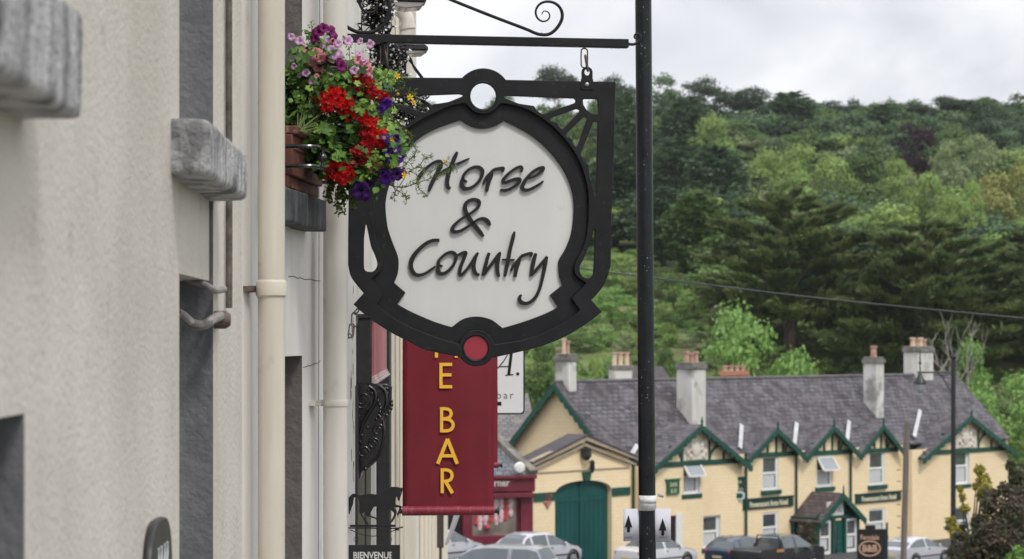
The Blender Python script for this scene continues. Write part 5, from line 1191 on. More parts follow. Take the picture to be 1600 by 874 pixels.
# grey roofed house behind the shop
bh = thing('rear_house', 'grey roofed house partly hidden behind the corner shop', 'house', at(790, 700, 122))
PR = Plane(at(790, HZ, 122), (1, .1)); r0, rt = PR.hit(690, 618); r1, rb = PR.hit(838, 690); m1 = MB()
slab(m1, PR.pt(r0, rb, 1), PR.pt(r1, rb, 1), PR.pt(r1, rt, -4), PR.pt(r0, rt, -4)); slab(m1, PR.pt(r0, rt, -4), PR.pt(r1, rt, -4), PR.pt(r1, rb, -9), PR.pt(r0, rb, -9)); m1.build('roof', brickmat('grey_brown_slates', (.14,.13,.13), (.2,.19,.19), (.07,.065,.065), .35, .3, .03, stain=(.22,.2,.18), sscale=1), bh, smooth=False)
m1 = MB(); m1.pbox(PR, r0+.2, r1-.2, -11.5, rb, -8, .6); m1.build('wall', M_inn, bh)
# houses whose roofs and chimneys peep over the ridge
bh2 = thing('house_behind', 'house behind the inn showing only dark roof and pale chimney stacks', 'house', at(1020, 600, 150))
PK = Plane(at(1000, HZ, 148), (.95, .3)); k0, kt = PK.hit(930, 574); k1, _ = PK.hit(1062, 572); _, kb = PK.hit(1000, 640); m1 = MB()
slab(m1, PK.pt(k0+2.9, kb, 2), PK.pt(k1, kb, 2), PK.pt(k1, kt, -3), PK.pt(k0+3.2, kt, -3)); slab(m1, PK.pt(k0+3.2, kt, -3), PK.pt(k1, kt, -3), PK.pt(k1, kb, -8), PK.pt(k0+2.9, kb, -8)); m1.build('roof', mat('dark_slate_edge', (.05,.045,.05)), bh2, smooth=False)
m1 = MB(); m1.pbox(PK, k0+3.2, k1-.3, -11.3, kb, -7, 1.5); m1.build('wall', M_inn, bh2)
def stack(parent, P, x0, x1, yt, yb, pots, pm, ph=.8, d=.9, brick=None):
    a0, zt_ = P.hit(x0, yt); a1, zb_ = P.hit(x1, yb); m = MB(); m.pbox(P, a0, a1, zb_, zt_-.25, -d/2, d/2); c = m.build('chimney', brick or M_chim, parent, bevel=.02)
    m = MB(); m.pbox(P, a0-.08, a1+.08, zt_-.25, zt_, -d/2-.08, d/2+.08); m.build('chimney_cap', brick or M_chimcap, c)
    for i in range(pots):
        a = a0+(a1-a0)*(i+.5)/pots; m = MB(); r_ = min(.22, (a1-a0)/pots*.45); m.lathe(P.pt(a, zt_, 0), [(r_,0),(r_*.8,.1),(r_*.78,ph-.15),(r_*1.05,ph-.1),(r_*1.05,ph)], 12); m.build('chimney_pot', pm, c)
PKs = PK.shifted(1.0)
stack(bh2, PK, 955, 984, 571, 640, 3, M_potp)
ch9 = thing('rear_chimney_house', 'low brick chimney row just showing above the inn ridge', 'house', at(1146, 600, 150)); stack(ch9, Plane(at(1146, HZ, 150), (1, .2)), 1129, 1165, 580, 700, 4, M_pot, .35, .9, mat('old_brick', (.3,.13,.08), (.38,.2,.14), scale=3))
m1 = MB(); p = at(1146, 690, 152); m1.box(p.x-6, p.x+6, 149, 156, -11.3, at(0, 596, 152).z); m1.build('wall', M_inn, ch9)
# ------------------------------------------------------------------ cars
def interp(tab, x, k): 
    for A_, B_ in zip(tab, tab[1:]):
        if x <= B_[0]:
            t = (x-A_[0])/max(1e-6, B_[0]-A_[0]); return A_[k]+(B_[k]-A_[k])*t
    return tab[-1][k]
def car(name, label, cat_, px, Y, prof, W_, paint, wheels=(.75, 3.25), heading=(.68, .733), win=(.5, 3.1), pillars=(1.75,), lights=True, zoff=0, flip=False, plate=True, two_tone=None, group='cars parked in the square'):
    "prof: (x, belt, top, half width factor) from the tail to the nose"
    c = at(px, HZ, Y); hd = Vector((*heading, 0)).normalized(); sd = Vector((hd.y, -hd.x, 0)); L = prof[-1][0]
    gz_ = ground(c.x, Y) + .02 + zoff; O = Vector((c.x, c.y, gz_)) - hd*(L/2)
    P3 = lambda x, y, z: O + hd*x + sd*y + Vector((0,0,z))
    t = thing(name, label, cat_, P3(L/2, 0, 0), group)
    xs2 = sorted(set([p[0] for p in prof] + list(np.linspace(0, L, 34)))); rows = []
    for x in xs2:
        b_, tp_, w_ = (interp(prof, x, k) for k in (1,2,3)); w_ = w_*W_/2; b_ = min(b_, tp_-.01); g_ = tp_-b_
        rf = w_*(1-.24*min(1, g_/.4))
        rows.append([(w_*.90,.2),(w_*.98,.32),(w_,.6),(w_*.975,b_),(rf+.01,b_+g_*.86),(rf*.86,tp_-.0),(0,tp_+.02)])
    body, glass = MB(), MB(); n = len(rows[0])
    # seven points a side, mirrored
    ring = lambda r: [(-y, z) for y, z in r] + [(y, z) for y, z in r[::-1][1:]]
    R = [ring(r) for r in rows]; m_ = len(R[0])
    for i in range(len(xs2)-1):
        xm = (xs2[i]+xs2[i+1])/2; tp0, tp1 = interp(prof, xs2[i], 2), interp(prof, xs2[i+1], 2); g0 = interp(prof, xm, 2)-interp(prof, xm, 1)
        for j in range(m_-1):
            A_ = [P3(xs2[i], *R[i][j]), P3(xs2[i+1], *R[i+1][j]), P3(xs2[i+1], *R[i+1][j+1]), P3(xs2[i], *R[i][j+1])]
            side = j in (3, m_-5); topf = 4 <= j <= m_-6; steep = abs(tp1-tp0)/(xs2[i+1]-xs2[i]) > .33
            isg = (side and g0 > .12 and win[0] < xm < win[1] and not any(abs(xm-p) < .06 for p in pillars)) or (topf and steep and g0 > .04 and win[0]-.3 < xm < win[1]+.4 and j not in (4, m_-6))
            if isg:
                nn = (A_[2]-A_[0]).cross(A_[3]-A_[1]).normalized()
                glass.quad(*A_)
            else: body.quad(*A_)
    body.add([P3(xs2[0], y, z) for y, z in R[0]], [tuple(range(m_))]); body.add([P3(xs2[-1], y, z) for y, z in R[-1]], [tuple(range(m_))[::-1]])
    # weld
    b = body.build('body', paint, t, angle=60)
    for o_ in (b,):
        bm = bmesh.new(); bm.from_mesh(o_.data); bmesh.ops.remove_doubles(bm, verts=bm.verts, dist=.001); bmesh.ops.recalc_face_normals(bm, faces=bm.faces); bm.to_mesh(o_.data); bm.free(); o_.data.update()
        o_.data.polygons.foreach_set('use_smooth', [True]*len(o_.data.polygons)); o_.data.set_sharp_from_angle(angle=math.radians(32))
    gl = glass.build('window_glass', M_carglass, t, angle=60)
    for x in wheels:
        for s in (-1, 1):
            wc = P3(x, s*(W_/2-.11), .31); m = MB(); m.lathe(wc - sd*.11*1, [(.2,0),(.29,0),(.315,.03),(.315,.17),(.29,.22),(.2,.22)], 20, sd); w_ = m.build('wheel', M_tyre, t)
            m = MB(); m.lathe(wc + sd*s*.10 - sd*.0, [(.2,0),(.2,.015),(.05,.03)], 14, sd*s); m.build('rim', M_rim, w_)
            m = MB(); m.tube([P3(x+.36*math.cos(k), s*(W_/2*.985), .31+.36*math.sin(k)) for k in np.linspace(-.15, math.pi+.15, 15)], .035, 6); m.build('wheel_arch', M_trim, t)
    for s in (-1, 1):
        m = MB(); m.ball(P3(prof[0][0]+.10, s*W_/2*.80, .78), .13, 8, (.7,.7,1)); m.build('tail_light', M_tail, t)
        m = MB(); m.ball(P3(L-.16, s*W_/2*.72, .62), .14, 8, (.9,.9,.7)); m.build('headlight', M_head, t)
        m = MB(); m.ball(P3(win[1]-.25, s*(W_/2+.06), .97), .10, 8, (.6,1,.7)); m.build('door_mirror', paint, t)
    for xh in pillars:
        for s in (-1, 1):
            m = MB(); m.bar(P3(xh+.1, s*W_/2*1.0, .82), P3(xh+.24, s*W_/2*1.0, .82), .03, .03); m.build('door_handle', M_trim, t)
            m = MB(); m.bar(P3(.6, s*W_/2*1.005, .5), P3(L-.6, s*W_/2*1.005, .5), .015, .05); m.build('side_trim', M_trim, t) if xh == pillars[0] else None
    if plate:
        m = MB(); m.bar(P3(-.02, -.26, .55), P3(-.02, .26, .55), .02, .11); m.build('number_plate', M_plate, t)
    return t, P3
M_carglass = mat('car_glass', (.085,.105,.115), rough=.06, spec=.9)
M_tyre = mat('tyre_rubber', (.012,.012,.012), rough=.8); M_rim = mat('alloy_rim', (.4,.4,.41), rough=.35, metal=.8)
M_trim = mat('black_plastic_trim', (.02,.02,.022), rough=.6); M_tail = mat('tail_light_red', (.5,.03,.02), rough=.2); M_head = mat('headlight_lens', (.6,.62,.65), rough=.1, spec=.9); M_plate = mat('number_plate', (.6,.55,.3))
paint = lambda n, c: mat(n, c, rough=.28, spec=.5, coat=.8)
silver = paint('silver_paint', (.50,.50,.54)); grey = paint('grey_paint', (.26,.26,.28)); white = paint('white_car_paint', (.66,.66,.68)); blue = paint('blue_paint', (.022,.034,.075)); black = paint('black_car_paint', (.012,.012,.014))
HATCH = [(0,.55,.56,.82),(.03,.80,.82,.92),(.15,.92,.97,.96),(.45,.95,1.25,.99),(.70,.95,1.39,1),(1.1,.94,1.445,1),(1.7,.93,1.45,1),(2.15,.92,1.39,1),(2.9,.90,1.0,1),(3.1,.87,.90,.99),(3.6,.78,.80,.96),(3.88,.62,.64,.88),(3.95,.40,.42,.78)]
ESTATE = [(0,.55,.56,.84),(.04,.86,.88,.94),(.12,.93,.98,.96),(.35,.95,1.38,.99),(.7,.94,1.46,1),(2.2,.93,1.47,1),(2.7,.92,1.40,1),(3.4,.90,1.0,1),(3.6,.88,.92,.99),(4.2,.80,.82,.96),(4.5,.6,.62,.86),(4.56,.4,.42,.76)]
SALOON = [(0,.55,.56,.82),(.04,.86,.88,.93),(.2,.93,.95,.96),(.7,.95,1.02,.98),(1.25,.94,1.36,1),(1.7,.93,1.42,1),(2.2,.92,1.40,1),(2.9,.90,1.0,1),(3.15,.86,.89,.99),(3.8,.76,.78,.95),(4.15,.58,.6,.86),(4.22,.4,.42,.76)]
COUPE = [(0,.55,.56,.82),(.04,.80,.82,.92),(.2,.92,.95,.96),(.6,.95,1.18,.98),(1.1,.94,1.34,1),(1.6,.93,1.38,1),(2.1,.92,1.34,1),(2.9,.88,.94,1),(3.15,.84,.86,.99),(3.8,.70,.72,.95),(4.1,.52,.54,.86),(4.16,.36,.38,.76)]
PICK = [(0,.60,.61,.9),(.02,1.02,1.03,.96),(.1,1.06,1.07,.98),(1.75,1.07,1.08,1),(1.85,1.08,1.50,1),(2.1,1.08,1.60,1),(3.0,1.07,1.62,1),(3.35,1.06,1.52,1),(3.95,1.04,1.12,1),(4.1,1.02,1.06,.99),(4.9,.95,.98,.96),(5.05,.7,.72,.88),(5.1,.5,.52,.8)]
car('parked_car', 'silver hatchback parked in front of the burgundy shop', 'car', 841, 101, HATCH, 1.68, silver, win=(.35, 2.95), pillars=(.72, 1.75))
car('parked_car', 'grey estate car in front of the silver hatchback with only its roof and windows showing', 'car', 768, 84.5, ESTATE, 1.74, grey, win=(.15, 3.45), pillars=(1.3, 2.35), heading=(-.93, .36))
car('parked_car', 'silver-grey car nose seen between the banner and the shop door', 'car', 688, 100, HATCH, 1.66, silver, win=(.35, 2.95), pillars=(.72, 1.75), zoff=.1)
car('parked_car', 'white car behind the black column with orange-red rear light', 'car', 1026, 108.5, SALOON, 1.68, white, win=(.4, 3.0), pillars=(1.7,), zoff=.05)
car('parked_car', 'dark blue hatchback parked behind the black pickup', 'car', 1161, 113.5, HATCH, 1.68, blue, win=(.35, 2.95), pillars=(.72, 1.75), zoff=.02)
pk, PPk = car('pickup_truck', 'black pickup truck parked left of the porch', 'pickup', 1217, 110.5, PICK, 1.75, black, win=(1.82, 3.8), pillars=(2.7,), wheels=(.95, 4.1), zoff=-.1, group=None)
m1 = MB(); m1.bar(PPk(1.72, -.7, 1.1), PPk(1.72, -.6, 1.62), .05, .05); m1.bar(PPk(1.72, .7, 1.1), PPk(1.72, .6, 1.62), .05, .05); m1.bar(PPk(1.72, -.62, 1.62), PPk(1.72, .62, 1.62), .05, .05); m1.build('roll_bar', M_trim, pk)
m1 = MB(); m1.bar(PPk(.1, -.7, 1.085), PPk(1.65, -.7, 1.085), .03, .03); m1.hexa([PPk(.12,-.68,1.05), PPk(1.68,-.68,1.05), PPk(1.68,.68,1.05), PPk(.12,.68,1.05), PPk(.12,-.68,1.105), PPk(1.68,-.68,1.105), PPk(1.68,.68,1.105), PPk(.12,.68,1.105)]); m1.build('bed_cover', mat('grey_bed_cover', (.03,.03,.032), rough=.5), pk)
m1 = MB(); m1.hexa([PPk(1.2,.87,.95), PPk(1.75,.87,.95), PPk(1.75,.885,.95), PPk(1.2,.885,.95), PPk(1.2,.87,1.06), PPk(1.75,.87,1.06), PPk(1.75,.885,1.06), PPk(1.2,.885,1.06)]); m1.build('orange_sticker', mat('orange_sticker', (.5,.22,.08)), pk)
cs, PCs = car('parked_car', 'silver coupe with round black door badge parked right of the telegraph pole', 'car', 1432, 117, COUPE, 1.7, silver, win=(.4, 3.0), pillars=(1.75,))
bd = thing('door_badge', 'round black badge with white emblem on the silver coupe', 'badge', PCs(2.1, .9, .5))
PD2 = Plane(PCs(2.35, .93, 0), (.95, .31)); m1 = MB(); bc = PD2.hit(1435.5, 863); m1.lathe(PD2.pt(bc[0], bc[1], 0), [(.29,0),(.29,.02)], 24, PD2.n); m1.build('disc', M_black, bd)
m1 = MB()
for dx, dz, r_ in ((-.13,.08,.06),(-.05,.16,.06),(.06,.16,.06),(.14,.07,.06),(0,.02,.12),(-.12,-.03,.06),(.12,-.03,.06)): m1.lathe(PD2.pt(bc[0]+dx, bc[1]+dz, .021), [(r_,0),(r_,.012)], 12, PD2.n)
m1.build('emblem', mat('white_emblem', (.7,.72,.75)), bd)
m1 = MB(); m1.pbox(PD2, bc[0]-.11, bc[0]+.11, bc[1]-.2, bc[1]-.11, .021, .03); m1.build('caption_block', mat('ochre_emblem', (.4,.25,.08)), bd)

# ------------------------------------------------------------------ street furniture
# bed and breakfast board
Yb = 96.0; PBB = Plane(at(1361, HZ, Yb), (1, .05)); bbt = thing('guesthouse_board', 'black board lettered Ferndale B&B beside the porch', 'sign', (at(1361, 0, Yb).x, Yb, ground(15, Yb)))
a0, zt = PBB.hit(1339, 827); a1, zb_ = PBB.hit(1384.5, 890); m1 = MB(); m1.pbox(PBB, a0, a1, ground(15, Yb)+.1, zt, -.05, .05); a2, z2 = PBB.hit(1352, 823)
m1.pbox(PBB, a2, a2+.4, zt, z2+.05, -.04, .04); m1.build('board', mat('black_board_paint', (.012,.011,.012), rough=.5), bbt, bevel=.01)
m1 = MB(); m1.pbox(PBB, a1+.001, a1+.07, ground(15, Yb), zt+.25, -.04, .04); m1.build('post', mat('dark_green_board', (.006,.035,.026)), bbt)
m1 = MB(); m1.ball(PBB.pt(a2+.13, z2+.12, .0), .09, 8); m1.build('lamp', mat('white_globe', (.7,.7,.68)), bbt)
M_copper = mat('copper_lettering', (.52,.30,.20), (.6,.4,.28), rough=.5, scale=5)
m1 = MB(); a, z = PBB.hit(1358.5, 840); text(m1, PBB, a, z, 'Ferndale', .27, .052, .06, offset=.006, xs=.80); a, z = PBB.hit(1358.5, 857)
text(m1, PBB, a, z-.01, 'B&B', .36, .052, .06, offset=.016, xs=.95); n_ = 40
ra_, rz_ = 17.5/FPX*Yb, 12.5/FPX*Yb
oo = [(a+ra_*math.cos(k/n_*6.2832), z+rz_*math.sin(k/n_*6.2832)) for k in range(n_)]; ii = [(a+(ra_-.055)*math.cos(k/n_*6.2832), z+(rz_-.055)*math.sin(k/n_*6.2832)) for k in range(n_)]
cutout(m1, PBB, oo, [ii], .052, .06); m1.build('lettering', M_copper, bbt)
# telegraph pole
Yt = 94; b_ = at(1411, HZ, Yt); tpz = at(0, 662, Yt).z; m1 = MB(); m1.tube([(b_.x+.03*k, Yt, ground(b_.x, Yt)-.2+(tpz-ground(b_.x, Yt)+.2)*k/5) for k in range(6)], [.125,.122,.118,.114,.11,.107], 12)
tpo = thing('telegraph_pole', 'weathered brown wooden pole in front of the inn', 'pole', (b_.x, Yt, ground(b_.x, Yt))); m1.build('pole', mat('weathered_wood', (.11,.09,.078), (.21,.18,.155), rough=.9, scale=2, stretch=(6,6,.3)), tpo)
m1 = MB(); m1.box(b_.x+.10, b_.x+.24, Yt-.08, Yt+.08, tpz-.25, tpz+.02); m1.build('cap', mat('mossy_wood', (.09,.12,.05)), tpo)
m1 = MB()
for k in range(7): m1.bar((b_.x-.1, Yt, tpz-1.8-k*.45), (b_.x-.24, Yt, tpz-1.8-k*.45), .03, .03)
m1.build('step_iron', M_trim, tpo)
# lamp post with a side lantern
Yl = 90; c = at(1489.5, HZ, Yl); zt = at(0, 560, Yl).z; gz_ = ground(c.x, Yl); lp = thing('street_lamp', 'tall black lamp post with lantern on a long side arm', 'street lamp', (c.x, Yl, gz_))
m1 = MB(); m1.tube([(c.x, Yl, gz_), (c.x, Yl, gz_+1.2), (c.x, Yl, gz_+1.25), (c.x, Yl, zt)], [.16,.15,.10,.085], 14); m1.ball((c.x, Yl, zt+.05), .12, 10); m1.ball((c.x, Yl, zt+.3), .06, 8); m1.tube([(c.x,Yl,zt), (c.x,Yl,zt+.5)], [.04,.01], 6); m1.build('post', M_black, lp)
ax = at(1437.5, HZ, Yl).x; za = at(0, 582, Yl).z; m1 = MB(); m1.tube([(c.x, Yl, za), (ax-.1, Yl, za)], .035, 8); m1.tube([(c.x, Yl, za-.9), ((c.x+ax)/2+.2, Yl, za-.15), ((c.x+ax)/2, Yl, za)], .02, 6); m1.tube([(ax, Yl, za+.9), (ax, Yl, za-.15)], [.02,.03], 8); m1.ball((ax, Yl, za+.35), .06, 8); m1.build('arm', M_black, lp)
m1 = MB(); zl = at(0, 591, Yl).z; m1.lathe((ax, Yl, zl), [(.03,.25),(.08,.15),(.12,.02),(.24,-.12),(.26,-.2),(.23,-.22)], 16); m1.build('lamp_shade', M_black, lp)
m1 = MB(); m1.lathe((ax, Yl, zl-.22), [(.2,0),(.19,-.15),(.12,-.28),(.02,-.33)], 16); m1.build('lamp_glass', mat('dull_lamp_glass', (.35,.36,.37), rough=.1, spec=.8), lp)
# ------------------------------------------------------------------ trees
def fast_mesh(name, v, nquads, mats, mi=None):
    "mesh of separate quads from an (n*4, 3) array"
    me = bpy.data.meshes.new(name); me.vertices.add(len(v)); me.vertices.foreach_set('co', np.asarray(v, dtype=np.float32).ravel())
    me.loops.add(nquads*4); me.loops.foreach_set('vertex_index', np.arange(nquads*4, dtype=np.int32))
    me.polygons.add(nquads); me.polygons.foreach_set('loop_start', np.arange(0, nquads*4, 4, dtype=np.int32)); me.polygons.foreach_set('loop_total', np.full(nquads, 4, dtype=np.int32))
    for m in mats: me.materials.append(m)
    if mi is not None: me.polygons.foreach_set('material_index', np.asarray(mi, dtype=np.int32))
    me.update(); me.validate(); return me
def leaves(P, N, size, rs, aspect=1.0, along=None):
    "quads at points P facing N (diamond leaves), optional long axis"
    n = len(P); N = N/np.maximum(np.linalg.norm(N, axis=1), 1e-9)[:, None]
    r = rs.normal(size=(n, 3)) if along is None else along + rs.normal(size=(n, 3))*.25
    A = r - N*(r*N).sum(1)[:, None]; A /= np.maximum(np.linalg.norm(A, axis=1), 1e-9)[:, None]; B = np.cross(N, A)
    s = size*rs.uniform(.6, 1.35, n)[:, None]; a = A*s*aspect; b = B*s*.62
    k = N*s*.18
    V = np.stack([P-a, P-b*.9+k+a*.1, P+a, P+b*.9+k-a*.1], 1)
    return V.reshape(-1, 3)
def crown_round(seed, n_cl, per, leaf, rx=5, rz=5, zc=6, cr=1.7, squash=.75, hollow=.55, up=.5):
    rs = np.random.RandomState(seed); V = []
    for i in range(n_cl):
        d = rs.normal(size=3); d /= np.linalg.norm(d); d[2] = d[2]*.9 + .12
        rad = hollow + (1-hollow)*rs.rand()**.6
        c = np.array([d[0]*rx*rad, d[1]*rx*rad, zc + d[2]*rz*rad]); r0 = cr*rs.uniform(.6, 1.25)
        n = int(per*rs.uniform(.6, 1.3)*(r0/cr)**1.5); q = rs.normal(size=(n, 3)); q /= np.linalg.norm(q, axis=1)[:, None]
        q[:, 2] = np.where(q[:, 2] < -.3, -q[:, 2]*.5, q[:, 2])
        rr = rs.uniform(.55, 1.08, n)[:, None]; P = c + q*rr*r0*np.array([1, 1, squash]) + rs.normal(size=(n, 3))*r0*.08
        N = q + rs.normal(size=(n, 3))*.55 + np.array([0, 0, up]); V.append(leaves(P, N, leaf, rs))
    return np.concatenate(V)
def crown_layers(seed, H_, Rm, leaf, nb=60, per=120, z0=.12, tip_up=.35, droop=0.0, shape='cone', flat=.22, elong=1.9):
    "branches in tiers with long sprays: cypress and fir"
    rs = np.random.RandomState(seed); V = []
    for i in range(nb):
        t = (i+.5)/nb; h = H_*(z0 + (1-z0)*t); az = i*2.39996 + rs.uniform(-.4, .4)
        if shape == 'cone': L = Rm*(1-t)**.8*rs.uniform(.75, 1.1) + .25
        elif shape == 'cedar': L = Rm*(max(0, 1-t**2.2))**.6*rs.uniform(.65, 1.15)+.4
        else: L = Rm*math.sin(math.pi*min(.98, t*.85+.1))**.7*rs.uniform(.75,1.1)+.2
        n = max(8, int(per*(L/Rm)**1.3)); s = rs.rand(n)**.65; d = np.array([math.cos(az), math.sin(az), 0]); sd = np.array([-d[1], d[0], 0])
        wd = L*flat*(.35+1.0*s)*(1.15-s*.5)
        lat = rs.normal(size=n)*.6*wd
        x = s*L; z = h + (tip_up*s**2.2 - droop*s)*L*.6 + rs.normal(size=n)*L*.035 - .10*np.abs(lat)
        P = d*x[:, None] + sd*lat[:, None]; P[:, 2] = z
        N = np.tile(np.array([0, 0, 1.0]), (n, 1)) + rs.normal(size=(n, 3))*.40 - d*.35; al = d + sd*(lat/np.maximum(wd, .01))[:, None]*.5 + np.array([0, 0, tip_up*.8-droop*.5])
        V.append(leaves(P, N, leaf, rs, elong, al))
    return np.concatenate(V)
def crown_cypress(seed, H_, Rm, nb=70, leaf=.15, sub=15, per=15, z0=.1):
    "long rising branches carrying fans of feathery sprays, gaps between the tiers"
    rs = np.random.RandomState(seed); V = []
    for i in range(nb):
        t = (i+.5)/nb; h = H_*(z0 + (.97-z0)*t) + rs.normal()*.2; az = i*2.39996 + rs.uniform(-.4, .4)
        L = Rm*(max(0, 1-t**1.9))**.62*rs.uniform(.6, 1.12)+.5; d = np.array([math.cos(az), math.sin(az), 0]); sd = np.array([-d[1], d[0], 0]); rise = rs.uniform(.05, .32)
        for j in range(sub):
            s0 = rs.uniform(.25, 1.0)**.8; side = rs.choice([-1, 1]); l = L*rs.uniform(.16, .34)*(1.2-.5*s0); ang = rs.uniform(.15, .95)*side
            o = d*(s0*L); o[2] = h + rise*L*s0**1.6; dd = d*math.cos(ang) + sd*math.sin(ang); up = rs.uniform(.10, .5)
            n = int(per*rs.uniform(.7, 1.4)*(.5+l)); q = rs.rand(n); P = o + dd*(q*l)[:, None] + rs.normal(size=(n, 3))*np.array([.16,.16,.07])*(.5+.7*l); P[:, 2] += up*l*q**1.8
            N = np.array([0,0,1.0]) - dd*.45 + rs.normal(size=(n, 3))*.38; al = dd + np.array([0,0,up*.9]) + rs.normal(size=(n, 3))*.3
            V.append(leaves(P, N, leaf, rs, 2.6, al))
    return np.concatenate(V)
def trunk_mesh(seed, H_, r, limbs=7, spread=3.0, zb=.35, top=.85, gaunt=False):
    rnd = random.Random(seed); m = MB(); pts = [Vector((0,0,-.6))]
    for k in range(1, 7): pts.append(Vector((rnd.uniform(-.2,.2)*k*.35, rnd.uniform(-.2,.2)*k*.35, H_*top*k/6)))
    m.tube(pts, [r*1.25, r, r*.86, r*.72, r*.55, r*.36, r*.12], 8)
    for i in range(limbs):
        t = zb + (top-zb)*(i+.5)/limbs; b = Vector((0,0,H_*t)); az = i*2.4+rnd.uniform(-.5,.5); L = spread*rnd.uniform(.6,1.1)*(1.15-t*.6)
        m_ = b + Vector((math.cos(az)*L*.5, math.sin(az)*L*.5, L*.35)); e = b + Vector((math.cos(az+.2)*L, math.sin(az+.2)*L, L*(.75 if not gaunt else 1.1)))
        m.tube([b, m_, e], [r*.42*(1.2-t), r*.28*(1.2-t), r*.06], 6)
    me = bpy.data.meshes.new('trunk'); me.from_pydata([tuple(v) for v in m.v], [], m.f); me.polygons.foreach_set('use_smooth', [True]*len(me.polygons)); me.update(); return me
LV = {}
def lm(n, c1, c2, nc=None, ns=.35, **k): LV[n] = leafmat('foliage_'+n, c1, c2, noisec=nc, nscale=ns, **k)
lm('mid', (.07,.13,.035), (.145,.225,.065), (.11,.18,.05)); lm('light', (.19,.29,.075), (.31,.42,.13), (.25,.35,.10)); lm('lime', (.16,.30,.07), (.27,.43,.13), (.21,.36,.10))
lm('dark', (.030,.062,.030), (.062,.105,.048), (.045,.080,.038)); lm('bluegreen', (.075,.13,.062), (.14,.215,.105), (.10,.165,.082)); lm('pine', (.03,.055,.028), (.06,.092,.048), (.07,.095,.055))
lm('cypress', (.045,.08,.028), (.15,.205,.07), (.20,.24,.09), .5); lm('copper', (.022,.010,.017), (.045,.022,.033), None); lm('gold', (.20,.22,.06), (.36,.37,.13), (.28,.29,.09))
lm('pale', (.20,.26,.12), (.30,.36,.18), (.25,.30,.14)); lm('brown_red', (.075,.062,.045), (.19,.15,.115), (.075,.085,.045), 1.5); lm('yellow', (.30,.25,.04), (.46,.42,.10), None)
M_bark = mat('bark', (.06,.045,.035), (.12,.10,.08), rough=.95, scale=3, stretch=(2,2,.4)); M_pbark = mat('pine_bark', (.10,.06,.045), (.17,.11,.085), rough=.95, scale=3); M_dead = mat('bleached_dead_wood', (.22,.20,.18), (.36,.34,.31), rough=.9, scale=3)
PR_ = {}
def proto(n, V, tr, H_, Wd):
    PR_[n] = (fast_mesh('crown', V, len(V)//4, [LV['mid']]), tr, H_, Wd); PR_[n][1].materials.append(M_bark)
proto('round_a', crown_round(1, 34, 190, .24), trunk_mesh(1, 9, .3), 11.6, 11.6); proto('round_b', crown_round(2, 40, 170, .24, 4.6, 5.2), trunk_mesh(2, 9, .28), 12, 10.8); proto('round_c', crown_round(3, 26, 230, .24, 5.2, 4.4, 5.6, 2.0), trunk_mesh(3, 9, .3), 10.6, 12)
proto('birch', crown_round(4, 46, 85, .22, 3.2, 5.4, 6.4, 1.15, 1.0, .3), trunk_mesh(4, 11, .2, 9, 2.2), 12.3, 7.6); proto('tall', crown_round(5, 46, 150, .24, 3.0, 6.2, 7.2, 1.5, 1.0, .35), trunk_mesh(5, 12, .3, 8, 2), 14, 8)
proto('pine_a', crown_round(6, 34, 260, .2, 4.4, 2.6, 8.9, 1.7, .6, .3, .7), trunk_mesh(6, 11, .3, 9, 3.6, .55), 12, 10.5); proto('pine_b', crown_round(7, 40, 230, .2, 4.2, 3.6, 8.0, 1.7, .65, .35, .7), trunk_mesh(7, 11, .3, 9, 3.4, .45), 12, 10)
proto('fir', crown_layers(8, 14, 3.6, .26, 110, 120, .08, .12, .25, 'cone', .30, 1.4), trunk_mesh(8, 14, .3, 0, 1), 14, 7.2); proto('softconifer', np.concatenate([crown_layers(9, 13, 3.1, .24, 110, 150, .06, .5, 0, 'col', .34, 1.4), crown_round(19, 60, 90, .22, 2.5, 5.6, 6.6, 1.1, 1.1, .6)]), trunk_mesh(9, 13, .3, 0, 1), 13.4, 6.6)
proto('cypress_a', crown_cypress(10, 13, 8.6, 76, .145, 26, 26), trunk_mesh(10, 13, .6, 12, 5, .15), 13.6, 17); proto('cypress_b', crown_cypress(11, 13, 8.6, 70, .145, 28, 26), trunk_mesh(11, 13, .6, 12, 5, .15), 13.8, 17)
def tree(kind, leafn, label, cat, px, ytop, wpx, Y, group, name=None, ybase=None, bark=None, rot=None, hmin=3):
    me_c, me_t, H_, Wd = PR_[kind]; c = at(px, ytop, Y); gz_ = ground(c.x, Y); 
    if ybase: gz_ = max(gz_, at(px, ybase, Y).z)
    h = max(hmin, c.z-gz_); w = wpx/FPX*Y
    sx, sz = w/Wd, h/H_; base = Vector((c.x, Y, c.z-h))
    t = thing(name or 'tree', label, cat, base, group); t.scale = (sx, sx, sz); t.rotation_euler = (0, 0, rot if rot is not None else (px*1.7+Y) % 6.28)
    for nm, me, mt in (('crown', me_c, LV[leafn]), ('trunk', me_t, bark or M_bark)):
        o = bpy.data.objects.new(nm, me); COL.objects.link(o); o.parent = t; relook(o, [mt])
    return t
SK, MD, LW = 'trees along the hilltop skyline', 'trees on the wooded hillside', 'shrubs and young trees on the lower slope'
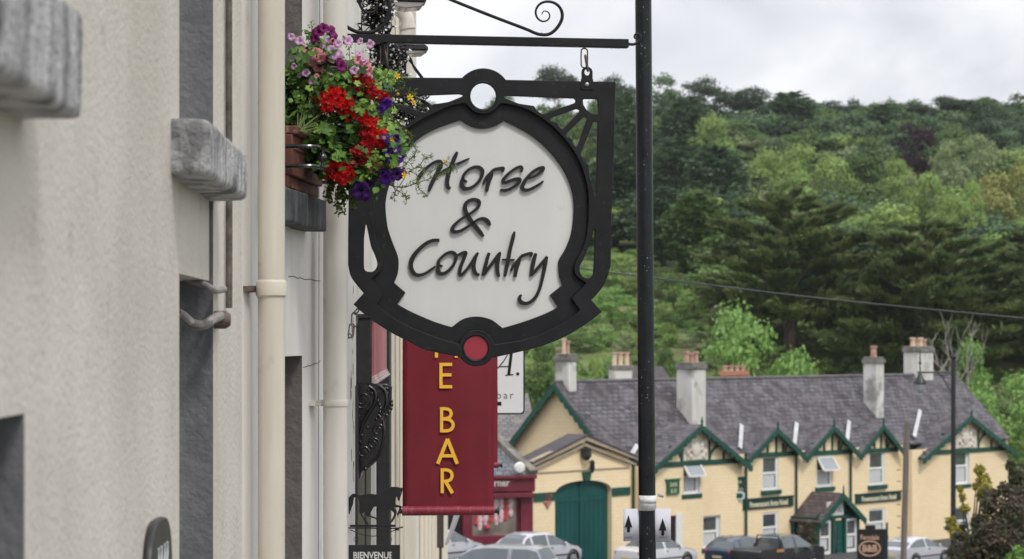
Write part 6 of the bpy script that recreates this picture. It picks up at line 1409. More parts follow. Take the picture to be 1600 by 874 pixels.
G_ = [
 ('pine_a','pine','low flat-topped dark pine on the skyline just left of the right chain','pine tree',872,104,82,430,SK,'pine_tree'),
 ('pine_b','pine','dark pine between the right chain and the black column','pine tree',962,119,78,425,SK,'pine_tree'),
 ('round_b','mid','small dark green tree seen through the sign frame left of the top ring','tree',668,155,60,420,SK,'broadleaf_tree'),
 ('round_a','bluegreen','rounded tree whose edge shows inside the sign top ring','tree',790,140,70,400,SK,'broadleaf_tree'),
 ('tall','bluegreen','tall rounded dark tree immediately right of the black column top','tree',1045,116,84,400,SK,'broadleaf_tree'),
 ('pine_b','pine','dark domed pine right of the tall tree beside the column','pine tree',1102,122,96,425,SK,'pine_tree'),
 ('pine_a','pine','umbrella-shaped pine with bare trunk showing on the skyline','pine tree',1165,138,96,430,SK,'pine_tree'),
 ('softconifer','bluegreen','broad blue-green conifer rising above the pale lime trees','conifer',1236,143,104,400,SK,'conifer_tree'),
 ('pine_b','pine','dark low pine just right of the broad blue-green conifer','pine tree',1292,158,84,440,SK,'pine_tree'),
 ('pine_b','dark','dark low pine in the dip of the skyline','pine tree',1345,163,80,440,SK,'pine_tree'),
 ('softconifer','bluegreen','tall soft conifer left of the copper beech','conifer',1382,162,78,390,SK,'conifer_tree'),
 ('pine_a','pine','dark pine on the skyline behind the copper beech','pine tree',1425,162,86,445,SK,'pine_tree'),
 ('pine_a','dark','left crown of the dark pine pair at upper right','pine tree',1492,150,88,430,SK,'pine_tree'),
 ('round_b','dark','right crown of the dark pair at upper right, rounder and taller trunked','tree',1543,153,86,428,SK,'broadleaf_tree'),
 ('birch','bluegreen','thin upright tree near the right edge of the skyline','tree',1582,172,40,400,SK,'slender_tree'),
 ('fir','dark','dark spiky fir at the far right end of the skyline','fir tree',1604,163,50,420,SK,'fir_tree'),
 ('round_a','copper','dark purple copper beech standing out among green trees','copper beech',1434,190,84,356,MD,'copper_beech'),
 ('softconifer','bluegreen','tall pale conifer between the sign and the black column','conifer',978,142,92,330,MD,'conifer_tree'),
 ('softconifer','bluegreen','blue-green conifer right of the column below the skyline tree','conifer',1075,150,96,360,MD,'conifer_tree'),
 ('round_a','mid','mid green tree behind the sign right edge','tree',925,150,110,350,MD,'broadleaf_tree'),
 ('round_c','mid','mid green round tree under the umbrella pine','tree',1150,190,110,370,MD,'broadleaf_tree'),
 ('round_b','light','yellow-green tree just below the domed pine','tree',1108,178,80,340,MD,'broadleaf_tree'),
 ('round_c','dark','dark spreading tree under the skyline dip','tree',1310,190,130,380,MD,'broadleaf_tree'),
 ('round_b','mid','mid green tree to the right of the copper beech','tree',1492,200,84,350,MD,'broadleaf_tree'),
 ('birch','pale','pale feathery birch right of the copper beech','birch tree',1487,216,72,320,MD,'birch_tree'),
 ('birch','pale','second pale birch standing below the dark pine pair','birch tree',1528,206,66,330,MD,'birch_tree'),
 ('round_a','light','pale lime tree in front of the broad blue-green conifer','lime tree',1185,232,118,310,MD,'lime_tree'),
 ('round_c','light','widest pale lime tree above the left cypress','lime tree',1268,226,124,300,MD,'lime_tree'),
 ('round_b','light','small pale lime tree between cypress and copper beech','lime tree',1404,246,62,300,MD,'lime_tree'),
 ('tall','mid','upright mid green tree behind the small pale lime','tree',1350,212,90,330,MD,'broadleaf_tree'),
 ('softconifer','bluegreen','blue-green conifer right of the column at mid height','conifer',1062,212,120,300,MD,'conifer_tree'),
 ('softconifer','bluegreen','second conifer right of the column, further right','conifer',1118,225,104,290,MD,'conifer_tree'),
 ('softconifer','dark','dark conifer between the sign and the column at mid height','conifer',962,250,104,270,MD,'conifer_tree'),
 ('round_a','gold','golden-green round chestnut at the right edge','chestnut tree',1572,250,126,250,MD,'chestnut_tree'),
 ('round_b','light','light green tree below the feathery birch','tree',1452,268,84,260,MD,'broadleaf_tree'),
 ('round_c','light','light green tree left of the golden chestnut','tree',1508,282,76,240,MD,'broadleaf_tree'),
 ('softconifer','mid','low conifer left of the big left cypress','conifer',1090,300,112,240,MD,'conifer_tree'),
 ('softconifer','bluegreen','low conifer close to the column right side','conifer',1035,290,104,250,MD,'conifer_tree'),
 ('cypress_a','cypress','big layered cypress spreading above the inn roof, the left one','cypress tree',1236,286,300,188,'big cypress trees behind the inn','cypress_tree'),
 ('cypress_b','cypress','big layered cypress behind the right half of the inn roof','cypress tree',1455,330,320,182,'big cypress trees behind the inn','cypress_tree'),
 ('cypress_a','dark','dark cypress filling the gap between the two big ones','cypress tree',1345,372,230,196,'big cypress trees behind the inn','cypress_tree'),
 ('cypress_b','cypress','partly cut off cypress at the right edge','cypress tree',1620,345,230,186,'big cypress trees behind the inn','cypress_tree'),
 ('round_a','lime','bright lime green tree just above the inn roof','maple tree',1178,470,176,162,LW,'maple_tree'),
 ('round_c','lime','bright green bush spreading behind the right gable','bush',1572,584,190,163,LW,'bush'),
 ('round_b','lime','small bright green bush among the dead branches','bush',1512,528,70,168,LW,'bush'),
 ('round_b','light','light green bush tree right beside the sign lower corner','tree',974,396,92,232,LW,'young_tree'),
 ('round_a','mid','mid green young tree right of the column above the slope','tree',1052,424,84,225,LW,'young_tree'),
 ('round_c','light','light green shrub left of the bright maple','shrub',1085,455,70,215,LW,'shrub'),
 ('round_c','lime','bright shrub on the slope between sign corner and column','shrub',955,448,90,212,LW,'shrub'),
 ('round_b','mid','dark green round bush in the middle of the slope right of the column','shrub',1040,486,54,200,LW,'shrub'),
 ('round_c','mid','low green shrub above the left chimney pots','shrub',905,520,70,190,LW,'shrub'),
 ('round_b','lime','bright bush behind the second pale chimney','shrub',968,552,80,168,LW,'shrub'),
 ('tall','mid','tree with dark trunk behind the left gable peak','tree',846,528,84,156,LW,'broadleaf_tree'),
 ('round_c','light','light bush right behind the left gable chimney','shrub',920,556,70,166,LW,'shrub'),
 ('round_b','mid','green bush just left of the tall white chimney pots','shrub',1040,540,56,172,LW,'shrub'),
 ('round_a','mid','shaded tree seen under the sign left of the gable chimney','tree',800,560,80,165,LW,'broadleaf_tree'),
]
for k, (kd, lf, lab, cat_, px, yt, w_, Y, grp, nm) in enumerate(G_):
    low = Y < 240 and w_ < 100
    tree(kd, lf, lab, cat_, px, yt, w_, Y, grp, nm, bark=M_pbark if 'pine' in kd else None, hmin=2)
# dead trees behind the right end of the inn
def dead(px, yt, Y, seed, lab, wpx):
    rnd = random.Random(seed); c = at(px, yt, Y); gz_ = ground(c.x, Y); base = Vector((c.x, Y, gz_)); t = thing('dead_tree', lab, 'dead tree', base, 'dead trees behind the inn'); H_ = c.z-gz_
    m = MB()
    def grow(p, d, L, r, n):
        pts = [p]; q_ = p
        for k in range(4):
            d = (d + Vector((rnd.uniform(-.28,.28), rnd.uniform(-.2,.2), rnd.uniform(-.02,.25)))).normalized(); q_ = q_ + d*L/4; pts.append(q_)
        m.tube(pts, [r*(1-.16*k) for k in range(5)], 6)
        if n:
            for k in range(3):
                i = rnd.choice((2,3,4)); grow(pts[i], (d + Vector((rnd.choice((-1,1))*rnd.uniform(.35,.95), rnd.uniform(-.3,.3), rnd.uniform(0,.5)))).normalized(), L*rnd.uniform(.45,.75), r*.5, n-1)
    grow(base, Vector((rnd.uniform(-.1,.1),0,1)), H_*.55, .22, 3)
    zs = max(v[2] for v in m.v)-gz_; f = H_/zs
    m.v = [(base.x+(v[0]-base.x)*.9, v[1], gz_+(v[2]-gz_)*f) for v in m.v]
    m.build('trunk', M_dead, t)
dead(1478, 484, 166, 4, 'bleached dead tree with forked bare branches left of the lamp post top', 40); dead(1528, 492, 167, 9, 'bleached dead tree farther right above the green bush', 40)
# ------------------------------------------------------------------ undivided woods and slope cover
rs = np.random.RandomState(77)
def mass(name, lab, cat_, spots, protos, mats, sizes, seed):
    V, MI = [], []; rs = np.random.RandomState(seed)
    for (x, y, s, hs_, mi) in spots:
        src = protos[rs.randint(len(protos))]; a = rs.uniform(0, 6.28); ca_, sa_ = math.cos(a), math.sin(a); q_ = src.copy(); q_ = q_ @ np.array([[ca_, sa_, 0], [-sa_, ca_, 0], [0, 0, 1]]); q_ = q_*np.array([s, s, hs_]) + np.array([x, y, ground(x, y)-.3])
        V.append(q_); MI.append(np.full(len(q_)//4, mi))
    V = np.concatenate(V); me = fast_mesh(name, V, len(V)//4, mats, np.concatenate(MI)); o = bpy.data.objects.new(name, me); COL.objects.link(o); return tag(o, lab, cat_, kind='stuff')
wp = [crown_round(31+k, 24, 90, .40, 5, 4.6, 5.6, 1.9) for k in range(3)]
spots = []
for i in range(1000):
    Y = rs.uniform(205, 475); px = rs.uniform(600, 1720); x = (px-800)/FPX*Y
    if Y < 262 and px < 1135: continue
    if px < 850 and Y > 300 and rs.rand() < .3: continue
    s = rs.uniform(.55, .95)
    if 1385 < px < 1485 and 290 < Y < 368: continue
    mi = rs.choice(5, p=[.36,.18,.22,.12,.12] if Y < 370 else [.36,.03,.36,.23,.02]); spots.append((x, Y, s, rs.uniform(.42, .62) if Y < 370 else rs.uniform(.48, .76), mi))
mass('woodland', 'unbroken mixed woodland covering the hill behind the single trees', 'woodland', spots, wp, [LV['mid'], LV['light'], LV['dark'], LV['bluegreen'], LV['pale']], None, 5)
sp2 = [crown_round(51+k, 12, 90, .42, 4.4, 3.2, 2.6, 1.9) for k in range(2)]
spots = []
for i in range(1500):
    Y = rs.uniform(163, 262); px = rs.uniform(620, 1750); x = (px-800)/FPX*Y
    s = rs.uniform(.08, .26); spots.append((x, Y, s, s*rs.uniform(.7, 1.2), rs.choice(4, p=[.26,.30,.18,.26])))
mass('undergrowth', 'low scrub and bracken scattered over the lower slope', 'undergrowth', spots, sp2, [LV['mid'], LV['light'], LV['lime'], LV['pale']], None, 6)

# ------------------------------------------------------------------ dark leaved shrub at the lower right, potted shrub by the porch
def shrub(name, lab, cat_, base, clumps, leafn, leaf, per, seed, stems=10):
    rs = np.random.RandomState(seed); t = thing(name, lab, cat_, base); V = []
    for (c, r_) in clumps:
        n = int(per*(r_**2)); q_ = rs.normal(size=(n, 3)); q_ /= np.linalg.norm(q_, axis=1)[:, None]; P = np.array(c)-np.array(base) + q_*(rs.rand(n)**.45)[:, None]*r_*np.array([1,.8,1])
        V.append(leaves(P, q_*.6 + rs.normal(size=(n, 3))*.7 + np.array([0,-.1,.35]), leaf, rs, 1.3))
    V = np.concatenate(V); me = fast_mesh('foliage', V, len(V)//4, [LV[leafn]]); o = bpy.data.objects.new('foliage', me); COL.objects.link(o); o.parent = t
    m = MB(); rnd = random.Random(seed)
    for (c, r_) in clumps:
        e = Vector(c); b = Vector(base); md = b.lerp(e, .55) + Vector((rnd.uniform(-.1,.1), 0, rnd.uniform(0,.2))); m.tube([b + Vector((rnd.uniform(-.1,.1), rnd.uniform(-.1,.1), -.1)), md, e], [.045,.028,.008], 6)
    m.build('stem', M_bark, t); return t
Yq = 58; rnd = random.Random(8); cl = []
for x, y, r in ((1590,745,15),(1598,775,24),(1575,800,26),(1590,830,34),(1560,838,34),(1535,850,30),(1510,868,24),(1545,790,14),(1530,818,16),(1498,838,8),(1486,862,9),(1600,870,50),(1560,885,46),(1520,895,38),(1492,892,24),(1578,728,9),(1570,765,12),(1480,826,4),(1555,772,8),(1600,800,30),(1541,770,7),(1506,822,7)):
    p = at(x, y, Yq+rnd.uniform(-.6,.6)); cl.append((tuple(p), r/FPX*Yq))
bx = at(1570, HZ, Yq).x; shrub('purple_leaved_shrub', 'large brownish purple-leaved shrub in the lower right corner', 'shrub', (bx, Yq, ground(bx, Yq)), cl, 'brown_red', .052, 5200, 3)
cl = []
for x, y, r in ((1531,735,7),(1537,752,10),(1541,765,9),(1535,775,8),(1501,765,4),(1503,778,5),(1508,795,6),(1486,816,7),(1492,830,8),(1500,833,7),(1540,805,6),(1525,760,5),(1490,836,5)):
    p = at(x, y, Yq+1.4+rnd.uniform(-.3,.3)); cl.append((tuple(p), r/FPX*Yq*1.25))
bx = at(1520, HZ, Yq+1.4).x; shrub('yellow_flowering_shrub', 'upright yellow sprays poking out behind the purple-leaved shrub', 'shrub', (bx, Yq+1.4, ground(bx, Yq)), cl, 'yellow', .055, 7500, 4)
cl = [(tuple(at(x, y, Yq-1.5)), r/FPX*Yq) for x, y, r in ((1590,862,9),(1598,868,12),(1580,872,8),(1596,880,16))]
bx = at(1596, HZ, Yq-1.5).x; shrub('green_weed', 'small bright green plant at the bottom right edge', 'plant', (bx, Yq-1.5, ground(bx, Yq)), cl, 'lime', .05, 9000, 5)
cl = []; 
for x, y, r in ((1256,830,10),(1250,842,9),(1266,838,12),(1258,856,14),(1268,858,12),(1250,866,10),(1262,820,6)):
    cl.append((tuple(at(x, y, 119)), r/FPX*119))
bx = at(1259, HZ, 119).x; shrub('porch_shrub', 'straggly brown-green shrub against the wall left of the porch', 'shrub', (bx, 119, -11.3), cl, 'brown_red', .1, 900, 6)
# ------------------------------------------------------------------ window box and its flowers
random.seed(21); rf = np.random.RandomState(21)
def rot_to(n, spin):
    n = Vector(n).normalized(); q_ = n.to_track_quat('Z', 'Y').to_matrix(); return q_ @ Matrix.Rotation(spin, 3, 'Z')
def stamp(mb, tv, tf, p, n, s, spin=None, sq=1.0):
    R_ = rot_to(n, random.uniform(0, 6.28) if spin is None else spin); p = Vector(p); mb.add([p + R_ @ (Vector(v)*s) for v in tv], tf)
def lobed(n_l=5, depth=.28, cup=.25, seg=4, full=5.6):
    "scalloped round leaf, cupped, with its notch at the stalk"
    v = [(0,0,0)]; N_ = n_l*seg
    ring1 = [];
    for i in range(N_+1):
        a = -full/2 + full*i/N_; r = 1 - depth*abs(math.cos(a/full*math.pi*n_l))**1.5*.9; v.append((r*.55*math.cos(a), r*.55*math.sin(a), cup*.18))
    for i in range(N_+1):
        a = -full/2 + full*i/N_; r = 1 - depth*abs(math.cos(a/full*math.pi*n_l)); v.append((r*math.cos(a), r*math.sin(a), cup*(.55+.2*math.cos(a*n_l))))
    f = [(0, 1+i, 2+i) for i in range(N_)] + [(1+i, N_+2+i, N_+3+i, 2+i) for i in range(N_)]
    return v, f
def oval(k=.45, bend=.2): 
    v = [(0,0,0),(.3,k*.8,.06),(.3,-k*.8,.06),(.65,k*.9,.02),(.65,-k*.9,.02),(1,0,-bend),(.3,0,-.02),(.65,0,-.06)]
    return v, [(0,6,1),(0,2,6),(6,7,3,1),(6,2,4,7),(7,5,3),(7,4,5)]
def petals(n=5, w=.42, notch=.1, cup=.25):
    v, f = [(0,0,0)], []
    for i in range(n):
        a = 2*math.pi*i/n; c_, s_ = math.cos(a), math.sin(a)
        for r, o, z in ((.35,-w*.5,.05*cup),(.8,-w,.5*cup),(1.0,-w*.5,cup),(1-notch,0,cup*.9),(1.0,w*.5,cup),(.8,w,.5*cup),(.35,w*.5,.05*cup)):
            v.append((r*c_-o*s_, r*s_+o*c_, z))
        b = 1+i*7; f += [(0,b,b+6),(b,b+1,b+5,b+6),(b+1,b+2,b+3),(b+1,b+3,b+5),(b+3,b+4,b+5)]
    return v, f
def trumpet(frill=.16):
    "petunia: a flared, gently five-lobed trumpet"
    v, f = [], []; N_ = 20; prof = [(.07,-.9),(.11,-.5),(.2,-.18),(.45,.02),(.8,.10),(1.0,.05)]
    for r, z in prof:
        for k in range(N_):
            a = 2*math.pi*k/N_; lob = 1 - .20*(abs(math.cos(a*2.5)))**4*(r > .5) - .05*math.sin(a*3+.6)*(r > .5); zz = z + (frill*math.sin(a*5+1.1)*r*r if r > .4 else 0) + (.05*math.sin(a*9) if r > .9 else 0); v.append((r*lob*math.cos(a), r*lob*math.sin(a), zz))
    f = [(i*N_+k, i*N_+(k+1) % N_, (i+1)*N_+(k+1) % N_, (i+1)*N_+k) for i in range(len(prof)-1) for k in range(N_)]
    return v, f
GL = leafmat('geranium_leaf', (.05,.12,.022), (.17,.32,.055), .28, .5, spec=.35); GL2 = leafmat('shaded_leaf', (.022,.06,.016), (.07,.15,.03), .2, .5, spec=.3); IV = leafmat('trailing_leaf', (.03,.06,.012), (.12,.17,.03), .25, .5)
RED = leafmat('geranium_red', (.42,.004,.006), (.80,.012,.014), .25, .5); CRIM = leafmat('geranium_crimson', (.26,.003,.010), (.48,.008,.016), .2, .5); FAD = leafmat('faded_geranium', (.45,.08,.08), (.60,.25,.20), .2, .6)
PNK = leafmat('petunia_pink', (.74,.25,.30), (.85,.42,.46), .35, .6); LIL = leafmat('petunia_lilac', (.62,.32,.60), (.80,.58,.74), .35, .6); MAG = leafmat('petunia_magenta', (.14,.008,.09), (.24,.02,.15), .25, .6); VIO = leafmat('petunia_violet', (.065,.01,.22), (.13,.03,.38), .25, .6); DVIO = leafmat('petunia_dark_violet', (.03,.005,.07), (.06,.012,.14), .2, .6); YEL = leafmat('bidens_yellow', (.80,.45,.01), (.90,.60,.03), .25, .6)
M_stem = mat('green_stem', (.10,.16,.04), (.16,.20,.07), rough=.6, scale=20); M_stem2 = mat('brown_stem', (.12,.09,.05), rough=.7)
M_terra = mat('terracotta_trough', (.075,.026,.02), (.15,.055,.038), rough=.75, scale=9, c3=(.33,.22,.18), s3=18, f3=.62, bump=.2, bscale=80, bdist=.003)  # terracotta taken darker: the shade the trough sits in is put into its colour
YF = 10.3
# trough
wbx = thing('window_trough', 'stepped terracotta plastic trough standing on the dark sill', 'planter', PB.pt(10.2, .615, .0))
m1 = MB(); zt = at(0,207,10.25).z; zs = .622
for (z0_, z1_, d_) in ((zs, zs+.05, .065), (zs+.05, zt-.035, .082), (zt-.035, zt, .10)): m1.pbox(PB, 9.96, 10.72, z0_, z1_, -.08, d_)
m1.pbox(PB, 9.98, 10.70, zt-.10, zt-.085, -.081, .087)
m1.build('trough', M_terra, wbx, bevel=.006)
# iron rail in front of the trough
rl = thing('iron_window_rail', 'black wrought iron rail with ball knob guarding the trough', 'railing', PB.pt(10.0, .65, .12))
m1 = MB()
for yy in (236, 266):
    z = at(0, yy, 10.1).z; m1.tube(smooth_pts([PB.pt(9.9, z, .0), PB.pt(9.9, z, .17), PB.pt(10.0, z-.004, .20), PB.pt(10.3, z-.004, .20), PB.pt(10.74, z-.01, .20), PB.pt(10.76, z-.01, 0)], 5), .0085, 8)
z0_, z1_ = at(0, 266, 10.1).z, at(0, 236, 10.1).z
for a in (9.99, 10.25, 10.5, 10.74): m1.tube([PB.pt(a, z0_, .2), PB.pt(a, z1_, .2)], .007, 8); m1.ball(PB.pt(a, (z0_+z1_)/2, .2), .021, 12)
m1.build('rail', mat('glossy_black_paint', (.008,.008,.009)), rl)

clumps = [(468,150,34),(470,190,30),(490,170,38),(500,205,36),(520,195,36),(545,190,36),(535,225,32),(555,215,30),(560,175,32),(545,245,24),(585,160,24),(600,205,24),(480,125,30),(505,120,32),(535,115,26),(565,125,22),(470,95,22),(500,85,22),(540,140,26),(590,225,26),(605,240,20),(575,260,22),(500,245,24),(520,262,20),(550,272,20),(590,130,18),(615,215,14),(620,235,14),(455,120,18),(455,170,24),(582,285,14),(508,225,20),(512,248,16),(490,208,14),(525,240,20),(505,262,10)]
def pickpt(c, dY=.16):
    x, y, r = c; a = random.uniform(0, 6.28); k = r*random.random()**.5; Yv = YF + random.gauss(0, dY*.5) ; return at(x+k*math.cos(a), y+k*math.sin(a), Yv)
red = thing('red_geranium', 'bushy geranium with scarlet flower heads spilling over the trough', 'geranium', PB.pt(10.3, zt, .1))
LB, LO = lobed(), oval(); fo, fo2 = MB(), MB(); st = MB(); root = PB.pt(10.25, zt-.02, .08)
for i in range(2300):
    c = random.choice(clumps); p = pickpt(c); front = p.y < YF
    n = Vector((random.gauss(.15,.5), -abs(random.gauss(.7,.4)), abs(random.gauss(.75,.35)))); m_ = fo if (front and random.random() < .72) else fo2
    if i % 5 < 3: stamp(m_, *LB, p, n, random.uniform(.017, .036)*(1 if i % 3 else .75))
    else: stamp(m_, *LO, p, n + Vector((0,0,.2)), random.uniform(.024,.042))
for i in range(90):
    c = random.choice(clumps); p = pickpt(c); p.y = YF + random.uniform(.0,.18); md = root.lerp(p, .5) + Vector((0, 0.04, .05)); st.tube(smooth_pts([root + Vector((random.uniform(-.02,.02), random.uniform(-.25,.3), 0)), md, p], 3), .0022, 5)
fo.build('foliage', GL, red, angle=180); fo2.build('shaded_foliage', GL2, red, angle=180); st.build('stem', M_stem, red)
P5 = petals(5, .40, .08, .3)
def head(par, x, y, r, m, dens=1.0, Yh=None, nm='flower_head'):
    Yh = Yh or YF-.13; c = at(x, y, Yh); R_ = r/FPX*Yh; mb_ = MB(); n = int(70*dens*(r/26)**1.8)
    for i in range(n):
        d = Vector((random.gauss(0,1), -abs(random.gauss(0,1))-.25, random.gauss(.25,1))).normalized(); p = c + Vector((d.x*R_*random.uniform(.55,1.05), d.y*R_*.7, d.z*R_*.82*random.uniform(.6,1.05)))
        stamp(mb_, *P5, p, d + Vector((random.gauss(0,.3), -.35, random.gauss(0,.3))), random.uniform(.0085,.0135))
    mb_.build(nm, m, par, angle=180)
for (x, y, r, m, dn) in ((512,160,23,RED,1.1),(538,166,21,RED,1.1),(524,150,20,RED,1),(545,180,12,RED,1),(567,132,20,CRIM,1.2),(586,148,17,CRIM,1.2),(560,120,12,CRIM,1),(596,150,10,RED,.9),(577,190,19,RED,1.2),(590,212,20,RED,1.2),(575,215,15,CRIM,1.1),(598,226,11,RED,1),(566,242,19,CRIM,1.3),(574,228,15,CRIM,1.2),(524,266,20,RED,1.1),(541,270,17,RED,1.1),(535,280,13,RED,1),(588,262,15,FAD,.7),(576,178,9,FAD,.7),(551,256,8,FAD,.5)):
    head(red, x, y, r, m, dn)
# petunias
TR = trumpet()
def petunia(par, x, y, r, m, n=None, Yh=None, nm='flower'):
    Yh = Yh or YF-.14+random.uniform(-.03,.03); mb_ = MB(); nn = Vector(n or (random.uniform(-.7,.9), -1, random.uniform(-.3,.6))); stamp(mb_, *TR, at(x, y, Yh), nn, r/FPX*Yh*.92*random.uniform(.85,1.1)); o = mb_.build(nm, m, par, angle=180)
    so = o.modifiers.new('thickness', 'SOLIDIFY'); so.thickness = .0006
    return o
pp = thing('pink_petunia', 'pale pink and lilac petunias at the top of the flower display', 'petunia', PB.pt(10.3, zt+.02, .1))
_ex = [(random.uniform(455,585), random.uniform(62,128), random.uniform(6,10), random.choice((PNK,LIL,LIL)), None) for _ in range(12)]
for (x, y, r, m, n) in tuple(_ex) + ((472,79,12,PNK,(-.8,-1,.2)),(480,86,10,PNK,(.6,-.8,-.1)),(495,84,13,PNK,(.3,-1,.2)),(502,92,10,PNK,(.7,-1,-.6)),(488,98,11,PNK,(.1,-.7,-.8)),(497,106,9,PNK,(.6,-1,-.6)),(512,72,14,LIL,(.1,-1,.3)),(521,82,13,LIL,(.7,-1,0)),(529,88,12,LIL,(.8,-.7,-.2)),(468,64,10,LIL,(-.2,-1,.4)),(455,58,7,LIL,None),(478,114,8,LIL,None),(459,104,6,LIL,None),(468,118,6,LIL,None),(560,94,11,PNK,(.6,-1,.2)),(572,103,12,PNK,(.9,-.8,0)),(577,112,10,PNK,(1,-.5,-.4)),(562,84,8,LIL,(.6,-1,.6)),(574,122,10,LIL,(.6,-1,-.8)),(553,110,9,LIL,(-.2,-1,0)),(494,120,6,PNK,None),(505,112,5,PNK,None)): petunia(pp, x, y, r, m, n)
mp_ = thing('magenta_petunia', 'deep magenta petunias rising above the pink ones', 'petunia', PB.pt(10.4, zt+.02, .1))
for (x, y, r, n) in ((497,50,12,(-.4,-1,.5)),(506,44,10,(.3,-1,.2)),(519,51,13,(1,-.6,.4)),(522,64,9,(1,-.3,-.4)),(492,60,9,(-.5,-1,0)),(516,92,11,(.3,-1,-.2)),(524,100,10,(.5,-1,-.6)),(534,104,11,(.8,-1,0)),(529,96,8,(0,-1,.5))): petunia(mp_, x, y, r, MAG, n)
vp = thing('violet_petunia', 'dark violet petunias hanging at the right side of the display', 'petunia', PB.pt(10.5, zt, .15))
for (x, y, r, m, n) in tuple((random.uniform(592,632), random.uniform(205,290), random.uniform(7,10), random.choice((VIO,DVIO)), None) for _ in range(7)) + ((602,134,10,VIO,(.3,-.6,-.9)),(600,150,9,VIO,(-.3,-1,-.2)),(602,163,13,VIO,(.6,-.8,-.7)),(595,171,9,VIO,(-.5,-1,-.4)),(613,221,12,VIO,(.6,-.8,.3)),(620,231,11,VIO,(1,-.7,-.2)),(606,236,9,VIO,(-.4,-1,0)),(627,248,10,VIO,(1,-.5,-.6)),(602,277,16,VIO,(.1,-1,-.2)),(596,270,10,DVIO,(-.5,-1,.4)),(621,272,13,DVIO,(.4,-1,.2)),(631,268,8,DVIO,(1,-.6,.3)),(564,298,17,DVIO,(.1,-1,-.3)),(572,306,10,DVIO,(.6,-1,-.5)),(580,285,9,DVIO,None)): petunia(vp, x, y, r, m, n)
for par, pts in ((pp, ((480,100),(500,90),(565,110),(520,90))), (mp_, ((498,60),(520,62),(525,100))), (vp, ((600,150),(612,225),(600,275),(570,295)))):
    s_ = MB(); l_ = MB()
    for (x, y) in pts:
        for k in range(3):
            e = at(x+random.uniform(-8,8), y+random.uniform(-6,6), YF-.05); md = root.lerp(e, .55)+Vector((.02,-.02,.04)); s_.tube(smooth_pts([root, md, e], 4), .0018, 5)
        for k in range(16): stamp(l_, *oval(.33), at(x+random.uniform(-20,20), y+random.uniform(-16,18), YF-.08+random.uniform(-.06,.06)), (random.gauss(0,.6), -1, random.gauss(.3,.6)), random.uniform(.014,.028))
    s_.build('stem', M_stem, par); l_.build('foliage', GL, par, angle=180)
yl_ = MB()
for i in range(420):
    c = random.choice(((560,165,20),(600,130,18),(590,165,16),(612,190,16),(545,130,18),(600,200,16),(585,255,14),(618,245,14),(520,130,18),(480,150,22),(575,280,12),(500,210,14)))
    stamp(yl_, *(LB if i % 2 else LO), pickpt(c, .1) + Vector((0,-.1,0)), Vector((random.gauss(.1,.6), -1, random.gauss(.5,.5))), random.uniform(.011,.022))
yl_.build('young_foliage', leafmat('young_leaf', (.16,.30,.05), (.34,.50,.12), .35, .5), red, angle=180)
# tall leafy sprigs at the top of the display
sp = MB(); ss = MB()
for (x0, y0, x1, y1) in ((490,70,486,34),(486,60,476,46),(548,110,545,72),(552,105,568,80),(590,140,606,112),(600,150,625,108),(580,150,592,118),(470,70,458,56),(560,120,596,104)):
    n_ = 7
    for k in range(n_+1):
        t_ = k/n_; x = x0+(x1-x0)*t_; y = y0+(y1-y0)*t_
        for s in (-1, 1): stamp(sp, *oval(.25), at(x+s*2, y, YF-.1), (s*.4, -1, .5), .020*(1.15-t_*.5), spin=random.uniform(0, 6.28))
    ss.tube([at(x0, y0, YF-.1), at(x1, y1, YF-.1)], .0018, 5)
sp.build('foliage', GL, pp, angle=180); ss.build('stem', M_stem, pp)
# yellow bidens with long thin trailing stems
bi = thing('yellow_bidens', 'yellow daisy-like flowers on thin trailing stems reaching over the sign', 'bidens', PB.pt(10.4, zt, .12))
Yt_ = YF-.05
tr = [[(570,250),(590,278),(610,290),(630,293),(650,287),(675,278),(700,270),(712,262)], [(600,240),(622,262),(640,250),(650,238),(645,225),(640,210)], [(625,290),(640,268),(655,262),(672,268),(690,258),(700,250)], [(605,285),(622,298),(632,306),(636,312)], [(600,170),(625,140),(636,125)], [(600,190),(630,165),(645,145),(652,160)], [(590,190),(612,190),(634,204)], [(606,130),(620,120)], [(610,282),(618,300),(612,312)], [(655,262),(662,250),(672,246)], [(640,268),(652,275),(655,295),(668,305)]]
s_, l_ = MB(), MB()
for L in tr:
    C_ = smooth_pts([at(x, y, Yt_-.02*k) for k, (x, y) in enumerate(L)], 5); s_.tube(C_, [.0020*(1-.5*i/len(C_)) for i in range(len(C_))], 5)
    if L[0][1] > 200 or L[0][0] > 595:
        for k, p in enumerate(C_):
            if k < 5: continue
            for j in range(3):
                d = Vector((random.gauss(0,1), random.gauss(-.2,.4), random.gauss(.1,1))).normalized(); b_ = Vector(p); e = b_ + d*random.uniform(.012,.028); l_.tube([b_, b_.lerp(e,.5)+Vector((0,0,.002)), e], [.0010,.0014,.0004], 4)
                if random.random() < .5: stamp(l_, *oval(.16), b_.lerp(e,.6), (random.gauss(0,.5),-1,random.gauss(0,.5)), random.uniform(.010,.018))
s_.build('stem', M_stem2, bi); l_.build('foliage', leafmat('bidens_leaf', (.09,.15,.03), (.22,.30,.08), .3), bi, angle=180)
P8 = petals(5, .33, .05, .12)
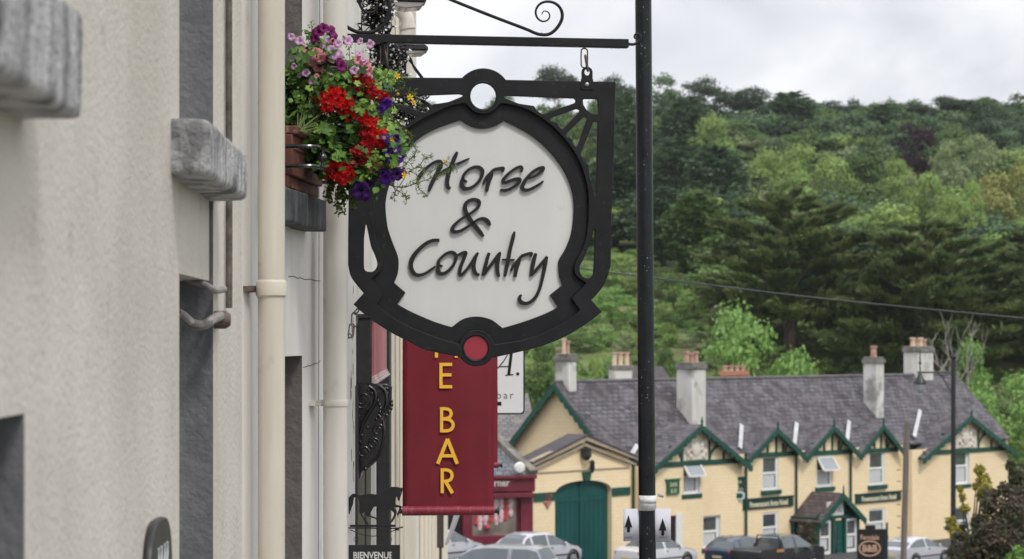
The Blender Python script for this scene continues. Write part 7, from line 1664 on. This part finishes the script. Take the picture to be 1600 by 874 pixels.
for (x, y, r, n) in ((621,119,6,None),(641,152,6,(0,-1,.2)),(646,160,5,(.5,-1,0)),(634,205,4,(1,-.2,.1)),(613,218,5,None),(613,259,6,(.3,-1,.4)),(632,274,7,(.8,-1,.2)),(634,266,4,(0,-.3,1)),(698,251,4,(-.2,-.7,.8)),(600,216,4,None),(622,147,3,None)):
    mb_ = MB(); nn = n or (random.uniform(-.5,.5), -1, random.uniform(-.3,.5)); p = at(x, y, Yt_-.12 if x < 660 else Yt_-.12); stamp(mb_, *P8, p, nn, r/FPX*Yt_*.85); mb_.ball(p+Vector(nn).normalized()*.002, .0032, 6); mb_.build('flower', YEL, bi, angle=180)
# small leaved trailing plant under the trough
tl = thing('trailing_creeper', 'small-leaved creeper hanging down below the geranium', 'creeper', PB.pt(10.4, zt-.05, .15))
s_, l_ = MB(), MB()
for k in range(17):
    x0 = random.uniform(510, 556); x = x0; y = random.uniform(262,285); L = [(x, y)]; yb = random.choice((300,310,320,335,342)) - abs(x0-522)*.45
    while y < yb: y += random.uniform(6,10); x += random.uniform(-4,4.5) - (x-522)*.03; L.append((x, y))
    if len(L) < 2: continue
    Yk = YF+random.uniform(-.1,.1); C_ = smooth_pts([at(a_, b_, Yk) for a_, b_ in L], 4); s_.tube(C_, .0011, 4)
    for p in C_:
        for j in range(3): stamp(l_, *oval(.5,.1), Vector(p)+Vector((random.gauss(0,.007), random.gauss(0,.01), random.gauss(0,.006))), (random.gauss(0,.7), -1, random.gauss(.2,.7)), random.uniform(.007,.014))
s_.build('stem', M_stem2, tl); l_.build('foliage', IV, tl, angle=180)
# ------------------------------------------------------------------ damp air over the valley
hz = MB(); hz.box(-520, 620, -70, 640, -14, 72)
M_haze = bpy.data.materials.new('haze'); M_haze.use_nodes = True; _t = M_haze.node_tree; _t.nodes.remove(_t.nodes['Principled BSDF'])
pv = _t.nodes.new('ShaderNodeVolumePrincipled'); pv.inputs['Color'].default_value = (.93, .96, 1, 1); pv.inputs['Density'].default_value = .00010; pv.inputs['Anisotropy'].default_value = .2
_t.links.new(pv.outputs[0], _t.nodes['Material Output'].inputs['Volume'])
ho = hz.build('haze', M_haze, None, smooth=False); tag(ho, 'thin damp haze over the wooded valley', 'haze', kind='stuff')
